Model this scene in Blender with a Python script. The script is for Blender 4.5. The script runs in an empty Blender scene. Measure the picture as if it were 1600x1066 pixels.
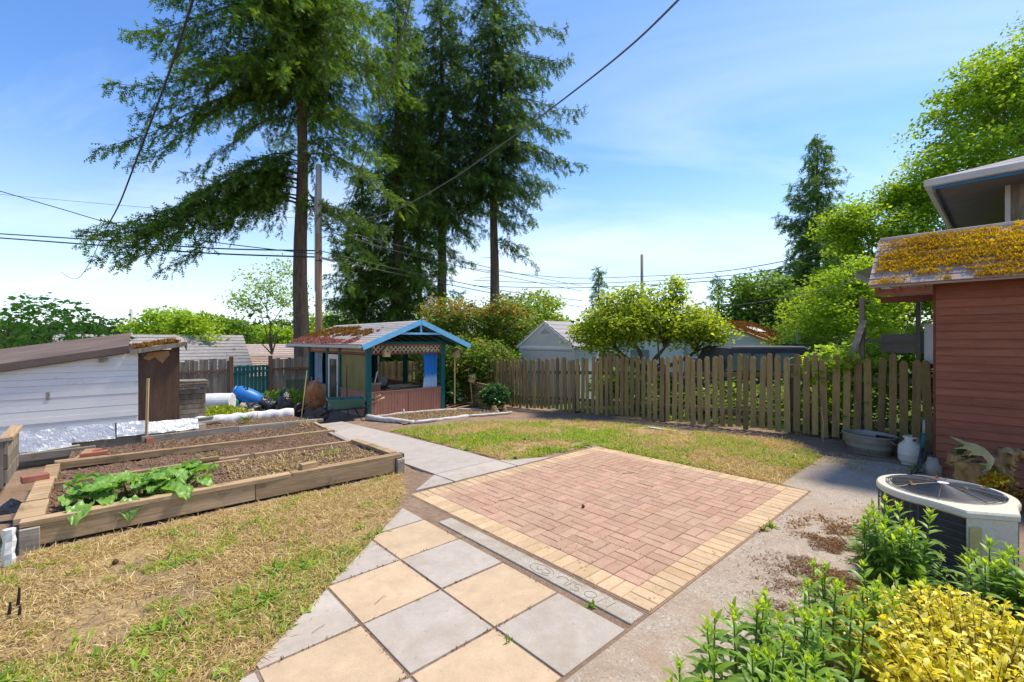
import bpy, math, random
import numpy as np
from mathutils import Vector, Matrix, Euler
R = math.radians
rng = np.random.default_rng(7); random.seed(7)
scene = bpy.context.scene
COL = scene.collection
# ------------------------------------------------------------------ camera, sky, sun, exposure
cam = bpy.data.cameras.new('camera'); camo = bpy.data.objects.new('camera', cam); COL.objects.link(camo)
cam.sensor_width = 36; cam.lens = 16.0; cam.shift_y = -0.00125; cam.clip_start = 0.05; cam.clip_end = 9000
camo.location = (0, 0, 1.85); camo.rotation_euler = (R(90), 0, 0)
scene.camera = camo
SUN_AZ, SUN_EL = R(65), R(62)          # azimuth measured from +Y towards +X
world = bpy.data.worlds.new('World'); scene.world = world; world.use_nodes = True
nt = world.node_tree; nt.nodes.clear()
def wn(t, **k):
    n = nt.nodes.new(t)
    for a, b in k.items(): setattr(n, a, b)
    return n
sky = wn('ShaderNodeTexSky', sky_type='NISHITA', sun_disc=False, sun_elevation=SUN_EL, sun_rotation=SUN_AZ,
         altitude=0, air_density=1.0, dust_density=0.35, ozone_density=2.6)
tc = wn('ShaderNodeTexCoord')
sep = wn('ShaderNodeSeparateXYZ'); nt.links.new(tc.outputs['Generated'], sep.inputs[0])
# thin wispy cloud: direction projected on a flat layer
add = wn('ShaderNodeMath', operation='ADD'); add.inputs[1].default_value = 0.16; nt.links.new(sep.outputs['Z'], add.inputs[0])
mx = wn('ShaderNodeMath', operation='MAXIMUM'); mx.inputs[1].default_value = 0.02; nt.links.new(add.outputs[0], mx.inputs[0])
dx = wn('ShaderNodeMath', operation='DIVIDE'); nt.links.new(sep.outputs['X'], dx.inputs[0]); nt.links.new(mx.outputs[0], dx.inputs[1])
dy = wn('ShaderNodeMath', operation='DIVIDE'); nt.links.new(sep.outputs['Y'], dy.inputs[0]); nt.links.new(mx.outputs[0], dy.inputs[1])
cmb = wn('ShaderNodeCombineXYZ'); nt.links.new(dx.outputs[0], cmb.inputs[0]); nt.links.new(dy.outputs[0], cmb.inputs[1])
mp = wn('ShaderNodeMapping'); mp.inputs['Scale'].default_value = (0.32, 0.75, 1); mp.inputs['Rotation'].default_value = (0, 0, R(12)); mp.inputs['Location'].default_value = (1.7, 0.35, 0)
nt.links.new(cmb.outputs[0], mp.inputs[0])
nz = wn('ShaderNodeTexNoise'); nz.inputs['Scale'].default_value = 1.25; nz.inputs['Detail'].default_value = 9; nz.inputs['Roughness'].default_value = 0.56; nz.inputs['Distortion'].default_value = 0.7
nt.links.new(mp.outputs[0], nz.inputs['Vector'])
cr = wn('ShaderNodeValToRGB'); cr.color_ramp.elements[0].position = 0.47; cr.color_ramp.elements[1].position = 0.80
nt.links.new(nz.outputs['Fac'], cr.inputs[0])
# haze near the horizon makes the wisps merge into a pale band
hz = wn('ShaderNodeMapRange'); hz.interpolation_type = 'SMOOTHSTEP'
hz.inputs['From Min'].default_value = 0.40; hz.inputs['From Max'].default_value = 0.0; hz.inputs['To Min'].default_value = 0.0; hz.inputs['To Max'].default_value = 0.55
nt.links.new(sep.outputs['Z'], hz.inputs['Value'])
cm = wn('ShaderNodeMath', operation='MULTIPLY'); nt.links.new(cr.outputs['Color'], cm.inputs[0])
cf = wn('ShaderNodeMapRange'); cf.inputs['From Min'].default_value = 0.75; cf.inputs['From Max'].default_value = 0.25; cf.inputs['To Min'].default_value = 0.06; cf.inputs['To Max'].default_value = 0.8
nt.links.new(sep.outputs['Z'], cf.inputs['Value']); nt.links.new(cf.outputs[0], cm.inputs[1])
ad = wn('ShaderNodeMath', operation='ADD', use_clamp=True); nt.links.new(cm.outputs[0], ad.inputs[0]); nt.links.new(hz.outputs[0], ad.inputs[1])
mxc = wn('ShaderNodeMix', data_type='RGBA'); mxc.inputs[7].default_value = (4.1, 4.65, 5.2, 1)
nt.links.new(ad.outputs[0], mxc.inputs[0]); hsn = wn('ShaderNodeHueSaturation'); hsn.inputs['Hue'].default_value = 0.507; hsn.inputs['Saturation'].default_value = 1.22; hsn.inputs['Value'].default_value = 1.0; nt.links.new(sky.outputs[0], hsn.inputs['Color']); nt.links.new(hsn.outputs[0], mxc.inputs[6])
bg = wn('ShaderNodeBackground'); bg.inputs['Strength'].default_value = 0.125
nt.links.new(mxc.outputs[2], bg.inputs[0])
wo = wn('ShaderNodeOutputWorld'); nt.links.new(bg.outputs[0], wo.inputs[0])
sl = bpy.data.lights.new('sun', 'SUN'); sl.energy = 3.1; sl.angle = R(9); sl.color = (1, 0.90, 0.745)
so = bpy.data.objects.new('sun', sl); COL.objects.link(so)
so.rotation_euler = Vector((-math.sin(SUN_AZ)*math.cos(SUN_EL), -math.cos(SUN_AZ)*math.cos(SUN_EL), -math.sin(SUN_EL))).to_track_quat('-Z', 'Y').to_euler()
so.location = (20, 20, 60)
vs = scene.view_settings; vs.view_transform = 'Standard'; vs.look = 'None'; vs.exposure = 1.0; vs.gamma = 1.0; vs.use_curve_mapping = False
scene.cycles.max_bounces = 8; scene.cycles.transparent_max_bounces = 12
# ------------------------------------------------------------------ yard frame: u runs right and away, v runs left and away
YAW = R(42.45); cu, su = math.cos(YAW), math.sin(YAW)
def W(u, v, z=0.0): return Vector((cu*u - su*v, su*u + cu*v, z))
def sstep(t):
    t = np.clip(t, 0, 1); return t*t*(3-2*t)
def zg(u, v):
    u = np.asarray(u, float); v = np.asarray(v, float)
    v0 = 5.0 - 2.1*sstep((u-6.5)/2.5)
    s = np.clip(v - v0, 0, 22)
    z = -0.043*s
    z = z - 3.6*(1-np.exp(-np.clip(v-22.5, 0, None)/22))*sstep((17-u)/10)
    return z
def zgf(u, v): return float(zg(u, v))
def UV(x, y): return cu*x + su*y, -su*x + cu*y
# ------------------------------------------------------------------ mesh helpers
class MB:
    def __init__(s): s.v = []; s.f = []; s.mi = []; s.m = 0
    def add(s, vs, fs):
        b = len(s.v); s.v += [tuple(p) for p in vs]
        for f in fs: s.f.append(tuple(b+i for i in f)); s.mi.append(s.m)
        return s
    def box(s, x0, x1, y0, y1, z0, z1):
        return s.add([(x0,y0,z0),(x1,y0,z0),(x1,y1,z0),(x0,y1,z0),(x0,y0,z1),(x1,y0,z1),(x1,y1,z1),(x0,y1,z1)],
                     [(0,3,2,1),(4,5,6,7),(0,1,5,4),(1,2,6,5),(2,3,7,6),(3,0,4,7)])
    def obox(s, c, size, rot=(0,0,0), taper=1.0):
        m = Euler(rot).to_matrix(); hx, hy, hz = size[0]/2, size[1]/2, size[2]/2
        vs = []
        for z, k in ((-hz, 1), (hz, taper)):
            for x, y in ((-hx,-hy),(hx,-hy),(hx,hy),(-hx,hy)): vs.append(m @ Vector((x*k, y*k, z)) + Vector(c))
        return s.add(vs, [(0,3,2,1),(4,5,6,7),(0,1,5,4),(1,2,6,5),(2,3,7,6),(3,0,4,7)])
    def beam(s, a, b, w, h, up=(0,0,1)):
        a = Vector(a); b = Vector(b); d = (b-a).normalized(); sd = d.cross(Vector(up))
        if sd.length < 1e-4: sd = Vector((1,0,0))
        sd.normalize(); n = sd.cross(d)
        vs = [p + sd*(i*w/2) + n*(j*h/2) for p in (a, b) for i, j in ((-1,-1),(1,-1),(1,1),(-1,1))]
        return s.add(vs, [(0,3,2,1),(4,5,6,7),(0,1,5,4),(1,2,6,5),(2,3,7,6),(3,0,4,7)])
    def tube(s, pts, r, n=8, cap=True):
        pts = [Vector(p) for p in pts]; k = len(pts)
        rs = r if hasattr(r, '__len__') else [r]*k
        ref = Vector((0.13, 0.29, 0.95)); vs = []
        for i, p in enumerate(pts):
            d = (pts[min(i+1, k-1)] - pts[max(i-1, 0)]).normalized()
            a = d.cross(ref)
            if a.length < 0.15: a = d.cross(Vector((1, 0, 0)))
            a.normalize(); b = d.cross(a)
            for j in range(n):
                t = 2*math.pi*j/n; vs.append(p + (a*math.cos(t) + b*math.sin(t))*rs[i])
        fs = [(i*n+j, i*n+(j+1)%n, (i+1)*n+(j+1)%n, (i+1)*n+j) for i in range(k-1) for j in range(n)]
        if cap: fs += [tuple(range(n-1, -1, -1)), tuple((k-1)*n+j for j in range(n))]
        return s.add(vs, fs)
    def lathe(s, prof, n=24, c=(0,0,0), rot=None, sx=1.0, sy=1.0):
        vs = []
        for r, z in prof:
            for j in range(n):
                t = 2*math.pi*j/n; p = Vector((r*math.cos(t)*sx, r*math.sin(t)*sy, z))
                if rot: p = Euler(rot).to_matrix() @ p
                vs.append(p + Vector(c))
        k = len(prof)
        fs = [(i*n+j, i*n+(j+1)%n, (i+1)*n+(j+1)%n, (i+1)*n+j) for i in range(k-1) for j in range(n)]
        fs += [tuple(range(n-1, -1, -1)), tuple((k-1)*n+j for j in range(n))]
        return s.add(vs, fs)
    def prism(s, poly, z0, z1, axis='z'):
        def P(p, h): return {'z': (p[0], p[1], h), 'y': (p[0], h, p[1]), 'x': (h, p[0], p[1])}[axis]
        n = len(poly); vs = [P(p, z0) for p in poly] + [P(p, z1) for p in poly]
        return s.add(vs, [tuple(range(n-1, -1, -1)), tuple(range(n, 2*n))] + [(i, (i+1)%n, n+(i+1)%n, n+i) for i in range(n)])
    def mesh(s, name, mats, smooth=False):
        me = bpy.data.meshes.new(name); me.from_pydata(s.v, [], s.f)
        mats = mats if isinstance(mats, (list, tuple)) else [mats]
        for m in mats: me.materials.append(m)
        if len(mats) > 1: me.polygons.foreach_set('material_index', s.mi)
        import bmesh
        bm = bmesh.new(); bm.from_mesh(me); bmesh.ops.recalc_face_normals(bm, faces=bm.faces); bm.to_mesh(me); bm.free()
        if smooth: me.shade_smooth()
        me.update(); return me
    def build(s, name, mats, parent=None, smooth=False, bevel=0, loc=None, rz=None):
        o = bpy.data.objects.new(name, s.mesh(name, mats, smooth)); COL.objects.link(o)
        if parent is not None: o.parent = parent
        if loc is not None: o.location = loc
        if rz is not None: o.rotation_euler = (0, 0, rz)
        if bevel:
            b = o.modifiers.new('bevel', 'BEVEL'); b.width = bevel; b.segments = 2; b.limit_method = 'ANGLE'; b.angle_limit = R(40)
            if smooth: pass
        return o
def tag(o, label=None, cat=None, group=None, kind=None):
    if label: o['label'] = label
    if cat: o['category'] = cat
    if group: o['group'] = group
    if kind: o['kind'] = kind
    return o
def empty(name, loc, rz=0.0):
    o = bpy.data.objects.new(name, None); COL.objects.link(o); o.location = loc; o.rotation_euler = (0, 0, rz); o.empty_display_size = 0.1
    return o
def thing(name, label, cat, u, v, z=None, rot=0.0, group=None):
    if z is None: z = zgf(u, v)
    return tag(empty(name, W(u, v, z), YAW+rot), label, cat, group)
def inst(name, me, parent=None, loc=(0,0,0), rot=(0,0,0), scale=None):
    o = bpy.data.objects.new(name, me); COL.objects.link(o)
    if parent is not None: o.parent = parent
    o.location = loc; o.rotation_euler = rot
    if scale: o.scale = scale
    return o
def copy_tree(o, parent=None):
    c = o.copy(); COL.objects.link(c); c.parent = parent
    for ch in o.children: copy_tree(ch, c)
    return c
def npmesh(name, verts, faces, mat, tint=None, smooth=False):
    verts = np.asarray(verts, np.float32); faces = np.asarray(faces, np.int32)
    me = bpy.data.meshes.new(name); k = faces.shape[1]; nf = len(faces)
    me.vertices.add(len(verts)); me.vertices.foreach_set('co', verts.ravel())
    me.loops.add(nf*k); me.loops.foreach_set('vertex_index', faces.ravel())
    me.polygons.add(nf); me.polygons.foreach_set('loop_start', np.arange(0, nf*k, k, dtype=np.int32))
    me.polygons.foreach_set('loop_total', np.full(nf, k, np.int32))
    me.polygons.foreach_set('use_smooth', np.full(nf, smooth, bool))
    me.materials.append(mat); me.update(calc_edges=True)
    if tint is not None:
        a = me.attributes.new('tint', 'FLOAT', 'FACE'); a.data.foreach_set('value', np.asarray(tint, np.float32))
    return me
def npobj(name, verts, faces, mat, parent=None, tint=None, smooth=False):
    o = bpy.data.objects.new(name, npmesh(name, verts, faces, mat, tint, smooth)); COL.objects.link(o)
    if parent is not None: o.parent = parent
    return o
def unit(a):
    a = np.asarray(a, float); return a/np.maximum(np.linalg.norm(a, axis=-1, keepdims=True), 1e-9)
# leaf templates: along, across, up
T_DIA = (np.array([(0,0,0),(.45,.5,.06),(1,0,-.05),(.45,-.5,.06)]), np.array([(0,1,2,3)]))
T_BLD = (np.array([(0,.5,0),(0,-.5,0),(.55,-.4,.10),(.55,.4,.10),(1,-.05,.02),(1,.05,.02)]), np.array([(0,1,2),(0,2,3),(3,2,4)]))
_sv = [(0,.06,0),(0,-.06,0),(1,0,-.06)]; _sf = [(0,1,2)]
for _x in (.10,.35,.62):
    for _s in (1,-1):
        _b = len(_sv); _l = .42*(1-.55*_x); _sv += [(_x,0,0),(_x+.16,0,0),(_x+_l*.75,_s*_l,-.05)]; _sf.append((_b,_b+1,_b+2))
T_SPRAY = (np.array(_sv), np.array(_sf))
_a = [(0,0,0),(.28,.42,.09),(.30,0,.05),(.28,-.42,.09),(.62,.38,.06),(.64,0,.02),(.62,-.38,.06),(1,0,-.10)]
T_LEAF = (np.array(_a), np.array([(0,2,1,1),(0,3,2,2),(2,5,4,1),(3,6,5,2),(5,7,4,4),(6,7,5,5)]))
T_LEAF = (np.array(_a), np.array([(2,5,4,1),(3,6,5,2)])), np.array([(0,2,1),(0,3,2),(5,7,4),(6,7,5)])
def scatter(T, P, D, N, L, Wd):
    tv, tf = T
    P = np.asarray(P, float); D = unit(D); S = unit(np.cross(N, D)); Nn = np.cross(D, S)
    n = len(P); L = np.broadcast_to(L, (n,)); Wd = np.broadcast_to(Wd, (n,))
    v = (P[:,None,:] + D[:,None,:]*(L[:,None]*tv[None,:,0])[...,None] + S[:,None,:]*(Wd[:,None]*tv[None,:,1])[...,None]
         + Nn[:,None,:]*(L[:,None]*tv[None,:,2])[...,None]).reshape(-1, 3)
    f = (tf[None] + (np.arange(n)*len(tv))[:,None,None]).reshape(-1, tf.shape[1])
    return v, f
def rdir(n, up=0.0, spread=1.0):
    d = rng.normal(size=(n,3))*spread; d[:,2] += up; return unit(d)
def leaf_obj(name, P, D, N, L, Wd, mat, parent=None, T=T_DIA, tint=None):
    v, f = scatter(T, P, D, N, L, Wd)
    k = len(T[1]); n = len(P)
    if tint is None: tint = rng.random(n)
    return npobj(name, v, f, mat, parent, tint=np.repeat(tint, k))
def leafblade_obj(name, P, D, N, L, Wd, mat, parent=None, tint=None):
    """lanceolate folded leaf: quads and triangles as triangles"""
    (tv, tq), tt = T_LEAF
    tri = np.concatenate([tt, tq[:, [0,1,2]], tq[:, [0,2,3]]])
    v, f = scatter((tv, tri), P, D, N, L, Wd)
    n = len(P)
    if tint is None: tint = rng.random(n)
    return npobj(name, v, f, mat, parent, tint=np.repeat(tint, len(tri)), smooth=True)
# ------------------------------------------------------------------ materials
MATS = {}
class NT:
    def __init__(s, name):
        s.m = bpy.data.materials.new(name); s.m.use_nodes = True; s.t = s.m.node_tree; s.t.nodes.clear()
        s.out = s.n('ShaderNodeOutputMaterial')
    def n(s, t, **k):
        x = s.t.nodes.new(t)
        for a, b in k.items():
            if a.startswith('i_'):
                key = a[2:]; key = int(key) if key.isdigit() else key.replace('_', ' ')
                x.inputs[key].default_value = b
            else: setattr(x, a, b)
        return x
    def l(s, a, b): s.t.links.new(a, b)
    def ramp(s, fac, stops):
        r = s.n('ShaderNodeValToRGB'); e = r.color_ramp.elements
        while len(e) < len(stops): e.new(0.5)
        for x, (p, c) in zip(e, stops): x.position = p; x.color = (*c, 1) if len(c) == 3 else c
        s.l(fac, r.inputs[0]); return r.outputs[0]
    def coords(s, stretch=(1,1,1), rand=True, which='Object'):
        tc = s.n('ShaderNodeTexCoord'); mp = s.n('ShaderNodeMapping'); mp.inputs['Scale'].default_value = stretch
        s.l(tc.outputs[which], mp.inputs[0])
        if rand:
            oi = s.n('ShaderNodeObjectInfo'); ml = s.n('ShaderNodeMath', operation='MULTIPLY', i_1=57.0); s.l(oi.outputs['Random'], ml.inputs[0])
            s.l(ml.outputs[0], mp.inputs['Location'])
        return mp.outputs[0]
    def noise(s, vec, scale, detail=5, rough=0.6, dist=0.0):
        x = s.n('ShaderNodeTexNoise'); x.inputs['Scale'].default_value = scale; x.inputs['Detail'].default_value = detail
        x.inputs['Roughness'].default_value = rough; x.inputs['Distortion'].default_value = dist
        s.l(vec, x.inputs['Vector']); return x.outputs['Fac']
    def mix(s, fac, a, b, blend='MIX'):
        x = s.n('ShaderNodeMix', data_type='RGBA', blend_type=blend)
        for i, q in ((0, fac), (6, a), (7, b)):
            if isinstance(q, (int, float)): x.inputs[i].default_value = q
            elif isinstance(q, tuple): x.inputs[i].default_value = (*q, 1) if len(q) == 3 else q
            else: s.l(q, x.inputs[i])
        return x.outputs[2]
    def rng(s, v, a, b, c, d):
        x = s.n('ShaderNodeMapRange'); s.l(v, x.inputs['Value'])
        for k, q in zip(('From Min','From Max','To Min','To Max'), (a, b, c, d)): x.inputs[k].default_value = q
        return x.outputs[0]
    def bump(s, h, strength, dist=0.01):
        b = s.n('ShaderNodeBump'); b.inputs['Strength'].default_value = strength; b.inputs['Distance'].default_value = dist; s.l(h, b.inputs['Height']); return b.outputs[0]
    def bsdf(s, col, rough=0.8, metal=0.0, spec=0.3, normal=None, **k):
        p = s.n('ShaderNodeBsdfPrincipled')
        if isinstance(col, tuple): p.inputs['Base Color'].default_value = (*col, 1)
        else: s.l(col, p.inputs['Base Color'])
        if isinstance(rough, (int, float)): p.inputs['Roughness'].default_value = rough
        else: s.l(rough, p.inputs['Roughness'])
        p.inputs['Metallic'].default_value = metal; p.inputs['Specular IOR Level'].default_value = spec
        for a, b in k.items(): p.inputs[a.replace('_', ' ')].default_value = b
        if normal is not None: s.l(normal, p.inputs['Normal'])
        s.l(p.outputs[0], s.out.inputs[0]); return p
def stainmix(t, c, stain):
    sc, amt, col = stain; ge = t.n('ShaderNodeNewGeometry'); a = t.noise(ge.outputs['Position'], sc, 8, 0.66, 0.8); b = t.noise(ge.outputs['Position'], sc*9, 6, 0.7, 0.3)
    c = t.mix(t.rng(a, 0.46, 0.70, 0, amt), c, col); return t.mix(t.rng(b, 0.60, 0.74, 0, amt*0.9), c, tuple(q*0.6 for q in col))
def pmat(name, cols, scale=4, stretch=(1,1,1), rough=0.8, bump=0.3, bscale=60, fine=0.35, vary=0.25, metal=0.0, spec=0.3, dirt=None, bdist=0.01, detail=6, stain=None):
    """noise between the given colours, fine grain, per-object brightness variation, optional blotches"""
    t = NT(name); vec = t.coords(stretch)
    a = t.noise(vec, scale, detail, 0.6, 0.4)
    n = len(cols); c = t.ramp(a, [(0.28 + 0.44*i/max(n-1,1), q) for i, q in enumerate(cols)])
    g = t.noise(vec, bscale, 4, 0.65)
    c = t.mix(fine, c, t.ramp(g, [(0.2, (0.25,0.25,0.25)), (0.5, (0.5,0.5,0.5)), (0.8, (0.85,0.85,0.85))]), 'OVERLAY')
    if dirt:
        dc, amt, ds = dirt
        d = t.noise(t.coords((1,1,1)), ds, 6, 0.7, 0.6)
        c = t.mix(t.rng(d, 0.62-amt*0.35, 0.78-amt*0.2, 0, 0.85), c, dc)
    if stain: c = stainmix(t, c, stain)
    if vary:
        oi = t.n('ShaderNodeObjectInfo'); hs = t.n('ShaderNodeHueSaturation'); t.l(c, hs.inputs['Color'])
        t.l(t.rng(oi.outputs['Random'], 0, 1, 1-vary, 1+vary), hs.inputs['Value']); c = hs.outputs[0]
    h = t.mix(0.5, a, g)
    t.bsdf(c, rough, metal, spec, t.bump(h, bump, bdist)); return t.m
def leafmat(name, c1, c2, trans=0.38, rough=0.45, spec=0.35, c3=None):
    t = NT(name); at = t.n('ShaderNodeAttribute', attribute_name='tint')
    st = [(0.0, c1), (0.75, c2)] + ([(1.0, c3)] if c3 else [])
    c = t.ramp(at.outputs['Fac'], st)
    p = t.bsdf(c, rough, 0, spec)
    tr = t.n('ShaderNodeBsdfTranslucent'); tcol = t.mix(1.0, c, (1.5, 1.45, 0.75), 'MULTIPLY'); t.l(tcol, tr.inputs['Color'])
    ms = t.n('ShaderNodeMixShader'); ms.inputs[0].default_value = trans
    t.l(p.outputs[0], ms.inputs[1]); t.l(tr.outputs[0], ms.inputs[2]); t.l(ms.outputs[0], t.out.inputs[0]); return t.m
def glassmat(name, tint=(0.7,0.8,0.8), alpha=0.75, rough=0.05):
    t = NT(name); g = t.n('ShaderNodeBsdfGlossy'); g.inputs['Color'].default_value = (0.9,0.95,1,1); g.inputs['Roughness'].default_value = rough
    tr = t.n('ShaderNodeBsdfTransparent'); tr.inputs[0].default_value = (*tint, 1)
    ms = t.n('ShaderNodeMixShader'); ms.inputs[0].default_value = 1-alpha; t.l(tr.outputs[0], ms.inputs[1]); t.l(g.outputs[0], ms.inputs[2]); t.l(ms.outputs[0], t.out.inputs[0]); return t.m
X, Y_, Z = (0.12,1,1), (1,0.12,1), (1,1,0.12)    # grain directions
m_timber  = pmat('weathered_timber', [(0.215,0.138,0.068),(0.365,0.25,0.14),(0.45,0.335,0.205)], 7, (0.1,1.6,1.6), 0.85, 0.5, 45, 0.5, 0.15, dirt=((0.10,0.08,0.035),0.25,2.5))
m_timber_y = pmat('weathered_timber_y', [(0.215,0.138,0.068),(0.365,0.25,0.14),(0.45,0.335,0.205)], 7, (1.6,0.1,1.6), 0.85, 0.5, 45, 0.5, 0.15, dirt=((0.10,0.08,0.035),0.2,2.5))
m_greytimber = pmat('grey_timber', [(0.19,0.165,0.13),(0.30,0.27,0.22),(0.40,0.36,0.30)], 7, (0.1,1.6,1.6), 0.85, 0.5, 45, 0.5, 0.15, dirt=((0.13,0.10,0.06),0.2,2.5))
m_oldboard = pmat('old_grey_board', [(0.14,0.115,0.085),(0.24,0.20,0.15),(0.33,0.285,0.22)], 6, (1.6,1.6,0.12), 0.9, 0.5, 40, 0.5, 0.22, dirt=((0.12,0.115,0.04),0.2,1.8))
m_picket = pmat('mossy_picket', [(0.15,0.098,0.046),(0.27,0.185,0.085),(0.225,0.178,0.055)], 4, (1.8,1.8,0.22), 0.9, 0.5, 40, 0.6, 0.32, dirt=((0.23,0.20,0.045),0.28,2.2))
m_rail = pmat('fence_rail', [(0.10,0.075,0.045),(0.17,0.13,0.08)], 5, (1.5,0.12,1.5), 0.9, 0.4, 40, 0.4, 0.1)
m_rustpost = pmat('reddish_post', [(0.16,0.075,0.04),(0.25,0.13,0.07)], 5, (1.5,1.5,0.15), 0.9, 0.4, 40, 0.4, 0.1)
m_soil = pmat('garden_soil', [(0.095,0.058,0.037),(0.175,0.112,0.074),(0.26,0.178,0.12)], 9, (1,1,1), 1.0, 1.0, 55, 0.75, 0.06, spec=0.1, bdist=0.03)
m_clod = pmat('soil_clod', [(0.11,0.068,0.044),(0.25,0.17,0.115)], 12, (1,1,1), 1.0, 0.6, 60, 0.6, 0.2, spec=0.1)
m_brick_red = pmat('red_paver', [(0.335,0.195,0.132),(0.385,0.24,0.166),(0.42,0.278,0.198)], 6, (1,1,1), 0.9, 0.6, 110, 0.6, 0.10, dirt=((0.36,0.27,0.18),0.2,3.0), bdist=0.005, stain=(1.7,0.62,(0.40,0.29,0.195)))
m_brick_yel = pmat('buff_paver', [(0.43,0.288,0.158),(0.485,0.342,0.205),(0.52,0.385,0.245)], 6, (1,1,1), 0.9, 0.6, 110, 0.6, 0.12, dirt=((0.34,0.25,0.15),0.2,3.0), bdist=0.005, stain=(1.7,0.6,(0.40,0.29,0.18)))
m_sand = pmat('joint_sand', [(0.22,0.14,0.09),(0.31,0.21,0.14)], 10, (1,1,1), 1.0, 0.6, 90, 0.6, 0.0)
def speckle(name, base, dark, light, blot, s=190, rough=0.85, vary=0.04, blotamt=(0.52,0.72), stain=None):
    t = NT(name); vec = t.coords((1,1,1)); vo = t.n('ShaderNodeTexVoronoi'); vo.inputs['Scale'].default_value = s; t.l(vec, vo.inputs['Vector'])
    c = t.ramp(vo.outputs['Color'], [(0.0, dark), (0.35, base), (0.7, base), (1.0, light)])
    b = t.noise(vec, 1.8, 8, 0.68, 0.8); c = t.mix(t.rng(b, blotamt[0], blotamt[1], 0, 0.6), c, blot)
    b2 = t.noise(vec, 5.5, 7, 0.7, 0.3); c = t.mix(0.45, c, t.ramp(b2, [(0.3,(0.36,0.36,0.36)),(0.7,(0.62,0.62,0.62))]), 'OVERLAY')
    if stain: c = stainmix(t, c, stain)
    oi = t.n('ShaderNodeObjectInfo'); hs = t.n('ShaderNodeHueSaturation'); t.l(c, hs.inputs['Color']); t.l(t.rng(oi.outputs['Random'],0,1,1-vary,1+vary), hs.inputs['Value'])
    t.bsdf(hs.outputs[0], rough, 0, 0.25, t.bump(t.mix(0.5, vo.outputs['Distance'], t.noise(vec, 40, 4)), 0.35, 0.005)); return t.m
m_slab_tan = speckle('tan_slab', (0.475,0.355,0.23), (0.38,0.275,0.17), (0.55,0.43,0.30), (0.38,0.295,0.20), 260, vary=0.06, stain=(2.2,0.5,(0.37,0.27,0.17)))
m_slab_grey = speckle('grey_slab', (0.405,0.36,0.31), (0.32,0.28,0.235), (0.49,0.44,0.385), (0.35,0.29,0.225), 260, vary=0.06, stain=(2.2,0.5,(0.30,0.235,0.165)))
m_concrete = speckle('plain_concrete', (0.40,0.355,0.31), (0.30,0.265,0.23), (0.50,0.455,0.405), (0.30,0.265,0.225), 220)
m_aggr = speckle('exposed_aggregate', (0.33,0.275,0.215), (0.15,0.125,0.10), (0.53,0.47,0.39), (0.27,0.195,0.125), 105, blotamt=(0.5,0.66), stain=(2.0,0.6,(0.27,0.185,0.115)))
m_kerb = speckle('kerb_concrete', (0.36,0.325,0.27), (0.21,0.185,0.15), (0.48,0.44,0.38), (0.29,0.24,0.18), 130, stain=(3,0.6,(0.27,0.20,0.13)))
m_groove = pmat('dark_groove', [(0.15,0.13,0.105),(0.20,0.175,0.14)], 20, vary=0)  # dark tone for the lines of the scratched writing
m_white = pmat('white_paint', [(0.72,0.69,0.65),(0.80,0.77,0.73)], 3, (0.2,1,1), 0.6, 0.15, 60, 0.2, 0.04, dirt=((0.46,0.43,0.38),0.02,2.5))
m_foil = NT('silver_foil'); _v = m_foil.coords((1,1,1)); m_foil.bsdf(m_foil.ramp(m_foil.noise(_v,3,5),[(0.3,(0.42,0.43,0.45)),(0.7,(0.58,0.59,0.60))]), 0.36, 0.35, 0.5, m_foil.bump(m_foil.noise(_v,9,6,0.6,1.5),0.6,0.03)); m_foil = m_foil.m
m_plastic_white = pmat('white_plastic', [(0.60,0.60,0.59),(0.72,0.72,0.71)], 4, vary=0.05, rough=0.4, bump=0.2, bscale=12, dirt=((0.33,0.28,0.22),0.1,3), bdist=0.02)
m_ply = pmat('rotten_plywood', [(0.060,0.032,0.020),(0.105,0.058,0.036),(0.145,0.085,0.05)], 3.5, (1.8,1.8,0.25), 0.85, 0.5, 30, 0.5, 0.1)
m_plyorange = pmat('peeling_plywood', [(0.30,0.15,0.06),(0.40,0.21,0.09)], 5, vary=0.05)
m_rollroof = pmat('brown_roll_roofing', [(0.085,0.062,0.052),(0.125,0.094,0.08),(0.16,0.125,0.107)], 3, (0.35,1.5,1), 0.95, 0.5, 120, 0.5, 0.05)
m_shingle = pmat('grey_shingle', [(0.24,0.23,0.23),(0.32,0.305,0.305),(0.38,0.365,0.36)], 5, (1,1,1), 0.95, 0.4, 150, 0.5, 0.12)
m_shingle_pink = pmat('faded_shingle', [(0.30,0.225,0.20),(0.37,0.29,0.26),(0.42,0.35,0.32)], 4, (1,1,1), 0.95, 0.4, 150, 0.5, 0.12)
m_teal = pmat('teal_paint', [(0.006,0.085,0.083),(0.010,0.125,0.12)], 4, (1,1,0.3), 0.55, 0.2, 50, 0.3, 0.08, dirt=((0.03,0.06,0.05),0.06,3))
m_gateteal = pmat('gate_teal', [(0.006,0.095,0.092),(0.012,0.14,0.135)], 4, (1,1,0.3), 0.6, 0.2, 50, 0.3, 0.12)
m_sky = pmat('sky_blue_paint', [(0.16,0.45,0.71),(0.21,0.53,0.79)], 4, (1,1,1), 0.5, 0.2, 50, 0.2, 0.03)
m_salmon = pmat('salmon_siding', [(0.37,0.168,0.108),(0.44,0.21,0.14)], 4, (1,1,0.3), 0.65, 0.2, 50, 0.3, 0.04, dirt=((0.20,0.085,0.055),0.02,4))
m_latred = pmat('lattice_frame_red', [(0.20,0.075,0.05),(0.27,0.105,0.07)], 4, vary=0.05)
m_lattice = pmat('lattice_strip', [(0.60,0.39,0.24),(0.70,0.48,0.31)], 6, vary=0.05)
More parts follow.
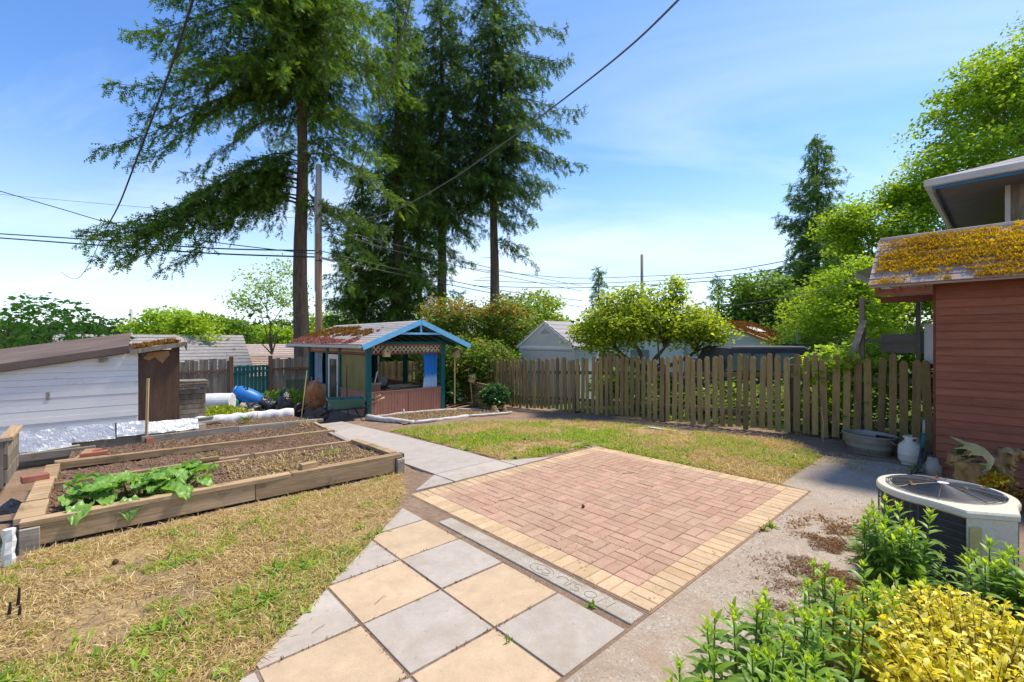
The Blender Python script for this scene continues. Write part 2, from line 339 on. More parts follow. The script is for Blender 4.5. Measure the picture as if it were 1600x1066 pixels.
m_redwall = pmat('barn_red_siding', [(0.19,0.064,0.034),(0.245,0.086,0.046),(0.28,0.106,0.06)], 5, (1.5,0.12,1.5), 0.75, 0.4, 45, 0.45, 0.10, dirt=((0.13,0.055,0.035),0.1,2.5))
m_darkred = pmat('dark_red_frame', [(0.13,0.04,0.028),(0.18,0.06,0.04)], 5, vary=0.05)
m_stucco = pmat('grey_stucco', [(0.33,0.315,0.31),(0.42,0.40,0.395)], 14, (1,1,1), 0.95, 0.8, 180, 0.6, 0.0, bdist=0.02)
m_soffit = pmat('brown_grey_soffit', [(0.145,0.125,0.115),(0.185,0.16,0.15)], 3, vary=0.0)
m_gutter = pmat('gutter_beige', [(0.43,0.41,0.37),(0.50,0.48,0.44)], 3, rough=0.45, vary=0.0, bump=0.05)
m_bluetape = pmat('blue_trim', [(0.03,0.16,0.36),(0.045,0.21,0.45)], 5, vary=0)
m_dark = pmat('black_plastic', [(0.012,0.012,0.014),(0.03,0.03,0.033)], 6, rough=0.35, vary=0.05, spec=0.5)
m_bag = pmat('black_bag', [(0.010,0.011,0.015),(0.028,0.03,0.036)], 6, rough=0.25, vary=0.0, spec=0.6, bump=1.0, bscale=14, bdist=0.05)
m_glass = glassmat('window_glass', (0.62,0.70,0.68), 0.72)
m_screen = pmat('olive_screen', [(0.17,0.14,0.035),(0.24,0.20,0.055)], 3, (1,1,0.4), 0.6, 0.1, vary=0)
m_ivory = pmat('ivory_door', [(0.62,0.57,0.49),(0.71,0.67,0.59)], 3, vary=0, rough=0.5)
m_rust = pmat('rusty_steel', [(0.22,0.075,0.028),(0.42,0.17,0.065),(0.50,0.27,0.15)], 7, (1,1,1), 0.9, 0.6, 60, 0.6, 0.05, dirt=((0.38,0.25,0.20),0.15,4))
m_greenmetal = pmat('green_enamel', [(0.03,0.095,0.075),(0.05,0.135,0.105)], 5, rough=0.45, vary=0.03, dirt=((0.16,0.13,0.09),0.08,6))
m_blackmetal = pmat('black_metal', [(0.015,0.015,0.016),(0.035,0.034,0.033)], 6, rough=0.45, vary=0.05, metal=0.3)
m_handle = pmat('pale_wood_handle', [(0.42,0.29,0.13),(0.55,0.40,0.2)], 6, vary=0.05)
m_galv = pmat('galvanised_steel', [(0.23,0.22,0.18),(0.32,0.305,0.255)], 6, rough=0.6, metal=0.15, vary=0.03, dirt=((0.155,0.165,0.09),0.18,5))
m_water = NT('tub_water'); m_water.bsdf((0.10,0.11,0.11), 0.06, 0, 0.6); m_water = m_water.m
m_tank = pmat('cream_tank_paint', [(0.54,0.51,0.42),(0.62,0.59,0.50)], 4, rough=0.45, vary=0.0, bump=0.1, dirt=((0.41,0.37,0.12),0.12,5))
m_acwhite = pmat('ac_cream', [(0.53,0.49,0.385),(0.60,0.56,0.455)], 3, rough=0.45, vary=0.0, bump=0.05, dirt=((0.38,0.31,0.18),0.16,6))
m_acdark = pmat('ac_coil', [(0.028,0.03,0.031),(0.05,0.052,0.054)], 8, rough=0.6, vary=0.0, metal=0.2)
m_acwire = NT('ac_wire'); m_acwire.bsdf((0.13,0.13,0.135), 0.35, 0.6, 0.5); m_acwire = m_acwire.m
m_sticker = pmat('olive_label', [(0.40,0.35,0.13),(0.47,0.42,0.2)], 9, vary=0)
m_drift = pmat('driftwood', [(0.36,0.34,0.31),(0.47,0.45,0.42),(0.55,0.53,0.50)], 5, (0.2,1,1), 0.9, 0.6, 40, 0.45, 0.1)
m_root = pmat('stump_wood', [(0.13,0.078,0.03),(0.29,0.185,0.078),(0.38,0.26,0.125)], 5, (1.5,1.5,0.3), 0.9, 0.7, 30, 0.5, 0.05, dirt=((0.20,0.19,0.04),0.15,3))
m_antler = pmat('mossy_antler', [(0.17,0.185,0.07),(0.27,0.275,0.12),(0.38,0.36,0.22)], 6, vary=0.0, bump=0.4)
m_bark = pmat('fir_bark', [(0.075,0.047,0.033),(0.145,0.098,0.072),(0.20,0.145,0.11)], 3.0, (3.0,3.0,0.45), 0.95, 1.0, 16, 0.6, 0.06, bdist=0.06)
m_barkdec = pmat('mossy_bark', [(0.08,0.06,0.04),(0.14,0.11,0.07),(0.13,0.125,0.04)], 5, (2,2,0.6), 0.95, 0.7, 30, 0.5, 0.08)
m_polewood = pmat('pole_wood', [(0.30,0.165,0.085),(0.42,0.25,0.14)], 4, (2,2,0.1), 0.85, 0.3, 40, 0.4, 0.0)
m_polegrey = pmat('pole_grey', [(0.33,0.31,0.29),(0.42,0.40,0.38)], 4, (2,2,0.1), 0.85, 0.3, 40, 0.3, 0.0)
m_cable = NT('cable'); m_cable.bsdf((0.045,0.045,0.05), 0.6); m_cable = m_cable.m
m_cablelt = NT('grey_cable'); m_cablelt.bsdf((0.13,0.13,0.125), 0.6); m_cablelt = m_cablelt.m
m_blue = pmat('blue_barrel', [(0.015,0.13,0.42),(0.025,0.19,0.55)], 4, rough=0.4, vary=0.0, bump=0.05)
m_rock = pmat('rock', [(0.20,0.17,0.13),(0.33,0.29,0.23),(0.40,0.36,0.30)], 6, vary=0.2, bump=0.6)
m_redbrickblock = pmat('loose_brick', [(0.25,0.085,0.055),(0.34,0.14,0.09)], 8, vary=0.1)
m_cone = pmat('pine_cone', [(0.05,0.03,0.018),(0.11,0.065,0.04)], 14, vary=0.15)
m_greensheet = glassmat('green_sheet', (0.62,0.80,0.68), 0.72, 0.25)
m_jeep = pmat('dark_soft_top', [(0.052,0.052,0.060),(0.075,0.075,0.085)], 3, rough=0.7, vary=0.0, bump=0.1)
m_shedbeige = pmat('shed_beige', [(0.50,0.475,0.41),(0.57,0.545,0.475)], 3, vary=0.0, bump=0.1)
m_shedroof = pmat('shed_roof_panel', [(0.27,0.255,0.26),(0.34,0.325,0.33)], 3, vary=0.06)
m_mossroof = pmat('rusty_moss_roof', [(0.20,0.085,0.03),(0.33,0.15,0.045),(0.36,0.22,0.10)], 3.0, (1,1,1), 0.95, 0.6, 40, 0.6, 0.0)
m_sidinggrey = pmat('pale_siding', [(0.50,0.52,0.52),(0.60,0.62,0.62)], 3, vary=0.04)
m_glassdark = NT('car_glass'); m_glassdark.bsdf((0.22,0.29,0.28), 0.08, 0.3, 0.6); m_glassdark = m_glassdark.m
# moss: yellow to orange-brown tufts chosen by tint
m_moss = leafmat('yellow_moss', (0.26,0.13,0.02), (0.62,0.42,0.022), 0.25, 0.9, 0.05, (0.80,0.66,0.035))
m_mossorange = leafmat('orange_moss', (0.13,0.055,0.02), (0.29,0.14,0.03), 0.1, 0.9, 0.05, (0.40,0.25,0.05))
m_mosspink = leafmat('pink_moss', (0.26,0.09,0.07), (0.40,0.17,0.14), 0.1, 0.9, 0.05)
m_needlelitter = leafmat('needle_litter', (0.075,0.035,0.02), (0.19,0.10,0.05), 0.1, 0.95, 0.05, (0.33,0.24,0.14))
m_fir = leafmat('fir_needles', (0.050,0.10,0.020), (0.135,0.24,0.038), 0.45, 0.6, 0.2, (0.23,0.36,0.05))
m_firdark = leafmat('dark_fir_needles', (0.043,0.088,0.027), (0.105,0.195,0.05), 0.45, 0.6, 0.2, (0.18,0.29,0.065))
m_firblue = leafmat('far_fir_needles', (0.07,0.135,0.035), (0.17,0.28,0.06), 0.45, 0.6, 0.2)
m_maple = leafmat('maple_leaf', (0.15,0.25,0.02), (0.32,0.46,0.03), 0.55, 0.5, 0.3, (0.44,0.57,0.05))
m_cherry = leafmat('cherry_leaf', (0.18,0.25,0.025), (0.35,0.43,0.04), 0.62, 0.5, 0.3, (0.47,0.52,0.07))
m_midgreen = leafmat('mid_green_leaf', (0.08,0.16,0.02), (0.19,0.31,0.035), 0.5, 0.5, 0.3, (0.27,0.39,0.05))
m_bright = leafmat('bright_leaf', (0.17,0.29,0.025), (0.36,0.50,0.04), 0.55, 0.5, 0.3, (0.46,0.57,0.06))
m_sumac = leafmat('sumac_leaf', (0.12,0.25,0.04), (0.23,0.42,0.08), 0.6, 0.5, 0.35)
m_redbush = leafmat('reddish_shrub_leaf', (0.09,0.17,0.026), (0.19,0.29,0.04), 0.5, 0.5, 0.35, (0.42,0.17,0.05))
m_bush = leafmat('bush_leaf', (0.028,0.085,0.022), (0.075,0.185,0.05), 0.35, 0.35, 0.45)
m_rhub = leafmat('rhubarb_leaf', (0.15,0.31,0.05), (0.26,0.46,0.10), 0.4, 0.38, 0.5)
m_herb = leafmat('herb_leaf', (0.10,0.21,0.028), (0.24,0.40,0.04), 0.45, 0.4, 0.4, (0.46,0.57,0.05))
m_euon = leafmat('golden_leaf', (0.24,0.33,0.03), (0.78,0.66,0.045), 0.45, 0.5, 0.3, (0.88,0.82,0.30))
m_straw = leafmat('dry_grass', (0.30,0.20,0.085), (0.60,0.475,0.215), 0.35, 0.8, 0.15, (0.76,0.66,0.40))
m_grass = leafmat('green_grass', (0.15,0.25,0.02), (0.37,0.46,0.04), 0.45, 0.6, 0.25, (0.54,0.56,0.09))
m_weed = leafmat('weed_leaf', (0.12,0.24,0.026), (0.26,0.41,0.04), 0.4, 0.5, 0.3, (0.38,0.48,0.07))
m_stem = pmat('green_stem', [(0.07,0.10,0.025),(0.12,0.15,0.04)], 8, vary=0.1)
m_twig = pmat('dry_twig', [(0.14,0.095,0.055),(0.24,0.17,0.1)], 8, vary=0.2)
m_farwood = leafmat('far_wood_leaf', (0.020,0.045,0.018), (0.05,0.09,0.03), 0.3, 0.7, 0.1, (0.10,0.16,0.035))
m_hill = pmat('far_hill', [(0.055,0.085,0.10),(0.075,0.11,0.125)], 0.01, vary=0, bump=0)  # bluish base colour stands in for the haze of distance
# curtain: printed blue-and-white beach pattern
t = NT('blue_curtain'); tcn = t.n('ShaderNodeTexCoord'); sp = t.n('ShaderNodeSeparateXYZ'); t.l(tcn.outputs['Object'], sp.inputs[0])
nn = t.noise(t.coords((2,2,1), False), 6, 5, 0.6, 0.5); ma = t.n('ShaderNodeMath', operation='MULTIPLY_ADD'); ma.inputs[1].default_value = 0.3; t.l(nn, ma.inputs[0]); t.l(sp.outputs['Z'], ma.inputs[2])
cc = t.ramp(t.rng(ma.outputs[0], 0.45, 1.75, 0, 1), [(0.0,(0.10,0.36,0.60)),(0.10,(0.55,0.66,0.75)),(0.20,(0.05,0.20,0.45)),(0.27,(0.60,0.70,0.78)),(0.50,(0.42,0.58,0.74)),(0.62,(0.03,0.24,0.62)),(1.0,(0.02,0.19,0.58))])
t.bsdf(cc, 0.8); m_curtain = t.m
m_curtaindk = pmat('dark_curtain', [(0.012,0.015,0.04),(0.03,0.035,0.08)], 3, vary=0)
m_curtaingrey = pmat('grey_curtain', [(0.18,0.24,0.30),(0.28,0.35,0.42)], 3, vary=0)
# ------------------------------------------------------------------ setting: ground, paving
_ng = np.random.default_rng(3).random((128, 128))
def vnoise(x, y, s=1.0, o=0.0):
    x = np.asarray(x)*s + 31.7 + o; y = np.asarray(y)*s + 17.3 + o*1.7
    xi = np.floor(x).astype(int); yi = np.floor(y).astype(int); fx = x-xi; fy = y-yi
    fx = fx*fx*(3-2*fx); fy = fy*fy*(3-2*fy)
    g = lambda a, b: _ng[a % 128, b % 128]
    return (g(xi,yi)*(1-fx)+g(xi+1,yi)*fx)*(1-fy) + (g(xi,yi+1)*(1-fx)+g(xi+1,yi+1)*fx)*fy
def fbm(x, y, s=1.0, o=0.0): return 0.5*vnoise(x,y,s,o)+0.3*vnoise(x,y,s*2.1,o+3)+0.2*vnoise(x,y,s*4.3,o+7)
def inpoly(u, v, poly):
    r = np.zeros(np.shape(u), bool); n = len(poly)
    for i in range(n):
        (a, b), (c, d) = poly[i], poly[(i+1) % n]
        k = ((b > v) != (d > v)) & (u < (c-a)*(v-b)/(d-b+1e-12)+a); r ^= k
    return r
LAWN_L = [(-4,-1),(-1.2,1.2),(0.0,2.28),(2.25,4.27),(2.85,5.05),(3.15,5.75),(-.6,5.8),(-.7,6.6),(-4,6.6)]
LAWN_R = [(4.85,9.3),(4.62,5.1),(6.3,4.85),(6.4,1.98),(8.35,2.0),(9.3,2.6),(9.2,5),(8.9,7.3),(7.5,8.2),(6,9.0)]
def axis(lo, hi, step, far):
    a = list(np.arange(lo, hi+step/2, step)); d = step; x = a[-1]; y = a[0]; up = []; dn = []
    while x < far: d *= 1.18; x += d; y -= d; up.append(x); dn.append(y)
    return np.array(dn[::-1]+a+up)
au = axis(-3.2, 10.6, 0.085, 3500); av = axis(-1.5, 21.5, 0.085, 3500)
GU, GV = np.meshgrid(au, av, indexing='ij')
gz = zg(GU, GV)
inyard = (GU > -3.5) & (GU < 10.2) & (GV > -1.6) & (GV < 21)
paved = inpoly(GU, GV, [(-.5,1.9),(2.47,4.5),(2.75,4.85),(6.35,4.85),(6.4,2.0),(8.6,2.0),(8.8,.5),(2.0,.5),(0,.5)])
rough_ = (fbm(GU, GV, 2.2)-0.5)*0.05 + (vnoise(GU, GV, 9.0)-0.5)*0.018
gz = gz + np.where(inyard & ~paved, rough_, 0) + np.where(paved, 0.017, 0)
gx = cu*GU - su*GV; gy = su*GU + cu*GV
nu, nv = GU.shape; idx = np.arange(nu*nv).reshape(nu, nv)
gf = np.stack([idx[:-1,:-1], idx[1:,:-1], idx[1:,1:], idx[:-1,1:]], -1).reshape(-1, 4)
t = NT('ground_cover'); vec = t.coords((1,1,1), False)
at = t.n('ShaderNodeAttribute', attribute_name='lawn'); at2 = t.n('ShaderNodeAttribute', attribute_name='field')
n1 = t.noise(vec, 1.6, 7, 0.65, 0.5); n2 = t.noise(vec, 22, 6, 0.7); n3 = t.noise(vec, 90, 4, 0.7)
soil = t.ramp(t.mix(0.5, n1, n2), [(0.3,(0.16,0.105,0.07)),(0.5,(0.26,0.18,0.125)),(0.68,(0.36,0.27,0.20))])
thatch = t.ramp(n2, [(0.30,(0.16,0.10,0.045)),(0.46,(0.38,0.265,0.105)),(0.66,(0.56,0.43,0.19))])
ma = t.n('ShaderNodeMath', operation='MULTIPLY_ADD'); ma.inputs[1].default_value = 0.9; t.l(n1, ma.inputs[0]); t.l(at.outputs['Fac'], ma.inputs[2])
c = t.mix(t.rng(ma.outputs[0], 0.78, 1.12, 0, 1), soil, thatch)
field = t.ramp(n1, [(0.35,(0.06,0.10,0.02)),(0.6,(0.13,0.17,0.035))])
c = t.mix(at2.outputs['Fac'], c, field)
c = t.mix(0.55, c, t.ramp(n3, [(0.25,(0.25,0.25,0.25)),(0.75,(0.75,0.75,0.75))]), 'OVERLAY')
t.bsdf(c, 1.0, 0, 0.08, t.bump(t.mix(0.5, n2, n3), 0.9, 0.03)); m_ground = t.m
ground = npobj('ground', np.stack([gx, gy, gz], -1).reshape(-1,3), gf, m_ground, smooth=True); tag(ground, kind='structure')
lawn = np.zeros(nu*nv, np.float32); lawn[(inpoly(GU, GV, LAWN_L) | inpoly(GU, GV, LAWN_R)).ravel()] = 0.50
a = ground.data.attributes.new('lawn', 'FLOAT', 'POINT'); a.data.foreach_set('value', lawn)
fld = np.clip(np.maximum(GU-10.2, GV-20.6)/0.6, 0, 1).ravel().astype(np.float32)
a = ground.data.attributes.new('field', 'FLOAT', 'POINT'); a.data.foreach_set('value', fld)
# --- brick patio
PI_ = 0.112
PU0, PV0, NU_, NV_ = 2.74, 1.63, 32, 28
PU1, PV1 = PU0+NU_*PI_, PV0+NV_*PI_
patio = MB().box(PU0-0.012, PU1+0.012, PV0-0.012, PV1+0.012, -0.06, 0.020).build('patio', m_sand, loc=(0,0,0), rz=YAW); tag(patio, kind='structure')
def paver_mesh(name, L, Wd, mat, g=0.0045, ch=0.005, top=0.03):
    b = MB(); a, c = L/2-g/2, Wd/2-g/2
    vs = []
    for k, z in ((0, 0.004), (0, top-0.005), (ch, top)):
        vs += [(-a+k,-c+k,z),(a-k,-c+k,z),(a-k,c-k,z),(-a+k,c-k,z)]
    fs = [(8,9,10,11)] + [(r*4+i, r*4+(i+1)%4, r*4+4+(i+1)%4, r*4+4+i) for r in (0,1) for i in range(4)]
    b.add(vs, fs); return b.mesh(name, mat)
me_red = paver_mesh('red_paver', 2*PI_, PI_, m_brick_red); me_yel = paver_mesh('buff_paver', 2*PI_, PI_, m_brick_yel)
red = []
for i in range(14):
    for j in range(12):
        bu, bv = PU0+PI_*2*(i+1), PV0+PI_*2*(j+1)
        for k in range(2):
            if (i+j) % 2: red.append((bu+PI_, bv+PI_*(k+.5), 0.0))
            else: red.append((bu+PI_*(k+.5), bv+PI_, math.pi/2))
red.sort(key=lambda p: su*p[0]+cu*p[1])
jit = lambda s: (random.random()-.5)*s
for u, v, r in red[:300]:
    inst('brick', me_red, patio, (u+jit(.002), v+jit(.002), jit(.0045)-.001), (jit(.012), jit(.012), r+jit(.012)))
rest = MB()
for u, v, r in red[300:]:
    a_, b_ = (PI_, PI_/2) if r == 0 else (PI_/2, PI_); rest.box(u-a_+.003, u+a_-.003, v-b_+.003, v+b_-.003, 0.004, 0.03)
tag(rest.build('brick_rows', m_brick_red, patio), kind='stuff')
for i in range(NU_):
    for vv in (PV0+PI_, PV1-PI_): inst('border_brick', me_yel, patio, (PU0+PI_*(i+.5), vv, jit(.004)), (jit(.01), jit(.01), math.pi/2+jit(.012)))
for j in range(2, NV_-2):
    for uu in (PU0+PI_, PU1-PI_): inst('border_brick', me_yel, patio, (uu, PV0+PI_*(j+.5), jit(.004)), (jit(.01), jit(.01), jit(.012)))
# --- checkered slabs, cut along the diagonal lawn edge
def clip(poly, a, b, c):
    """keep a*x+b*y<=c"""
    out = []
    for i in range(len(poly)):
        p, q = poly[i], poly[(i+1) % len(poly)]; dp, dq = a*p[0]+b*p[1]-c, a*q[0]+b*q[1]-c
        if dp <= 0: out.append(p)
        if dp*dq < 0:
            s = dp/(dp-dq); out.append((p[0]+(q[0]-p[0])*s, p[1]+(q[1]-p[1])*s))
    return out
bed = MB(); bed.prism([(-1.0,1.40),(-1.0,1.62),(2.49,1.62),(2.49,4.45),(0.6,2.78)], -0.05, 0.006)
slabs = bed.build('slab_paving', m_sand, loc=(0,0,0), rz=YAW); tag(slabs, kind='structure')
SP = 0.605; G = 0.009
for i in range(-3, 4):
    for j in range(0, 5):
        u0, v0 = 0.655+SP*i, 1.60+SP*j
        poly = [(u0+G,v0+G),(u0+SP-G,v0+G),(u0+SP-G,v0+SP-G),(u0+G,v0+SP-G)]
        poly = clip(poly, -0.883, 1, 2.88-0.883*0.68); poly = clip(poly, 1, 0, 2.472) if poly else poly
        poly = clip(poly, 0, -1, -1.635) if poly else poly
        if len(poly) < 3: continue
        ar = 0.5*abs(sum(poly[k][0]*poly[(k+1)%len(poly)][1]-poly[(k+1)%len(poly)][0]*poly[k][1] for k in range(len(poly))))
        if ar < 0.02: continue
        cx_ = sum(p[0] for p in poly)/len(poly); cy_ = sum(p[1] for p in poly)/len(poly)
        b = MB().prism([(p[0]-cx_, p[1]-cy_) for p in poly], -0.03, 0.025)
        o = b.build('slab', m_slab_grey if (i+j) % 2 == 0 else m_slab_tan, slabs, bevel=0.005, loc=(cx_, cy_, jit(.005)))
        o.rotation_euler = (jit(.006), jit(.006), jit(.006))
# --- kerb with scratched writing
kerb = MB().box(2.53, 2.69, 1.64, 3.86, -0.08, 0.030).build('kerb', m_kerb, loc=(0,0,0), rz=YAW, bevel=0.008); tag(kerb, kind='structure')
cvt = bpy.data.curves.new('writing', 'CURVE'); cvt.dimensions = '3D'; cvt.bevel_depth = 0.0028; cvt.bevel_resolution = 1
def stroke(pts):
    s = cvt.splines.new('POLY'); s.points.add(len(pts)-1)
    for p, q in zip(s.points, pts): p.co = (2.607 + q[1], 2.62 - q[0], 0.0298, 1)
def arc(cx, cy, rx, ry, a0, a1, n=14): return [(cx+rx*math.cos(R(a0+(a1-a0)*i/n)), cy+ry*math.sin(R(a0+(a1-a0)*i/n))) for i in range(n+1)]
# hand-scratched letters after a ringed initial
stroke(arc(0.12,0,0.115,0.062,20,330)); stroke([(0.06,0.01),(0.09,-0.02),(0.13,0.0)]); stroke(arc(0.15,0.0,0.05,0.03,-100,120))
stroke(arc(0.33,0.0,0.05,0.045,10,190)); stroke([(0.38,0.005),(0.385,-0.045)]); stroke([(0.41,0.05),(0.405,-0.045)])
stroke(arc(0.475,0.022,0.032,0.024,40,270)); stroke(arc(0.475,-0.024,0.034,0.024,-150,90))
stroke(arc(0.60,0.0,0.045,0.04,0,360)); stroke([(0.69,-0.045),(0.70,0.045),(0.77,-0.045),(0.78,0.05)])
wo_ = bpy.data.objects.new('scratched_writing', cvt); cvt.materials.append(m_groove)
_dg = None
COL.objects.link(wo_); bpy.context.view_layer.update()
wm = bpy.data.meshes.new_from_object(wo_); wm.name = 'scratched_writing'; bpy.data.objects.remove(wo_); w2 = inst('scratched_writing', wm, kerb)
# --- exposed aggregate walk on the right, plain path towards the garden house
walk = MB().prism([(-1.2,1.612),(6.36,1.612),(6.40,1.955),(8.45,1.97),(8.7,1.2),(8.55,0.62),(6.0,0.55),(4.2,0.62),(2.4,0.62),(-1.2,0.6)], -0.08, 0.022).build('concrete_walk', m_aggr, loc=(0,0,0), rz=YAW, bevel=0.006); tag(walk, kind='structure')
path = empty('garden_path', W(0,0,0), YAW); tag(path, kind='structure')
def sheet(name, poly, mat, parent, lift, th=0.06):
    b = MB(); n = len(poly); vs = [(p[0], p[1], zgf(*p)+lift-th) for p in poly]+[(p[0], p[1], zgf(*p)+lift) for p in poly]
    b.add(vs, [tuple(range(n-1,-1,-1)), tuple(range(n,2*n))]+[(i,(i+1)%n,n+(i+1)%n,n+i) for i in range(n)])
    return b.build(name, mat, parent, bevel=0.004)
sheet('slab', [(3.42,5.30),(4.52,5.30),(4.60,6.95),(3.48,6.95)], m_concrete, path, 0.03)
sheet('slab', [(3.48,6.96),(4.60,6.96),(4.64,8.6),(3.5,8.6)], m_concrete, path, 0.03)
sheet('slab', [(3.5,8.61),(4.64,8.61),(4.66,10.2),(3.52,10.2)], m_concrete, path, 0.03)
sheet('slab', [(3.52,10.21),(4.66,10.21),(4.68,11.6),(3.55,11.6)], m_concrete, path, 0.03)
sheet('slab', [(2.86,4.86),(3.40,4.83),(3.41,5.29)], m_slab_grey, path, 0.026)
sheet('slab', [(3.42,4.83),(4.50,4.82),(4.51,5.29),(3.42,5.29)], m_slab_grey, path, 0.028)
sheet('slab', [(4.52,4.82),(5.25,4.82),(4.53,5.27)], m_slab_grey, path, 0.026)
sheet('slab', [(6.15,4.80),(6.5,4.80),(6.6,5.15),(6.2,5.2)], m_aggr, path, 0.024)
# --- grass, dry and green; needle litter and moss on the walk
def sample(poly, n):
    p = np.array(poly); lo, hi = p.min(0), p.max(0); out = np.zeros((0,2))
    while len(out) < n:
        q = lo + rng.random((n*2,2))*(hi-lo); q = q[inpoly(q[:,0], q[:,1], poly)]; out = np.concatenate([out, q])
    return out[:n]
def toW(u, v, z): return np.stack([cu*u-su*v, su*u+cu*v, z], -1)
def grass(name, label, poly, n_straw, n_green, lmul=1.0, thr=0.53):
    q = sample(poly, n_straw*2); d = fbm(q[:,0], q[:,1], 1.1, 5)+0.25*(vnoise(q[:,0],q[:,1],5,2)-0.5)-0.35*np.clip(1-np.abs(2.88+0.883*(q[:,0]-.68)-q[:,1]-.05)/.35,0,1)*(q[:,0]<3)
    q = q[(rng.random(len(q)) < np.clip((d-0.36)*4.5, 0.06, 1))][:n_straw]; n = len(q)
    D = rng.normal(size=(n,3)); D[:,2] = np.abs(D[:,2])*0.22+0.03; P = toW(q[:,0], q[:,1], zg(q[:,0],q[:,1])+0.004+rng.random(n)*0.015)
    o = leaf_obj('dry_'+name, P, D, np.tile((0,0,1.0),(n,1))+rng.normal(size=(n,3))*.3, (0.04+0.09*rng.random(n))*lmul, (0.004+0.005*rng.random(n))*lmul, m_straw, T=T_BLD); tag(o, 'dry straw-coloured mown grass '+label, 'grass', kind='stuff')
    cc_ = sample(poly, 900); k_ = fbm(cc_[:,0], cc_[:,1], 1.1, 5) > .42; cc_ = cc_[k_]; c2 = np.repeat(cc_, 22, 0)+rng.normal(size=(len(cc_)*22,2))*.035; m2 = len(c2)
    D = rng.normal(size=(m2,3)); D[:,2] = np.abs(D[:,2])*.7+.12
    o = leaf_obj('tufts_'+name, toW(c2[:,0], c2[:,1], zg(c2[:,0],c2[:,1])+.004), D, rng.normal(size=(m2,3))*.4+(0,0,1.0), (0.05+0.08*rng.random(m2))*lmul, (0.0035+0.004*rng.random(m2)), m_straw, T=T_BLD); tag(o, 'ragged dry grass tufts '+label, 'grass', kind='stuff')
    q = sample(poly, n_green*6); g = fbm(q[:,0], q[:,1], 0.9, 11); h = vnoise(q[:,0], q[:,1], 6.0, 4)
    q = q[(g*0.7+h*0.3 > thr)][:n_green]; n = len(q)
    D = rng.normal(size=(n,3)); D[:,2] = np.abs(D[:,2])*0.5+0.15; P = toW(q[:,0], q[:,1], zg(q[:,0],q[:,1])+0.004+rng.random(n)*0.012)
    o = leaf_obj('green_'+name, P, D, np.tile((0,0,1.0),(n,1))+rng.normal(size=(n,3))*.3, (0.03+0.07*rng.random(n))*lmul, (0.005+0.007*rng.random(n))*lmul, m_grass, T=T_BLD); tag(o, 'patchy green grass '+label, 'grass', kind='stuff')
    # broad-leaved weeds in rosettes
    q = sample(poly, 2400); g = fbm(q[:,0], q[:,1], 0.9, 11); q = q[g > thr-0.01][:520]
    c_ = np.repeat(q, 9, 0)+rng.normal(size=(len(q)*9,2))*0.035; n = len(c_)
    D = rng.normal(size=(n,3)); D[:,2] = np.abs(D[:,2])*0.4+0.12
    o = leafblade_obj('weed_'+name, toW(c_[:,0], c_[:,1], zg(c_[:,0],c_[:,1])+0.01), D, np.tile((0,0,1.0),(n,1)), 0.05+0.07*rng.random(n), 0.015+0.018*rng.random(n), m_weed); tag(o, 'low broad-leaved weeds '+label, 'weeds', kind='stuff')
grass('lawn', 'between the raised bed and the checkered slabs', LAWN_L, 85000, 46000, 0.82, 0.485)
SPILL = [(-.4,1.95),(2.35,4.38),(2.75,4.9),(2.6,4.95),(2.2,4.45),(-.5,2.1)]
q = sample(SPILL, 2600); q = q+rng.normal(size=q.shape)*.04; n = len(q); D = rng.normal(size=(n,3)); D[:,2] = np.abs(D[:,2])*.2+.03
tag(leaf_obj('spilled_straw', toW(q[:,0],q[:,1],np.full(n,.03)), D, np.tile((0,0,1.0),(n,1)), .02+.06*rng.random(n), .003+.003*rng.random(n), m_straw, T=T_BLD), 'dry grass spilling over the edge of the slabs', 'grass', kind='stuff')
n = 2600; q = np.stack([2.6+3.9*rng.random(n), 1.5+3.5*rng.random(n)],-1); q = q[fbm(q[:,0],q[:,1],2.2,33) > .56]; n = len(q); D = rng.normal(size=(n,3)); D[:,2] = np.abs(D[:,2])*.1
tag(leaf_obj('patio_litter', toW(q[:,0],q[:,1],np.full(n,.034)), D, np.tile((0,0,1.0),(n,1)), .008+.018*rng.random(n), .003+.003*rng.random(n), m_needlelitter, T=T_BLD), 'fine dry litter scattered on the brick patio', 'litter', kind='stuff')
grass('lawn', 'between the brick patio and the picket fence', LAWN_R, 60000, 38000, 1.05, 0.475)
def litter(name, label, cen, n, mat, L, Wd, up=0.35):
    pts = np.concatenate([np.stack([rng.normal(c[0], c[2], int(n*c[4])), rng.normal(c[1], c[3], int(n*c[4]))], -1) for c in cen])
    k = fbm(pts[:,0], pts[:,1], 5, 9) > 0.40+.2*rng.random(len(pts)); pts = pts[k]; m = len(pts)
    D = rng.normal(size=(m,3)); D[:,2] = np.abs(D[:,2])*up
    z = 0.023+rng.random(m)*0.006
    return tag(leaf_obj(name, toW(pts[:,0], pts[:,1], z), D, np.tile((0,0,1.0),(m,1)), L*(0.5+rng.random(m)), Wd*(0.6+rng.random(m)), mat, T=T_BLD), label, 'litter', kind='stuff')
litter('needle_litter', 'brown needles and dead moss lying on the concrete walk', [(4.35,0.98,0.42,0.20,.6),(3.6,0.80,0.35,0.16,.4),(4.9,1.05,.25,.15,.25)], 13000, m_needlelitter, 0.04, 0.004, 0.07)
litter('dry_moss', 'olive and brown moss flecks on the concrete walk', [(5.2,1.25,0.25,0.14,.3),(5.7,0.9,0.4,0.15,.4),(4.5,0.85,.4,.12,.3)], 4000, m_mossorange, 0.018, 0.010, 0.3)
litter('joint_moss', 'thin dry litter along the end of the concrete walk', [(8.3,1.6,0.35,0.3,.5),(7.4,0.75,0.5,0.12,.4)], 2600, m_straw, 0.06, 0.005, 0.3)
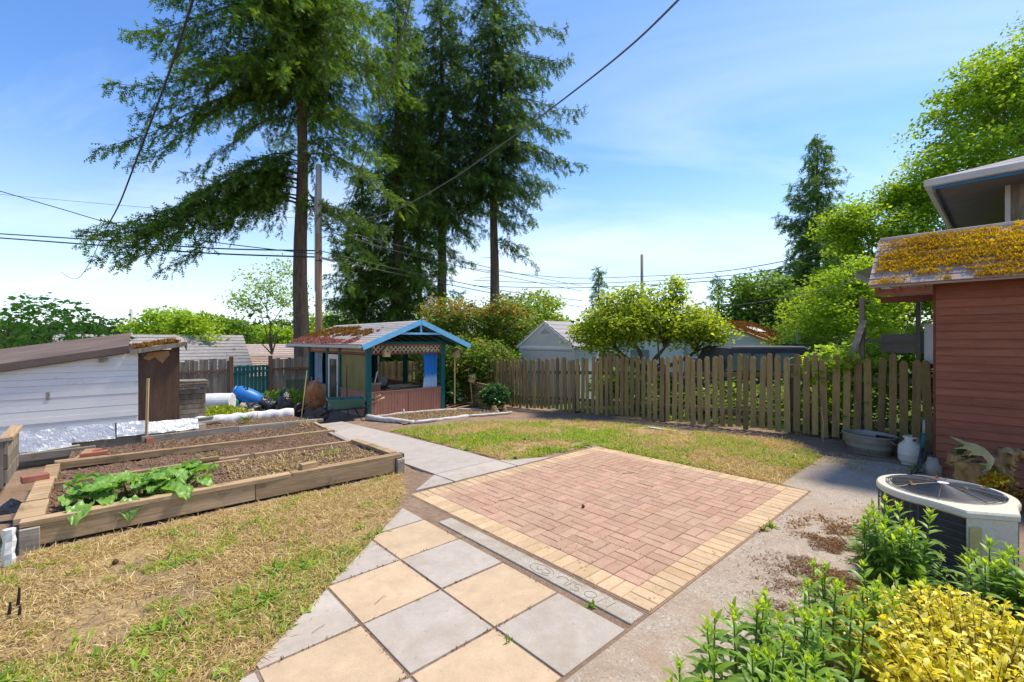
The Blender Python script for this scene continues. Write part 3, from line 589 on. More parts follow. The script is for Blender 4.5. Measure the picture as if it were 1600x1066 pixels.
# ------------------------------------------------------------------ fences
fence = tag(empty('picket_fence', W(10.0, 2.0, zgf(10,2)), YAW), 'weathered mossy picket fence along the right side of the yard', 'fence')
FU = 10.0
def picket(w, h):
    b = MB(); x = w/2
    b.prism([(-x,0),(x,0),(x,h-0.055),(x*0.45,h),(-x*0.45,h-0.004),(-x,h-0.05)], -0.011, 0.011, axis='x'); return b.mesh('picket', m_picket)
pk = [picket(0.106, 1.52), picket(0.114, 1.50), picket(0.100, 1.54), picket(0.110, 1.47)]
v = 0.12
while v < 20.2:
    inst('picket', random.choice(pk), fence, (jit(.014), v-2.0, zgf(FU,v)-zgf(FU,2.0)+0.05+jit(.08)), (jit(.05), jit(.06), jit(.12)))
    v += 0.158+jit(.022)
rb = MB()
for z0 in (0.38, 1.15):
    for a_, b_ in ((0.2,2.9),(2.9,5.6),(5.6,8.3),(8.3,11.0),(11.0,13.7),(13.7,16.4),(16.4,20.2)):
        rb = MB().beam((0.055, a_-2, zgf(FU,a_)+z0-zgf(FU,2)), (0.055, b_-2.004, zgf(FU,b_)+z0-zgf(FU,2)), 0.045, 0.09); rb.build('rail', m_rail, fence)
for vv in (0.2,2.9,5.6,8.3,11.0,13.7,16.4):
    MB().box(0.08,0.17,-0.045,0.045,-0.3,1.36).build('post', m_rail, fence, loc=(0, vv-2.0, zgf(FU,vv)-zgf(FU,2)))
# back fence of upright boards
BV = 20.3
bf = tag(empty('board_fence', W(3, BV, zgf(3,BV)), YAW), 'grey upright board fence at the back, left and right of the teal gate', 'fence')
bme = [MB().box(-.07,.07,-.01,.01,0,h).mesh('board', m_oldboard) for h in (1.72, 1.69, 1.75)]
u = -2.5
while u < 10.0:
    if not (3.80 < u < 5.30): inst('board', random.choice(bme), bf, (u-3, jit(.01), 0.02+jit(.05)), (jit(.02), jit(.03), jit(.03)))
    u += 0.146
for a_, b_ in ((-2.5,0.6),(0.6,3.78),(5.30,7.6),(7.6,9.95)):
    for z0 in (0.35, 1.28): MB().box(a_-3, b_-3.01, -0.065, -0.014, z0, z0+0.075).build('rail', m_rustpost, bf)
for uu in (3.86, 5.24):
    MB().box(uu-3-.06, uu-3+.06, -.10, .05, -.3, 1.86).build('gate_post', m_rustpost, bf)
gate = thing('garden_gate', 'teal slatted garden gate between two reddish posts at the back', 'gate', 4.55, BV-0.05)
for i in range(9): MB().box(-.60+i*.139, -.60+i*.139+.098, -.012, .012, .08, 1.48+0.015*(i%2)).build('slat', m_gateteal, gate)
for z0 in (0.28, 1.22): MB().box(-.61, .61, -.05, -.013, z0, z0+.09).build('rail', m_gateteal, gate)
MB().box(-.61,.61,-.05,.0,1.40,1.47).build('rail', m_gateteal, gate)
gp = thing('green_sheet', 'translucent green plastic sheet leaning on the back fence', 'sheet', 6.4, 19.6)
MB().obox((0,0,.45),(1.5,.01,.85),(R(-14),0,0)).build('panel', m_greensheet, gp)
# ------------------------------------------------------------------ raised beds
def soil_patch(name, poly, ztop, parent, org, amp=0.035, step=0.055, mound=0.0):
    p = np.array(poly); lo, hi = p.min(0), p.max(0)
    a = np.arange(lo[0], hi[0]+step, step); b = np.arange(lo[1], hi[1]+step, step); A, B = np.meshgrid(a, b, indexing='ij')
    A = np.minimum(A, hi[0]); B = np.minimum(B, hi[1])
    zt = ztop(A, B) if callable(ztop) else ztop
    z = zt + (fbm(A, B, 3.0)-0.5)*amp*2 + (vnoise(A,B,13)-.5)*amp
    n, m = A.shape; ix = np.arange(n*m).reshape(n,m); f = np.stack([ix[:-1,:-1],ix[1:,:-1],ix[1:,1:],ix[:-1,1:]],-1).reshape(-1,4)
    return npobj(name, np.stack([A-org[0], B-org[1], z-org[2]],-1).reshape(-1,3), f, m_soil, parent, smooth=True)
def clods(name, poly, n, zt, parent, org, s=(0.006,0.022)):
    q = sample(poly, n); r = s[0]+(s[1]-s[0])*rng.random(n)**3
    base = np.array([(1,0,0),(-1,0,0),(0,1,0),(0,-1,0),(0,0,1),(0,0,-1)],float); tf = np.array([(0,2,4),(2,1,4),(1,3,4),(3,0,4),(2,0,5),(1,2,5),(3,1,5),(0,3,5)])
    z = zt(q[:,0],q[:,1]) if callable(zt) else np.full(n, zt)
    z = z + (fbm(q[:,0], q[:,1], 3.0)-0.5)*0.07 + (vnoise(q[:,0],q[:,1],13)-.5)*0.035
    v = base[None]*r[:,None,None]*(0.7+0.6*rng.random((n,6,1))) + np.stack([q[:,0]-org[0], q[:,1]-org[1], z+r*0.2-org[2]],-1)[:,None,:]
    f = (tf[None]+(np.arange(n)*6)[:,None,None]).reshape(-1,3)
    return tag(npobj(name, v.reshape(-1,3), f, m_clod, parent), kind='stuff')
def board(parent, a, b, w, h, mat, bev=0.006, name='board'):
    """plank between two local points, modelled along its own x axis"""
    a = Vector(a); b = Vector(b); d = b-a; L = d.length
    nseg = max(2, int(L/0.5)); vs = []; mb = MB()
    for i in range(nseg+1):
        x = -L/2+L*i/nseg; k = jit(.006); q = jit(.006)
        vs += [(x,-w/2+k,-h/2+q),(x,w/2+k,-h/2+q),(x,w/2+k,h/2+q),(x,-w/2+k,h/2+q)]
    fs = [(0,1,2,3),(nseg*4+3,nseg*4+2,nseg*4+1,nseg*4)]+[(i*4+j,(i+1)*4+j,(i+1)*4+(j+1)%4,i*4+(j+1)%4) for i in range(nseg) for j in range(4)]
    o = mb.add(vs, fs).build(name, mat, parent, bevel=bev, loc=(a+b)/2)
    o.rotation_euler = (0, -math.atan2(d.z, math.hypot(d.x,d.y)), math.atan2(d.y, d.x)); return o
def bedthing(label, u, v): return thing('raised_bed', label, 'garden bed', u, v, 0.0)
# nearest bed
b1 = bedthing('nearest raised bed of heavy timbers with rhubarb growing in it', -.5, 5.95)
o1 = (-.5, 5.95, 0)
board(b1, (0.06,0.0,.09), (1.86,-.03,.09), .07, .19, m_timber); board(b1, (1.865,-.03,.09), (3.60,-.10,.09), .07, .19, m_timber)
board(b1, (0.0,.02,.205), (2.25,-.02,.205), .13, .05, m_timber); board(b1, (2.255,-.02,.205), (3.72,-.075,.205), .13, .05, m_timber)
board(b1, (3.66,.04,.205), (3.66,1.38,.185), .12, .05, m_timber_y); board(b1, (3.655,.02,.10), (3.655,1.38,.09), .06, .17, m_timber)
board(b1, (0.05,.10,.20), (0.05,.72,.19), .20, .06, m_timber_y); board(b1, (0.05,.86,.17), (0.05,1.95,.15), .16, .06, m_timber_y); board(b1, (.06,.08,.09), (.06,1.4,.08), .06, .18, m_timber)
board(b1, (0.15,1.40,.17), (2.15,1.46,.15), .07, .10, m_timber); board(b1, (0.75,1.33,.145), (2.0,1.36,.14), .05, .08, m_timber); board(b1, (2.2,1.46,.15), (3.62,1.43,.13), .07, .10, m_timber)
MB().box(-.06,.07,-.045,.06,-.05,.17).build('corner_post', m_greytimber, b1, loc=(.06,-.03,0), bevel=.006); MB().box(-.06,.05,-.05,.05,-.05,.17).build('corner_post', m_greytimber, b1, loc=(3.68,-.12,0), bevel=.006)
MB().obox((3.71,-.075,.205),(.06,.12,.05)).build('dark_end', m_dark, b1)  # near-black block at the right end of the front cap board
P1 = [(-.44,6.02),(3.12,5.95),(3.10,7.36),(-.44,7.36)]
soil_patch('soil', P1, lambda a,b: 0.145+0*a, b1, o1); clods('soil_crumbs', P1, 5000, 0.15, b1, o1)
q = sample([(1.2,6.1),(3.0,6.05),(3.0,7.2),(1.2,7.2)], 1500); D = rng.normal(size=(1500,3)); D[:,2] = np.abs(D[:,2])*.3
tag(leaf_obj('dry_mulch', np.stack([q[:,0]-o1[0], q[:,1]-o1[1], np.full(1500,.175)],-1), D, np.tile((0,0,1.),(1500,1)), .03+.06*rng.random(1500), .004+.006*rng.random(1500), m_straw, b1, T=T_BLD), kind='stuff')
# second, third, fourth beds
b2 = bedthing('second raised bed with bare dark soil, behind the rhubarb bed', -.45, 7.42); o2 = (-.45,7.42,0)
board(b2, (.06,1.43,.12), (3.86,1.42,.06), .09, .10, m_timber); board(b2, (3.66,.06,.07),(3.74,1.30,.05), .08,.09, m_greytimber); board(b2, (.03,.40,.14),(.02,1.36,.13),.14,.06,m_timber_y)
P2 = [(-.42,7.45),(3.25,7.42),(3.28,8.80),(-.40,8.80)]; S2 = lambda a,b: 0.075-0.02*(b-7.4); soil_patch('soil', P2, S2, b2, o2); clods('soil_crumbs', P2, 4500, S2, b2, o2)
b3 = bedthing('third raised bed with bare soil and a greyish back board', -.4, 8.9); o3 = (-.4,8.9,0)
board(b3, (1.0,1.50,.05), (2.5,1.54,.04), .05, .16, m_greytimber); board(b3, (2.51,1.54,.035), (4.05,1.56,.0), .05, .16, m_greytimber); board(b3, (3.82,.05,.04), (3.96,1.45,.0), .07, .07, m_timber)
board(b3, (-.02,-.02,.14),(.52,.0,.135),.12,.07,m_timber); board(b3, (.2,.1,.1),(.34,1.0,.09),.12,.05,m_timber_y)
P3 = [(-.3,8.92),(3.4,8.9),(3.5,10.40),(-.25,10.6)]; S3 = lambda a,b: 0.05-0.035*(b-8.9); soil_patch('soil', P3, S3, b3, o3); clods('soil_crumbs', P3, 4000, S3, b3, o3)
b4 = bedthing('farthest raised bed edged with white plastic, beside the white shed', .9, 10.5); o4 = (.9,10.5,0)
P4 = [(.95,10.5),(3.6,10.5),(3.8,12.65),(1.45,12.65),(1.35,10.98),(.95,10.98)]
soil_patch('soil', [(.95,10.52),(3.7,10.52),(3.7,12.65),(.95,12.65)], lambda a,b: -0.01-0.055*(b-10.5), b4, o4); clods('soil_crumbs', P4, 3500, lambda a,b: -0.01-0.055*(b-10.5), b4, o4)
pe = MB(); n = 40; vs = []
for i in range(n+1):
    u_ = 1.7+2.15*i/n; w_ = 0.012*math.sin(i*1.3)+0.01*math.sin(i*.5)
    for (dv, z_) in ((-.02,-.16),(-.045,-.05),(-.03,.055),(.02,.085),(.07,.06),(.08,-.16)): vs.append((u_-.9, 12.72+dv+w_-10.5, z_+0.012*math.sin(i*.9)-.03))
pe.add(vs, [(i*6+j,(i+1)*6+j,(i+1)*6+j+1,i*6+j+1) for i in range(n) for j in range(5)]+[(0,1,2,3,4,5),tuple(n*6+j for j in (5,4,3,2,1,0))]).build('plastic_edging', m_plastic_white, b4, smooth=True)
board(b4, (.35,2.1,.02), (1.15,2.22,.03), .10,.035, m_greytimber); board(b4, (.75,2.0,-.06), (1.35,2.08,-.06), .10,.05, m_greytimber)
# loose things lying on the beds
def loose(name, label, cat, u, v, z, size, rz, mat, rx=0):
    o = MB().obox((0,0,size[2]/2), size, (rx,0,0)).build(name, mat, bevel=0.006, loc=W(u,v,z), rz=YAW+rz); return tag(o, label, cat)
loose('timber_block', 'short pale timber offcut on the near edge of the rhubarb bed', 'timber block', 1.98, 5.97, .232, (.20,.095,.07), .12, m_timber)
loose('timber_block', 'small timber offcut on the board behind the rhubarb', 'timber block', 1.15, 7.38, .20, (.22,.06,.045), .05, m_timber)
loose('brick', 'red brick lying on the left end of the second bed', 'brick', -.53, 7.80, .175, (.23,.115,.075), .2, m_redbrickblock)
loose('brick', 'dark red brick on the corner of the third bed', 'brick', -.02, 8.95, .175, (.30,.10,.05), .02, m_redbrickblock)
loose('brick', 'broken red brick in front of the silver foil', 'brick', -.02, 9.75, .02, (.17,.12,.10), .5, m_redbrickblock)
loose('brick', 'red brick at the foot of the leaning stick', 'brick', .72, 10.42, .0, (.17,.12,.10), .4, m_redbrickblock)
loose('grey_block', 'grey block at the right foot of the brown plywood', 'block', 1.62, 11.75, -.10, (.22,.18,.14), .5, m_greytimber)
loose('timber_block', 'pale offcut at the end of the grey garden board', 'timber block', 3.62, 10.72, -.03, (.50,.09,.06), -.2, m_greytimber)
# planter box at the far left edge
pb = thing('planter_box', 'grey wooden planter box at the left edge of the picture', 'planter', -1.35, 9.0, 0.0)
for i, z_ in enumerate((.05,.23,.41)): MB().box(-.45,.50,-.52,-.48,z_,z_+.17).build('board', m_greytimber, pb, bevel=.004); MB().box(.50,.54,-.52,.55,z_,z_+.17).build('board', m_oldboard, pb, bevel=.004)
for x_ in (.1,.44): MB().box(x_,x_+.06,-.545,-.522,0,.6).build('batten', m_oldboard, pb)
MB().box(-.45,.50,-.479,.55,0.0,.48).build('soil', m_soil, pb)
MB().obox((.05,-.50,.605),(1.0,.12,.04)).build('cap_board', m_greytimber, pb); MB().obox((.52,.03,.606),(.12,1.1,.04)).build('cap_board', m_timber_y, pb)
bagp = MB(); bagp.add([(-.13,-.05,0),(.10,-.08,.0),(.14,.05,.0),(-.10,.08,.0),(-.10,-.03,.07),(.05,-.05,.13),(.10,.03,.06),(-.04,.05,.10),(.0,.0,.15)],[(0,1,5,4),(1,2,6,5),(2,3,7,6),(3,0,4,7),(4,5,8),(5,6,8),(6,7,8),(7,4,8),(3,2,1,0)])
tag(bagp.build('plastic_bag', m_bag, loc=W(-.66,7.15,0.02), rz=YAW), 'crumpled black plastic bag at the left end of the beds', 'bag')
# white torn post and stakes at the lower left edge
wp = MB(); vs = []
for i, z_ in enumerate(np.linspace(0,.30,7)):
    for j in range(6): vs.append(((.040+.006*math.sin(i*2.1+j))*math.cos(j*1.047)+.006*i/6, (.035+.005*math.cos(i*1.7+j*2))*math.sin(j*1.047), z_))
wp.add(vs, [(i*6+j,i*6+(j+1)%6,(i+1)*6+(j+1)%6,(i+1)*6+j) for i in range(6) for j in range(6)]+[tuple(range(36,42))])
tag(wp.build('white_post', m_plastic_white, loc=W(-.535,5.60,-.02), rz=YAW), 'short white weathered post at the left edge by the rhubarb bed', 'post')
for k,(u_,v_,h_) in enumerate(((-.22,4.55,.14),(-.25,4.42,.11),(-.20,4.36,.09))):
    tag(MB().tube([(0,0,-.05),(.01,.0,h_*.6),(.012,.005,h_)],[.010,.009,.006],7).build('stake', m_blackmetal, loc=W(u_-.18,v_+.05,0), rz=YAW), ['tallest','middle','shortest'][k]+' of three dark stakes in the grass at the left edge', 'stake', 'dark stakes at the left edge')
# rhubarb: big crinkled leaves on stalks
rh = thing('rhubarb', 'rhubarb with large crinkled leaves in the nearest raised bed', 'plant', .35, 6.28, .14)
def rleaf(L, Wd, seed):
    r_ = np.random.default_rng(seed); na, nb = 12, 11; vs = []
    for i in range(na):
        s_ = i/(na-1); w_ = Wd*(math.sin(math.pi*min(1,(s_*0.86+0.10)))**0.7)*(1.0-.30*s_)
        for j in range(nb):
            k = -1+2*j/(nb-1); ed = abs(k)**2
            x_ = L*(s_-0.06) - 0.16*L*ed*(1-s_); y_ = w_*k*(1+.08*math.sin(9*s_+3*k))
            z_ = 0.10*L*math.sin(s_*2.6) - .16*L*s_*s_ + .05*L*ed + (.05*math.sin(k*10+s_*5+seed)+.045*math.sin(s_*17+k*3+seed))*L*(.35+ed) + r_.normal()*.008
            vs.append((x_+r_.normal()*.006*ed, y_, z_))
    fs = [(i*nb+j,(i+1)*nb+j,(i+1)*nb+j+1,i*nb+j+1) for i in range(na-1) for j in range(nb-1)]
    return npmesh('leaf', vs, fs, m_rhub, tint=np.clip(r_.normal(.5,.18,len(fs)),0,1), smooth=True)
rme = [rleaf(.22,.10,1), rleaf(.19,.092,2), rleaf(.25,.108,3), rleaf(.165,.08,4)]
for k in range(70):
    a_ = random.random()*6.283; ex = (-.42,-.12,.15,.42,.3)[k%5]+jit(.3); ey = jit(.42)
    h_ = .10+.15*random.random(); o_ = inst('leaf', rme[k%4], rh, (ex, ey+.02, h_), (jit(.9), -.35+.75*random.random(), a_))
    if k % 2 == 0: MB().tube([(ex*.7,ey*.5,0),(ex*.9,ey*.8,h_*.7),(ex,ey+.02,h_)],[.012,.010,.007],6).build('stalk', m_stem, rh, smooth=True)
for k,(ex,ey,h_,a_,pt) in enumerate(((-.10,-.30,.10,-1.6,.95),(.33,-.33,.13,-1.4,.45),(-.42,-.28,.12,-2.0,.4),(.52,-.2,.14,-1.0,.3))):
    inst('leaf', rme[k], rh, (ex,ey,h_), (jit(.2), pt, a_))
def sprout(label, u, v, z, n, mat, h, cat='seedling'):
    t_ = thing('sprout', label, cat, u, v, z); m_ = n
    D = rdir(m_, .9); leafblade_obj('leaf', rng.normal(size=(m_,3))*(.06,.06,.02)+(0,0,.03), D, np.tile((0,0,1.),(m_,1))+rng.normal(size=(m_,3))*.3, h*(.5+rng.random(m_)), h*.18, mat, t_)
sprout('reddish-green sprouts on the board behind the rhubarb', 1.22, 7.5, .12, 26, m_redbush, .16)
sprout('small dry weeds at the far end of the third bed', 3.3, 10.2, .0, 30, m_straw, .14)
sprout('small reddish weeds in front of the white plastic edging', 2.6, 11.9, -.06, 36, m_redbush, .16)
sprout('tiny green weeds at the right end of the second bed', 2.9, 8.65, .05, 16, m_weed, .08)
sprout('dry yellow weeds in the middle of the nearest bed', 1.75, 6.35, .15, 26, m_straw, .13)
sprout('yellow-green weeds at the right of the nearest bed', 2.55, 6.75, .14, 20, m_weed, .10)
sprout('small yellow weed by the foot of the foil-wrapped wall', 1.12, 10.55, .0, 16, m_weed, .12)
# ------------------------------------------------------------------ old white shed on the left
SV = 11.0
sh = thing('white_shed', 'low old shed with white plank siding, brown roof and foil skirt', 'shed', 0.0, SV, 0.0)
def rl(u): return 1.345+0.177*(u+1.14)          # underside of the sloping roof edge
pz = 0.335; k = 0
while pz < 1.68:
    poly = [(-3.4,pz),(0.585,pz),(0.585,pz+.103),(-3.4,pz+.103)]
    poly = clip(poly, -0.177, 1, 1.345+0.177*1.14)
    if len(poly) >= 3: 
        b = MB(); b.prism(poly, -0.012, 0.012, axis='y'); o = b.build('plank', m_white, sh, bevel=.003); o.rotation_euler = (R(-3.0),0,0); o.location = (0, pz*math.sin(R(-3.0))*-0+(-0.0), 0); o.location.y = -(pz+.05)*math.tan(R(3.0))*-1*-1+0.0
        o.rotation_euler = (0,0,0); o.location = (0, jit(.006)-(0.008 if k%2 else 0), 0)
    pz += .1055; k += 1
MB().box(-3.4,.58,.02,.04,0,1.3).build('inner_wall', m_dark, sh)
MB().box(.585,1.20,-.008,.012,.27,1.66).build('plywood_panel', m_ply, sh)
b = MB(); b.prism([(.66,1.50),(.74,1.46),(.83,1.52),(.90,1.44),(.95,1.40),(1.0,1.49),(1.06,1.55),(1.05,1.64),(.68,1.60)], -.013, -.009, axis='y'); b.build('peeled_patch', m_plyorange, sh)
MB().box(1.20,1.215,0,1.2,.0,1.72).build('side_wall', m_ply, sh)
MB().box(-3.4,-3.37,0,1.2,.0,1.2).build('side_wall', m_ply, sh)
# roof: one brown roll-roofing slab, one mossy shingle slab
def slope_slab(b, u0, u1, v0, v1, th, rise, off=0.0):
    z = lambda u, v: rl(u)+off+rise*(v-v0)
    vs = [(u0,v0,z(u0,v0)),(u1,v0,z(u1,v0)),(u1+.10,v1,z(u1,v1)),(u0,v1,z(u0,v1))]; vs += [(a_,b_,c_+th) for a_,b_,c_ in vs]
    b.add(vs, [(0,3,2,1),(4,5,6,7),(0,1,5,4),(1,2,6,5),(2,3,7,6),(3,0,4,7)])
b = MB(); slope_slab(b, -3.6, .44, -.10, 1.3, .028, .22, 0.035); rf = b.build('roof', m_rollroof, sh)
b = MB(); slope_slab(b, .46, 1.30, -.12, 1.3, .035, .07, .0); rf2 = b.build('roof', m_shingle_pink, sh)
MB().beam((.46,-.135,rl(.46)-.005),(1.31,-.135,rl(1.31)-.005),.02,.085).build('fascia', m_oldboard, rf2)
b = MB(); slope_slab(b, -3.6,.445,-.125,-.10,.12,.0,-.005); b.build('fascia', m_rollroof, rf)
MB().beam((1.315,-.12,rl(1.3)-.05),(1.36,.5,rl(1.3)+.02),.02,.16).build('barge_board', m_greytimber, rf2)
n = 2600; uu = .48+.72*rng.random(n); vv = -.10+.8*rng.random(n)**1.3; kk = fbm(uu*2,vv*2,2.5) > .42; uu, vv = uu[kk], vv[kk]; n = len(uu)
leaf_obj('moss', np.stack([uu,vv,1.345+0.177*(uu+1.14)+.04+.07*(vv+.12)],-1), rdir(n,1.2), rdir(n), .03+.04*rng.random(n), .02+.02*rng.random(n), m_mossorange, rf2)
MB().obox((0.1,-.06,1.485),(.13,.10,.06),(0,R(-10),0)).build('rafter_end', m_oldboard, sh); MB().obox((.66,-.03,1.60),(.09,.06,.12)).build('rafter_end', m_dark, sh)
MB().box(-.62,-.575,-.028,-.018,.83,.96).build('bare_patch', m_oldboard, sh)
# foil skirt, crumpled
def crumple(name, u0, u1, z0, z1, mat, parent, amp=.02, y0=-.05, tilt=.12):
    na, nb = max(6,int((u1-u0)/.08)), 6; vs = []
    for i in range(na+1):
        for j in range(nb+1):
            s_ = j/nb; u_ = u0+(u1-u0)*i/na
            vs.append((u_, y0-tilt*(1-s_)+amp*math.sin(i*1.7+j*2.3)*.6+jit(amp), z0+(z1-z0)*s_))
    o = npobj(name, vs, np.array([(i*(nb+1)+j,(i+1)*(nb+1)+j,(i+1)*(nb+1)+j+1,i*(nb+1)+j+1) for i in range(na) for j in range(nb)]), mat, parent, smooth=True); return o
crumple('foil_sheet', -.92, -.30, .02, .345, m_foil, sh, .022, -.07, .15); crumple('foil_sheet', -.36, .26, .08, .35, m_foil, sh, .010, -.055, .10)
crumple('foil_sheet', .28, .74, .10, .34, m_foil, sh, .014, -.05, .12); crumple('foil_sheet', .70, 1.5, .10, .30, m_foil, sh, .022, -.055, .16); crumple('foil_sheet', -3.4, -.90, .05, .36, m_foil, sh, .02, -.05, .1)
MB().box(-3.2,1.2,-.02,.02,-.35,.12).build('sill', m_greytimber, sh); board(sh, (-.9,-.28,-.01),(-.2,-.2,.03),.10,.04, m_greytimber); board(sh, (-.95,-.36,-.04),(.0,-.42,-.02),.03,.12, m_greytimber)
tag(MB().beam((0,0,0),(.03,.06,1.12),.035,.035).build('wooden_stick', m_handle, loc=W(.68,10.62,.02), rz=YAW), 'thin wooden stick leaning on the brown plywood of the white shed', 'stick')
cb = thing('compost_bin', 'old grey plank bin beside the brown plywood panel', 'bin', 1.62, 13.1)
for i in range(9): MB().box(-.28+jit(.01),.30+jit(.01),-.25,-.215,.02+i*.115,.125+i*.115).build('plank', m_oldboard, cb); MB().box(.27,.30,-.21,.30,.02+i*.115,.125+i*.115).build('plank', m_oldboard, cb)
MB().box(-.27,.26,-.21,.28,0,1.0).build('fill', m_soil, cb)
for i in range(4): MB().obox((0,.0+jit(.02),1.09+i*.045),(.70+jit(.05),.62,.035),(0,jit(.05),jit(.05))).build('lid_board', m_oldboard, cb)
# ------------------------------------------------------------------ garden house (open gazebo)
gz0 = -0.31
gh = thing('garden_house', 'open garden house with teal posts, salmon half walls and blue gable trim', 'gazebo', 5.6, 12.05, gz0)
GW, GD = 2.44, 4.63                                # local x = u, y = v
def post(x, y, h=2.02, w=.13): return MB().box(x-w/2,x+w/2,y-w/2,y+w/2,-.15,h).build('post', m_teal, gh, bevel=.006)
for x_, y_ in ((0,0),(GW,0),(0,GD),(GW,GD),(0,1.92),(0,2.95),(GW,2.3)): post(x_, y_)
MB().box(-.05,GW+.05,-.05,GD+.05,-.2,.02).build('floor', m_greytimber, gh)
# half walls of grooved boards
def halfwall(x0, x1, y, h, axis='x'):
    n_ = int((x1-x0)/.088); w_ = (x1-x0)/n_
    for i in range(n_):
        a_, b_ = x0+i*w_+.004, x0+(i+1)*w_-.004
        (MB().box(a_,b_,y-.012,y+.012,.0,h) if axis == 'x' else MB().box(y-.012,y+.012,a_,b_,.0,h)).build('wall_board', m_salmon, gh)
    (MB().box(x0,x1,y+.013,y+.02,.0,h-.01) if axis == 'x' else MB().box(y+.013,y+.02,x0,x1,.0,h-.01)).build('backing', m_latred, gh)
    (MB().box(x0,x1,y-.03,y+.05,h,h+.03) if axis == 'x' else MB().box(y-.03,y+.05,x0,x1,h,h+.03)).build('cap_rail', m_salmon, gh)
halfwall(.066, GW-.066, -.03, .67); MB().box(GW*.52-.03,GW*.52+.03,-.055,-.043,0,.67).build('batten', m_salmon, gh)
halfwall(.07, 1.85, -.03, .67, 'y'); halfwall(3.02, GD-.07, -.03, .67, 'y')
halfwall(.07, GW-.07, GD+.02, .67); halfwall(.07, GD-.07, GW+.02, .67, 'y')
# lattice bands under the eaves
def lattice(x0, x1, y, z0, z1, axis='x', m=6):
    fr = MB(); f = .045
    def bx(b, a0, a1, c0, c1, t0, t1):
        return b.box(a0,a1,y+t0,y+t1,c0,c1) if axis == 'x' else b.box(y+t0,y+t1,a0,a1,c0,c1)
    bx(fr,x0,x1,z0,z0+f,-.03,.02); bx(fr,x0,x1,z1-f,z1,-.03,.02); bx(fr,x0,x0+f,z0+f,z1-f,-.028,.018); bx(fr,x1-f,x1,z0+f,z1-f,-.028,.018); fr.build('lattice_frame', m_latred, gh)
    h = z1-z0-2*f; st = MB(); s_ = x0+f
    dx_ = h; p = .135; i = -int(dx_/p)-1
    while s_+i*p < x1-f:
        for sg in (1,-1):
            xa, xb = s_+i*p, s_+i*p+dx_
            za, zb = (z0+f, z1-f) if sg > 0 else (z1-f, z0+f)
            ta = max(0,(x0+f-xa)/dx_); tb = min(1,(x1-f-xa)/dx_)
            if tb-ta > .08:
                q = lambda t_: (xa+dx_*t_, za+(zb-za)*t_)
                (a0,c0),(a1,c1) = q(ta),q(tb); off = -.006 if sg > 0 else .005
                if axis == 'x': st.beam((a0,y+off,c0),(a1,y+off,c1),.010,.032,up=(0,1,0)) if False else st.beam((a0,y+off,c0),(a1,y+off,c1),.008,.034)
                else: st.beam((y+off,a0,c0),(y+off,a1,c1),.008,.034)
        i += 1
    st.build('lattice', m_lattice, gh)
lattice(.07, GW-.07, -.02, 1.74, 2.03); lattice(.07,1.85,-.02,1.74,2.0,'y'); lattice(2.0,2.88,-.02,1.74,2.0,'y'); lattice(3.02,GD-.07,-.02,1.74,2.0,'y')
# door with glass
dr = MB(); 
for b_ in ((2.04,2.15,.03,1.70),(2.76,2.87,.03,1.70)): dr.box(-.045,-.005,b_[0],b_[1],b_[2],b_[3])
dr.box(-.045,-.005,2.15,2.76,1.55,1.70); dr.box(-.045,-.005,2.15,2.76,.03,.20); door = dr.build('door', m_ivory, gh, bevel=.003)
MB().box(-.03,-.02,2.15,2.76,.20,1.55).build('pane', m_glass, door); MB().tube([(-.045,2.81-.70,.78),(-.08,2.81-.70,.78),(-.085,2.87-.70,.78)],.014,8).build('handle', m_blackmetal, door)
MB().box(-.012,-.006,.10,1.85,.70,1.72).build('screen', m_screen, gh)
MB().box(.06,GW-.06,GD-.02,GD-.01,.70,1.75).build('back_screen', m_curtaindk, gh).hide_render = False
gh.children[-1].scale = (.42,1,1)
def curtain(x0, x1, y, z0, z1, mat, axis='x', name='curtain'):
    na, nb = 26, 8; vs = []
    for i in range(na+1):
        for j in range(nb+1):
            s_ = i/na; t_ = j/nb; w_ = .035*math.sin(s_*24)+.012*math.sin(s_*51); pinch = 1-.10*math.sin(math.pi*t_)
            a_ = x1-(x1-x0)*(1-s_)*pinch; vs.append((a_,y+w_*(1.1-.3*t_),z0+(z1-z0)*t_) if axis=='x' else (y+w_,a_,z0+(z1-z0)*t_))
    return npobj(name, vs, np.array([(i*(nb+1)+j,(i+1)*(nb+1)+j,(i+1)*(nb+1)+j+1,i*(nb+1)+j+1) for i in range(na) for j in range(nb)]), mat, gh, smooth=True)
curtain(1.80, 2.30, .10, .68, 1.80, m_curtain)
curtain(GD-.95, GD-.30, .08, .70, 1.75, m_curtaingrey, 'y'); curtain(.55,.85,GD-.12,.3,1.75,m_curtaingrey); curtain(.2,.5,GD-.15,.3,1.75,m_curtaindk)
MB().box(1.02,1.10,GD-.06,GD+.0,.7,1.75).build('back_post', m_dark, gh)
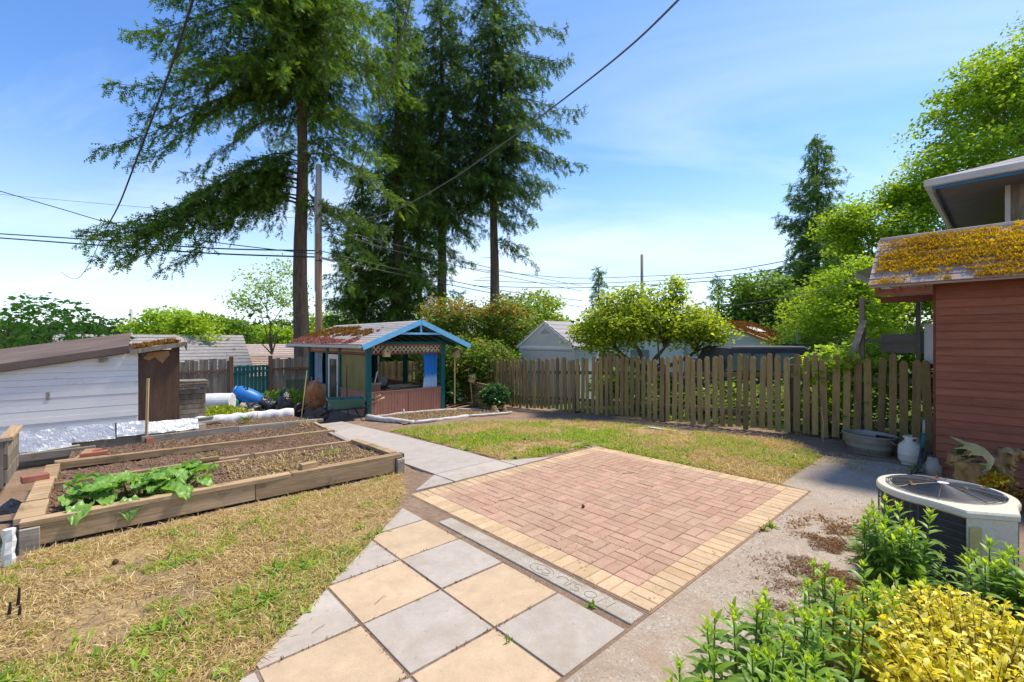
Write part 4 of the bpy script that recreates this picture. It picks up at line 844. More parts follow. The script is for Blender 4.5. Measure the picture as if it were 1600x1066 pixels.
# roof: two slopes, fascia, truss, rafters, gutter
ex0, ex1, ez, rx, rz_ = -.30, 3.24, 1.99, 1.47, 2.69; ry0, ry1 = -.35, 6.05
def roofslab(xa, za, xb, zb, y0, y1, th=.03):
    b = MB(); vs = [(xa,y0,za),(xb,y0,zb),(xb,y1,zb),(xa,y1,za)]; vs += [(p[0],p[1],p[2]+th) for p in vs]
    return b.add(vs, [(0,3,2,1),(4,5,6,7),(0,1,5,4),(1,2,6,5),(2,3,7,6),(3,0,4,7)])
rL = roofslab(ex0, ez, rx, rz_, ry0, ry1); ro = rL.build('roof', m_shingle, gh)
roofslab(rx+.001, rz_, ex1, ez, ry0, ry1).build('roof', m_shingle, gh)
nrow = 11
for i in range(nrow):                                # shingle courses, left slope
    t0, t1 = i/nrow, (i+1)/nrow; sl_ = (rz_-ez)/(rx-ex0)
    xa, xb = ex0-.02+(rx-ex0+.02)*t0, ex0-.02+(rx-ex0+.02)*t1+.03
    za, zb = ez+(xa-ex0)*sl_+.045, ez+(xb-ex0)*sl_+.034
    roofslab(xa, za, min(xb,rx), zb if xb<rx else rz_+.034, ry0-.01, ry1, .008).build('shingle_course', m_shingle if i > 2 else m_shingle_pink, ro)
for xa, za, xb, zb in ((ex0-.03,ez-.02,rx,rz_-.005),(ex1+.03,ez-.02,rx,rz_-.005)):
    b = MB(); b.beam((xa,ry0-.025,za-.02),(xb,ry0-.025,zb+.0),.035,.15,up=(0,0,1)); b.build('barge_board', m_sky, gh)
    b = MB(); b.beam((xa*.97,ry0+.05,za-.06),(xb,ry0+.05,zb-.06),.04,.09); b.build('rafter', m_teal, gh)
MB().beam((.62,ry0+.0,2.34),(2.34,ry0+.0,2.34),.04,.06).build('collar_tie', m_sky, gh); MB().beam((rx,ry0+.0,2.37),(rx,ry0+.0,2.62),.05,.04,up=(0,1,0)).build('king_post', m_sky, gh)
for y_ in np.arange(.35, 6.0, .62):
    for xa in (ex0+.05, ex1-.05): MB().beam((xa,y_,ez-.045),(rx,y_,rz_-.045),.04,.08).build('rafter', m_teal, gh)
for x_ in (0, GW): MB().box(x_-.05,x_+.05,-.02,GD,2.02,2.08).build('plate', m_teal, gh)
MB().box(-.05,GW+.05,-.05,.05,2.032,2.10).build('plate', m_teal, gh)
MB().box(ex0-.10,ex0-.035,ry0+.03,ry1-.02,ez-.06,ez+.01).build('gutter', m_gutter, gh)
n = 9000; xx = ex0+(rx-ex0)*rng.random(n)*.78; yy = ry0+.9+(ry1-ry0-.95)*rng.random(n)
dn = fbm(xx*1.5, yy, 1.6, 2)+.12*np.clip((yy-2.2)/3,0,1)-.10*(xx-ex0); kk = dn > .46; xx, yy = xx[kk], yy[kk]; n = len(xx); pink = (xx-ex0 < .45)
zz = ez+(xx-ex0)*(rz_-ez)/(rx-ex0)+.055
for sel, mt, nm in ((~pink, m_mossorange, 'moss'), (pink, m_mosspink, 'pink_moss')):
    m_ = int(sel.sum()); leaf_obj(nm, np.stack([xx[sel],yy[sel],zz[sel]],-1), rdir(m_,1.0), rdir(m_), .05+.06*rng.random(m_), .03+.03*rng.random(m_), mt, ro)
# things kept in the garden house
pl = thing('plank_pile', 'pile of old planks on the sill inside the garden house', 'planks', 6.9, 12.5, gz0+.60)
for i in range(6): MB().obox((jit(.3),.1+jit(.2),.04+.028*i),(1.3-.1*i,.11,.024),(0,jit(.06),jit(.35))).build('plank', m_oldboard if i%2 else m_timber, pl)
MB().box(-.7,.9,-.15,.7,-.6,.02).build('bench', m_latred, pl)
bx = thing('cardboard_box', 'brown box with a white stick inside the garden house', 'box', 6.0, 12.6, gz0+.5)
MB().box(-.17,.17,-.15,.15,0,.36).build('box_body', m_salmon, bx, bevel=.005); MB().box(-.19,.19,-.17,.17,.361,.39).build('lid', m_lattice, bx); MB().beam((.05,0,.39),(.13,.0,.72),.03,.03).build('stick', m_white, bx); MB().box(-.2,.2,-.2,.2,-.5,-.002).build('stand', m_latred, bx)
sp_ = thing('cable_spool', 'pale wooden cable spool seen through the garden house', 'spool', 7.15, 14.3, gz0+.62); sp_.scale = (.7,.7,.7)
MB().lathe([(.001,-.11),(.21,-.11),(.21,-.08),(.09,-.07),(.09,.07),(.21,.08),(.21,.11),(.001,.11)],20,rot=(R(90),0,0),c=(0,0,.2)).build('spool_drum', m_drift, sp_); MB().box(-.25,.25,-.2,.2,-.6,-.015).build('stand', m_ply, sp_)
# bird houses
def birdhouse(label, u, v, z, rot=0, tilt=0):
    t_ = tag(empty('bird_house', W(u,v,z), YAW+rot), label, 'bird house', 'wooden bird houses'); t_.rotation_euler = (tilt, 0, YAW+rot)
    b = MB(); b.prism([(-.085,0),(.085,0),(.085,.19),(0,.27),(-.085,.19)],-.075,.075,axis='y'); b.build('house_body', m_handle, t_, bevel=.004)
    for s_ in (-1,1): MB().beam((s_*.135,0,.165),(0.002*s_,0,.295),.22,.012).build('roof', m_oldboard, t_)
    MB().lathe([(.001,0),(.022,0),(.022,.004),(.001,.004)],12,c=(0,-.076,.15),rot=(R(90),0,0)).build('entrance_hole', m_dark, t_); return t_
birdhouse('small bird house hanging at the left front corner of the garden house', 6.02, 11.80, 1.37)
bh2 = birdhouse('bird house under the right eave of the garden house', 8.55, 12.0, 1.28); MB().tube([(0,.09,-1.5),(0,.09,.1)],.022,7).build('pole', m_handle, bh2)
bh3 = birdhouse('tilted bird house on a stake beside the round bush', 9.25, 12.15, .42, .2, 0); bh3.rotation_euler = (0, R(24), YAW)
bt = tag(MB().tube([(0,0,-.2),(-.05,0,.4),(-.10,.0,.92)],[.022,.02,.018],7).build('stake', m_handle, loc=W(9.33,12.15,-.40), rz=YAW), 'crooked stake carrying the tilted bird house', 'stake')
bb = tag(MB().lathe([(.001,-.10),(.13,-.08),(.15,.0),(.10,.09),(.001,.1)],9,sx=1.3).build('plastic_bag', m_bag, loc=W(9.45,12.45,.86), rz=YAW, smooth=True), 'black bag on the fence above the tilted bird house', 'bag')
# ------------------------------------------------------------------ log edged bed in front
lb = thing('log_bed', 'bare soil bed edged with pale driftwood logs in front of the garden house', 'garden bed', 5.4, 11.2, 0.0); lo = (5.4,11.2,0)
LB = [(5.42,11.45),(5.55,9.95),(6.4,9.85),(8.6,9.95),(8.4,11.5)]
def logp(pts, r0, r1, mat=m_drift):
    pts = [Vector((a-5.4,b-11.2,zgf(a,b)+c)) for a,b,c in pts]; full = []
    for i in range(len(pts)-1):
        for k in range(5): full.append(pts[i].lerp(pts[i+1],k/5)+Vector((jit(.02),jit(.02),jit(.02))))
    full.append(pts[-1]); n_ = len(full); return MB().tube(full,[r0+(r1-r0)*i/(n_-1)+jit(.016) for i in range(n_)],9).build('log', mat, lb, smooth=True)
logp([(5.33,11.5,.07),(5.45,10.9,.05),(5.6,10.25,.05),(5.75,9.85,.03)],.085,.055); logp([(5.75,9.82,.04),(6.4,9.72,.03),(7.4,9.85,.03)],.04,.045); logp([(7.4,9.85,.03),(8.2,9.7,.04),(8.95,9.8,.03)],.04,.03)
logp([(5.4,11.62,.04),(6.8,11.62,.05),(8.3,11.62,.04)],.035,.035); logp([(8.3,11.6,.05),(8.55,10.9,.04),(8.8,10.2,.03)],.04,.035)
soil_patch('soil', [(5.5,9.85),(8.6,9.85),(8.6,11.6),(5.5,11.6)], lambda a,b: zg(a,b)+.035, lb, lo, .03); clods('soil_crumbs', LB, 3500, lambda a,b: zg(a,b)+.035, lb, lo)
q = sample(LB, 900); D = rdir(900,.5); tag(leaf_obj('dry_weeds', np.stack([q[:,0]-5.4,q[:,1]-11.2,zg(q[:,0],q[:,1])+.05],-1), D, rdir(900), .05+.08*rng.random(900), .006+.006*rng.random(900), m_straw, lb, T=T_BLD), kind='stuff')
MB().box(-.02,.02,-.02,.02,0,.17).build('plant_marker', m_white, lb, loc=(.95,.22,-.26))
for k,(u_,v_,s_) in enumerate(((8.75,10.35,.17),(8.95,10.1,.13))):
    st = MB(); st.lathe([(.001,0),(s_*.8,0),(s_*.7,s_*.7),(s_*.45,s_*1.3),(.001,s_*1.35)],9,sx=1,sy=.8); tag(st.build('tree_stump', m_root, loc=W(u_,v_,zgf(u_,v_)-.02), rz=YAW+k), ('larger' if k==0 else 'smaller')+' broken stump at the right tip of the log-edged bed', 'stump')
wpile = thing('board_stack', 'stack of mossy boards leaning by the fence beside the round bush', 'boards', 9.45, 11.75)
for i in range(6): MB().obox((0+jit(.05),jit(.05),.08+i*.13),(.05,1.15,.11),(R(-4+i*1.5),R(-12),0)).build('board', m_picket, wpile)
for k,(a_,z_) in enumerate(((0,.06),(.3,.1),(-.2,.03))): tag(MB().beam((0,0,0),(.75,.15,.05),.07,.03).build('scrap_board', m_salmon if k<2 else m_timber, loc=W(8.25+.1*k,12.1+a_*.5,zgf(8.3,12.1)+z_), rz=YAW+a_), ['reddish','upper reddish','brown'][k]+' scrap board lying at the right corner of the garden house', 'board')
# ------------------------------------------------------------------ clutter by the gate
def barrow_tray(b, L, Wt, h, flare=.12, th=.012):
    for sgn, k in ((0,0),):
        lo_ = [(-L/2+flare*1.6,-Wt/2+flare,0),(L/2-flare*.7,-Wt/2+flare,0),(L/2-flare*.7,Wt/2-flare,0),(-L/2+flare*1.6,Wt/2-flare,0)]
        hi_ = [(-L/2,-Wt/2,h),(L/2,-Wt/2,h*.92),(L/2,Wt/2,h*.92),(-L/2,Wt/2,h)]
        inn = [(p[0]*.96,p[1]*.96,p[2]-.002) for p in hi_]; inl = [(p[0]*.97,p[1]*.97,p[2]+th) for p in lo_]
        vs = lo_+hi_+inn+inl
        b.add(vs, [(0,3,2,1)]+[(i,(i+1)%4,4+(i+1)%4,4+i) for i in range(4)]+[(4+i,4+(i+1)%4,8+(i+1)%4,8+i) for i in range(4)]+[(8+i,8+(i+1)%4,12+(i+1)%4,12+i) for i in range(4)]+[(12,13,14,15)])
    return b
wb = thing('wheelbarrow', 'green wheelbarrow with pale handles in front of the garden house', 'wheelbarrow', 4.92, 11.95, None, R(-18))
tr = barrow_tray(MB(), .98, .66, .27).build('tray', m_greenmetal, wb, loc=(0,0,.33), bevel=.008)
for s_ in (-1,1):
    MB().tube([(-.62,s_*.06,.17),(-.30,s_*.16,.30),(.42,s_*.27,.34),(.80,s_*.30,.52)],.017,8).build('frame', m_blackmetal, wb, smooth=True)
    MB().tube([(.76,s_*.295,.50),(.96,s_*.31,.60)],.021,8).build('handle', m_handle, wb, smooth=True)
    MB().tube([(.22,s_*.25,.33),(.38,s_*.27,.02),(.50,s_*.27,.02),(.55,s_*.27,.40)],.014,8).build('leg', m_blackmetal, wb, smooth=True)
    MB().tube([(-.25,s_*.17,.30),(-.05,s_*.29,.56)],.012,6).build('brace', m_blackmetal, wb)
wh = MB().lathe([(.10,-.04),(.17,-.045),(.19,-.02),(.19,.02),(.17,.045),(.10,.04)],22,rot=(R(90),0,0)).build('wheel', m_dark, wb, smooth=True, loc=(-.60,0,.19)); MB().lathe([(.001,-.03),(.11,-.03),(.11,.03),(.001,.03)],16,rot=(R(90),0,0)).build('rim', m_greenmetal, wh)
sc = MB(); sc.obox((0,0,.0),(.55,.34,.05)); sc.build('soil_load', m_soil, wb, loc=(0,0,.47))
rw = thing('rusty_wheelbarrow', 'rusty wheelbarrow propped up on end with its tray facing out', 'wheelbarrow', 4.62, 14.2, None, R(8))
tr2 = MB().lathe([(.001,0),(.55,.0),(.80,.05),(.93,.14),(1.0,.27),(1.04,.275),(1.03,.285),(.97,.28),(.90,.16),(.77,.075),(.001,.03)],28,sx=.46,sy=.30).build('tray', m_rust, rw, loc=(.12,-.15,.50), smooth=True); tr2.rotation_euler = (0, R(80), R(38))
wh2 = MB().lathe([(.11,-.04),(.18,-.05),(.215,-.02),(.215,.02),(.18,.05),(.11,.04)],22,rot=(R(90),0,R(20))).build('wheel', m_dark, rw, smooth=True, loc=(-.30,-.25,.21)); MB().lathe([(.001,-.025),(.12,-.025),(.12,.025),(.001,.025)],16,rot=(R(90),0,R(20))).build('rim', m_rust, wh2)
for s_ in (-.2,.2): MB().tube([(-.45,-.25+s_*.3,.15),(.15,-.1+s_,.35),(.35,.1+s_,1.1)],.018,7).build('frame', m_rust, rw)
tag(MB().tube([(0,0,0),(.22,.30,1.05),(.27,.36,1.32)],[.016,.014,.012],7).build('garden_tool', m_handle, loc=W(4.30,13.55,zgf(4.3,13.5)), rz=YAW), 'long-handled tool leaning across the rusty wheelbarrow', 'tool')
tag(MB().tube([(0,0,0),(.0,.10,.9),(.02,.12,1.45)],[.012,.012,.010],7).build('garden_tool', m_blackmetal, loc=W(5.42,13.0,zgf(5.4,13)), rz=YAW), 'thin dark pole leaning on the salmon wall beside the door', 'tool')
def blob(name, label, cat, u, v, z, s, mat, seed, n=(14,9)):
    r_ = np.random.default_rng(seed); na, nb = n; vs = []
    ph = r_.random(6)*6
    for i in range(nb+1):
        th = math.pi*i/nb
        for j in range(na):
            a_ = 2*math.pi*j/na; k_ = 1+.16*math.sin(3*a_+ph[0]+2*th)+.12*math.sin(5*a_-ph[1]+4*th)+.09*math.sin(8*th+ph[2])+r_.normal()*.045
            vs.append((s[0]*k_*math.sin(th)*math.cos(a_), s[1]*k_*math.sin(th)*math.sin(a_), max(-.03,s[2]*k_*math.cos(th)+s[2]*.7)))
    f = [(i*na+j,i*na+(j+1)%na,(i+1)*na+(j+1)%na,(i+1)*na+j) for i in range(nb) for j in range(na)]
    o = npobj(name, vs, np.array(f), mat, smooth=True); o.location = W(u,v,z); o.rotation_euler = (0,0,YAW+seed); return tag(o, label, cat)
blob('black_bag', 'crumpled black bag beside the rusty wheelbarrow', 'bag', 4.15, 14.6, zgf(4,14.5), (.22,.20,.42), m_bag, 1)
blob('black_bag', 'heap of black plastic bags right of the blue barrel', 'bag', 4.05, 16.4, zgf(4,16), (.42,.30,.25), m_bag, 2)
blob('black_bag', 'dark tarp bundle under the blue barrel', 'tarp', 3.65, 16.2, zgf(3.7,16), (.38,.28,.18), m_bag, 3)
blob('teal_bag', 'teal plastic bundle between the white drum and the blue barrel', 'bag', 3.15, 16.5, zgf(3.2,16)+.12, (.20,.22,.24), m_gateteal, 4)
for k,(u_,v_,z_,s_) in enumerate(((3.30,16.0,.02,.15),(3.55,15.85,.0,.13),(3.05,15.9,.0,.16),(2.75,15.8,.0,.18),(3.42,16.25,.14,.16))):
    blob('rock', ['pale round rock under the teal bundle','tan rock below the blue barrel','grey rock in the weedy heap','flat rock under the white drum','mossy rock touching the blue barrel'][k], 'rock', u_, v_, zgf(u_,v_)+z_, (s_,s_*.9,s_*.75), m_rock, 10+k, (10,6))
heap = npobj('soil_heap', *(lambda A,B: (np.stack([cu*A-su*B, su*A+cu*B, zg(A,B)+.32*np.exp(-((A-2.7)/.75)**2-((B-15.4)/.8)**2)+(fbm(A,B,4)-.5)*.1-.02],-1).reshape(-1,3), (lambda ix: np.stack([ix[:-1,:-1],ix[1:,:-1],ix[1:,1:],ix[:-1,1:]],-1).reshape(-1,4))(np.arange(A.size).reshape(A.shape))))(*np.meshgrid(np.arange(1.5,4.0,.08),np.arange(13.8,17.0,.08),indexing='ij')), m_soil, smooth=True); tag(heap, kind='structure')
q = np.stack([rng.normal(2.5,.45,1500), rng.normal(14.9,.5,1500)],-1); n = 1500; hz_ = zg(q[:,0],q[:,1])+.32*np.exp(-((q[:,0]-2.7)/.75)**2-((q[:,1]-15.4)/.8)**2)
tag(leafblade_obj('heap_weeds', toW(q[:,0],q[:,1],hz_), rdir(n,.9), rdir(n,1), .08+.12*rng.random(n), .02+.03*rng.random(n), m_cherry), 'weeds and cut stalks covering the soil heap by the gate', 'weeds', kind='stuff')
q = np.stack([rng.normal(5.2,.35,1500), rng.normal(17.8,.9,1500)],-1)
tag(leafblade_obj('fence_weeds', toW(q[:,0],q[:,1],zg(q[:,0],q[:,1])+.45*rng.random(1500)), rdir(1500,.7), rdir(1500,1), .10+.14*rng.random(1500), .03+.04*rng.random(1500), m_weed), 'tall green weeds in front of the back fence right of the gate', 'weeds', kind='stuff')
wd = thing('white_drum', 'white drum lying on its side by the back fence', 'drum', 2.75, 16.35, zgf(2.75,16.35)+.42, R(-32))
MB().lathe([(.001,-.42),(.27,-.42),(.285,-.40),(.275,-.38),(.285,0),(.275,.38),(.285,.40),(.27,.42),(.001,.42)],26,rot=(0,R(90),0)).build('drum_body', m_plastic_white, wd, smooth=False); MB().lathe([(.001,-.05),(.29,-.05),(.29,.04),(.001,.04)],26,rot=(0,R(90),0),c=(-.47,0,0)).build('lid', m_sidinggrey, wd)
bl = thing('blue_barrel', 'blue plastic barrel tipped over on the heap by the gate', 'barrel', 3.62, 16.6, zgf(3.6,16.6)+.50, R(-30))
bo = MB().lathe([(.001,-.43),(.20,-.43),(.23,-.38),(.27,-.22),(.285,0),(.27,.22),(.23,.36),(.17,.41),(.001,.42)],26).build('barrel_body', m_blue, bl, smooth=True); bo.rotation_euler = (R(10),R(-62),0)
MB().lathe([(.001,0),(.19,0),(.19,.05),(.05,.06),(.001,.06)],20,c=(0,0,.415)).build('lid', m_blue, bo); MB().tube([(.24,-.12,.10),(.30,-.15,.14),(.30,-.1,.22),(.22,-.08,.24)],.022,7).build('handle', m_dark, bo)
# ------------------------------------------------------------------ red lean-to shed
rs = thing('red_shed', 'small barn-red clapboard shed with a mossy shingle roof', 'shed', 8.5, 0.68, 0.0)
z = 0.02; i = 0                                       # local y runs along v; wall at x=0 from y=-2.4 to 0
PITCH = 0.108
while z < 2.56:
    b = MB(); vs = [(-.034,-2.6,z),(-.034,0,z),(.0,0,z),(.0,-2.6,z),(-.004,-2.6,z+PITCH+.02),(-.004,0,z+PITCH+.02),(.004,0,z+PITCH+.02),(.004,-2.6,z+PITCH+.02)]
    b.add(vs, [(0,3,2,1),(4,5,6,7),(0,1,5,4),(1,2,6,5),(2,3,7,6),(3,0,4,7)]).build('clapboard', m_redwall, rs); z += PITCH
MB().box(.006,.05,-2.6,-.01,0,2.62).build('wall', m_darkred, rs); MB().box(.0,2.2,-.012,.03,0,2.62).build('end_wall', m_darkred, rs)
MB().box(-.02,.10,.001,.10,0,2.60).build('corner_post', m_darkred, rs) if False else None
# roof: eave at x=-.35, z 2.60; slope 45 degrees
RX0, RZ0, RX1, RZ1, RY0, RY1 = -.36, 2.585, .42, 3.33, -2.8, .66
def rroof(b, xa, za, xb, zb, y0, y1, th):
    vs = [(xa,y0,za),(xb,y0,zb),(xb,y1,zb),(xa,y1,za)]; vs += [(p[0]-th*.69,p[1],p[2]+th*.72) for p in vs]
    return b.add(vs, [(0,3,2,1),(4,5,6,7),(0,1,5,4),(1,2,6,5),(2,3,7,6),(3,0,4,7)])
rroof_o = rroof(MB(), RX0, RZ0, RX1, RZ1, RY0, RY1, .03).build('roof', m_shingle_pink, rs)
NC = 8
for c_ in range(NC):
    t0, t1 = c_/NC, (c_+1)/NC+.03; y_ = RY0
    while y_ < RY1:
        w_ = min(.30+jit(.05), RY1+.02-y_)
        if w_ > .04: rroof(MB(), RX0-.035+(RX1-RX0)*t0, RZ0+.03+(RZ1-RZ0)*t0, RX0-.025+(RX1-RX0)*t1, RZ0+.022+(RZ1-RZ0)*t1, y_+.003, y_+w_-.003, .012+.004*random.random()).build('shingle', m_shingle_pink, rroof_o)
        y_ += w_
MB().tube([(RX1-.02,RY0,RZ1+.03),(RX1-.02,RY1,RZ1+.03)],.05,8).build('ridge_cap', m_shingle_pink, rroof_o)
rroof(MB(), RX1+1.2, RZ0-.0, RX1, RZ1, RY0, RY1, .03).build('roof', m_shingle_pink, rs)
n = 30000; s_ = rng.random(n); yy = RY1-.04-(2.4)*rng.random(n); course = np.floor(s_*NC)/NC
dens = fbm(yy*1.6, s_*4, 1.7, 21) + .10*np.clip(-yy,-.5,1.0)+ .05*(s_ > .3) + .13*((s_*NC % 1) < .5) - .12*(s_ < .08) - .10*np.clip((s_-.9)/.1,0,1)
kk = (dens > .515) & (((s_*NC) % 1) < .55+.45*rng.random(n)); s_, yy, dens = s_[kk], yy[kk], dens[kk]; n = len(s_)
P = np.stack([RX0-.045+(RX1-RX0)*s_-rng.random(n)*.02, yy, RZ0+.045+(RZ1-RZ0)*s_+rng.random(n)*.02],-1)
tint = np.clip(.25+.45*(fbm(yy*2,s_*5,1.5,40))+.5*np.clip(-yy-.05,0,1)*(s_>.55)+rng.normal(size=n)*.14,0,1)
leaf_obj('moss', P, rdir(n,.8)+np.array((-.5,0,0)), rdir(n), (.014+.05*rng.random(n)**2), .010+.024*rng.random(n)**2, m_moss, rroof_o, tint=tint)
# open end under the roof overhang
for y_ in (.10,.36,.58): MB().beam((RX0+.02,y_,RZ0-.04),(RX1-.1,y_,RZ1-.13),.04,.08).build('rafter', m_redwall, rs)
MB().beam((-.24,.02,2.52),(-.24,.62,2.52),.05,.09).build('plate', m_redwall, rs); MB().beam((.3,.03,2.45),(.3,.64,2.45),.05,.09).build('plate', m_darkred, rs)
# ------------------------------------------------------------------ house behind, upper corner of eaves
hs = thing('house', 'grey stucco house with beige gutters at the right edge', 'house', 10.1, 0.85, 0.0)
HE = 4.40                                            # eave height; corner at local (0,0)
MB().box(.80,7,-7,-.80,0.0,HE-.02).build('wall', m_stucco, hs)
MB().box(.785,.80,-1.02,-.80,.5,HE-.05).build('brick_strip', m_oldboard, hs); MB().box(.745,.785,-.86,-.80,0,HE-.04).build('corner_trim', m_gutter, hs)
MB().box(.03,7,-7,-.03,HE-.06,HE-.01).build('soffit', m_soffit, hs)
for a_ in (0,1):
    if a_ == 0: MB().box(-.10,.0,-7,.10,HE-.05,HE+.06).build('gutter', m_gutter, hs, bevel=.015); MB().box(.001,.03,-7,-.0,HE-.085,HE+.06).build('fascia', m_bluetape, hs)
    else: MB().box(.001,7,.0,.10,HE-.05,HE+.06).build('gutter', m_gutter, hs, bevel=.015); MB().box(.031,7,-.03,-.001,HE-.14,HE+.06).build('fascia', m_soffit, hs)
b = MB(); b.add([(-.06,.06,HE+.062),(7,.06,HE+.062),(7,-3.4,HE+1.25),(3.4,-3.4,HE+1.25),(-.06,-7,HE+.062),(3.4,-7,HE+1.25)],[(0,1,2,3),(0,3,5,4)]); hr = b.build('roof', m_shingle, hs)
for c_ in range(9):
    t0 = c_/9; x0 = -.06+3.46*t0; zz_ = HE+.062+1.188*t0
    b = MB(); b.add([(x0,.06-3.46*t0,zz_+.006),(x0,-7,zz_+.006),(x0+.39,-7,zz_+.137),(x0+.39,-.33-3.46*t0,zz_+.137)],[(0,1,2,3)]); b.add([(x0,.06-3.46*t0,zz_-.01),(x0,-7,zz_-.01),(x0,-7,zz_+.006),(x0,.06-3.46*t0,zz_+.006)],[(0,1,2,3)]); b.build('shingle_course', m_shingle, hr)
# second lower roof end seen left of the eave, and pale wall panel below
lr = thing('house_porch', 'pale porch roof edge and grey-blue panel behind the red shed', 'porch', 10.2, 1.25, 0.0)
b = MB(); b.add([(-.2,.6,3.05),(3.5,.6,3.05),(3.5,-.6,3.75),(-.2,-.6,3.55)],[(0,1,2,3)]); b.add([(-.2,.6,2.95),(3.5,.6,2.95),(3.5,.6,3.05),(-.2,.6,3.05)],[(0,1,2,3)]); b.build('roof', m_gutter, lr)
MB().box(-.02,.02,-.50,-.29,1.45,2.12).build('panel', m_sidinggrey, lr); MB().box(-.06,.0,-.25,-.19,0,2.9).build('post', m_dark, lr); MB().box(-.06,.0,.50,.58,0,2.6).build('post', m_oldboard, lr); MB().beam((-.1,.72,1.4),(-.1,.50,2.2),.05,.10).build('brace', m_greytimber, lr); MB().box(.15,.19,-.28,.3,1.62,1.95).build('dark_panel', m_soffit, lr); MB().box(-.06,-.02,-.18,.49,1.80,1.85).build('rail', m_dark, lr)
# ------------------------------------------------------------------ heat-pump unit (round with one square corner)
ac = thing('air_conditioner', 'round cream and black outdoor air conditioner with a wire fan guard', 'air conditioner', 4.88, .35, 0.0); ac.scale = (1,1,.96)
def outline(r, cr, k=1.0):
    """circle with one corner squared off towards -v,-u (camera right)"""
    pts = []; a0 = R(-90-48+0); 
    ca = R(-147)                                        # direction of the corner in local axes
    for j in range(41):
        a_ = ca+R(42)+R(360-84)*j/40; pts.append((r*math.cos(a_), r*math.sin(a_)))
    w_ = .16; c0 = Vector((math.cos(ca),math.sin(ca))); n0 = Vector((-c0.y,c0.x)); tip = c0*cr
    pts += [tuple(tip-n0*w_*.9), tuple(tip+n0*w_*.9)]
    return pts
ol = outline(.40,.50); n_ = len(ol)
def ring(b, o0, z0, o1, z1):
    m_ = len(o0); b.add([(p[0],p[1],z0) for p in o0]+[(p[0],p[1],z1) for p in o1], [(i,(i+1)%m_,m_+(i+1)%m_,m_+i) for i in range(m_)])
sc_ = lambda o, k: [(p[0]*k,p[1]*k) for p in o]
b = MB(); b.prism(sc_(ol,.93), .03, .665); b.build('coil', m_acdark, ac)
b = MB(); b.prism(sc_(ol,1.0), 0.0, .05); b.build('base_pan', m_acwhite, ac, bevel=.006)
inner = [(.345*math.cos(2*math.pi*j/n_+R(-76)),.345*math.sin(2*math.pi*j/n_+R(-76))) for j in range(n_)]
b = MB(); ring(b, sc_(ol,.985), .655, sc_(ol,1.02), .668); ring(b, sc_(ol,1.02), .668, sc_(ol,1.02), .698); ring(b, sc_(ol,1.02), .698, sc_(ol,1.0), .712); ring(b, sc_(ol,1.0), .712, inner, .716); ring(b, inner, .716, sc_(inner,.985), .64); b.build('top_cover', m_acwhite, ac, smooth=False)
# panel round the square corner
cs = [ol[n_-2],ol[n_-1],ol[0],ol[1]]
b = MB(); m_ = len(cs); b.add([(p[0]*.99,p[1]*.99,.05) for p in cs]+[(p[0]*.99,p[1]*.99,.66) for p in cs], [(i,i+1,m_+i+1,m_+i) for i in range(m_-1)]); b.build('corner_panel', m_acwhite, ac)
# side guard wires
gw = MB()
for j in range(1,42):
    p = ol[j]; gw.box(p[0]*.985-.0028,p[0]*.985+.0028,p[1]*.985-.0028,p[1]*.985+.0028,.05,.66)
for z_ in np.arange(.10,.66,.055): gw.tube([(p[0]*.985,p[1]*.985,z_) for p in ol[1:42]],.0022,5)
gw.build('side_guard', m_acwire, ac)
tg = MB()
for k in range(24):
    r_ = .345*(1-k/26); tg.tube([(r_*math.cos(a_),r_*math.sin(a_),.722+.035*(1-(r_/.345)**2)) for a_ in np.linspace(0,2*math.pi,41)],.0027,5,cap=False)
for k in range(8):
    a_ = k*math.pi/4; tg.tube([(r_*math.cos(a_),r_*math.sin(a_),.729+.035*(1-(r_/.345)**2)) for r_ in np.linspace(.35,.03,9)],.003,5)
tg.build('fan_guard', m_acwire, ac)
MB().lathe([(.001,.0),(.035,.0),(.035,.010),(.001,.012)],20,c=(0,0,.757)).build('guard_centre', m_drift, ac)
fb = MB()
for k in range(4):
    a_ = k*math.pi/2+.4; c_, s2 = math.cos(a_), math.sin(a_)
    fb.add([(.06*c_,.06*s2,.56),(.31*c_-.10*s2,.31*s2+.10*c_,.53),(.31*c_+.12*s2,.31*s2-.12*c_,.60),(.06*c_+.04*s2,.06*s2-.04*c_,.585)],[(0,1,2,3)])
fb.lathe([(.001,.50),(.075,.50),(.075,.62),(.001,.62)],14); fb.build('fan', m_acdark, ac); MB().lathe([(.001,.665),(.35,.665),(.35,.667),(.001,.667)],30).build('shroud_floor', m_acdark, ac).location = (0,0,-.17)
ca = R(-147); c0 = Vector((math.cos(ca),math.sin(ca))); n0 = Vector((-c0.y,c0.x))
lp = [tuple(c0*.4965-n0*.128), tuple(c0*.4965-n0*.06)]
MB().add([(p[0]*1.0-.004,p[1]*1.0-.004,z_) for z_ in (.16,.60) for p in lp],[(0,1,3,2)]).build('label_plate', m_sticker, ac)
for k in range(9):
    a_ = .3+.7*k; r_ = .08+.2*random.random()
    leaf_obj('leaf_litter', np.array([(r_*math.cos(a_)+jit(.03),r_*math.sin(a_)+jit(.03),.745) for _ in range(4)]), rdir(4,.1), np.tile((0,0,1.),(4,1)), .03+.02*rng.random(4), .02, m_mossorange, ac)
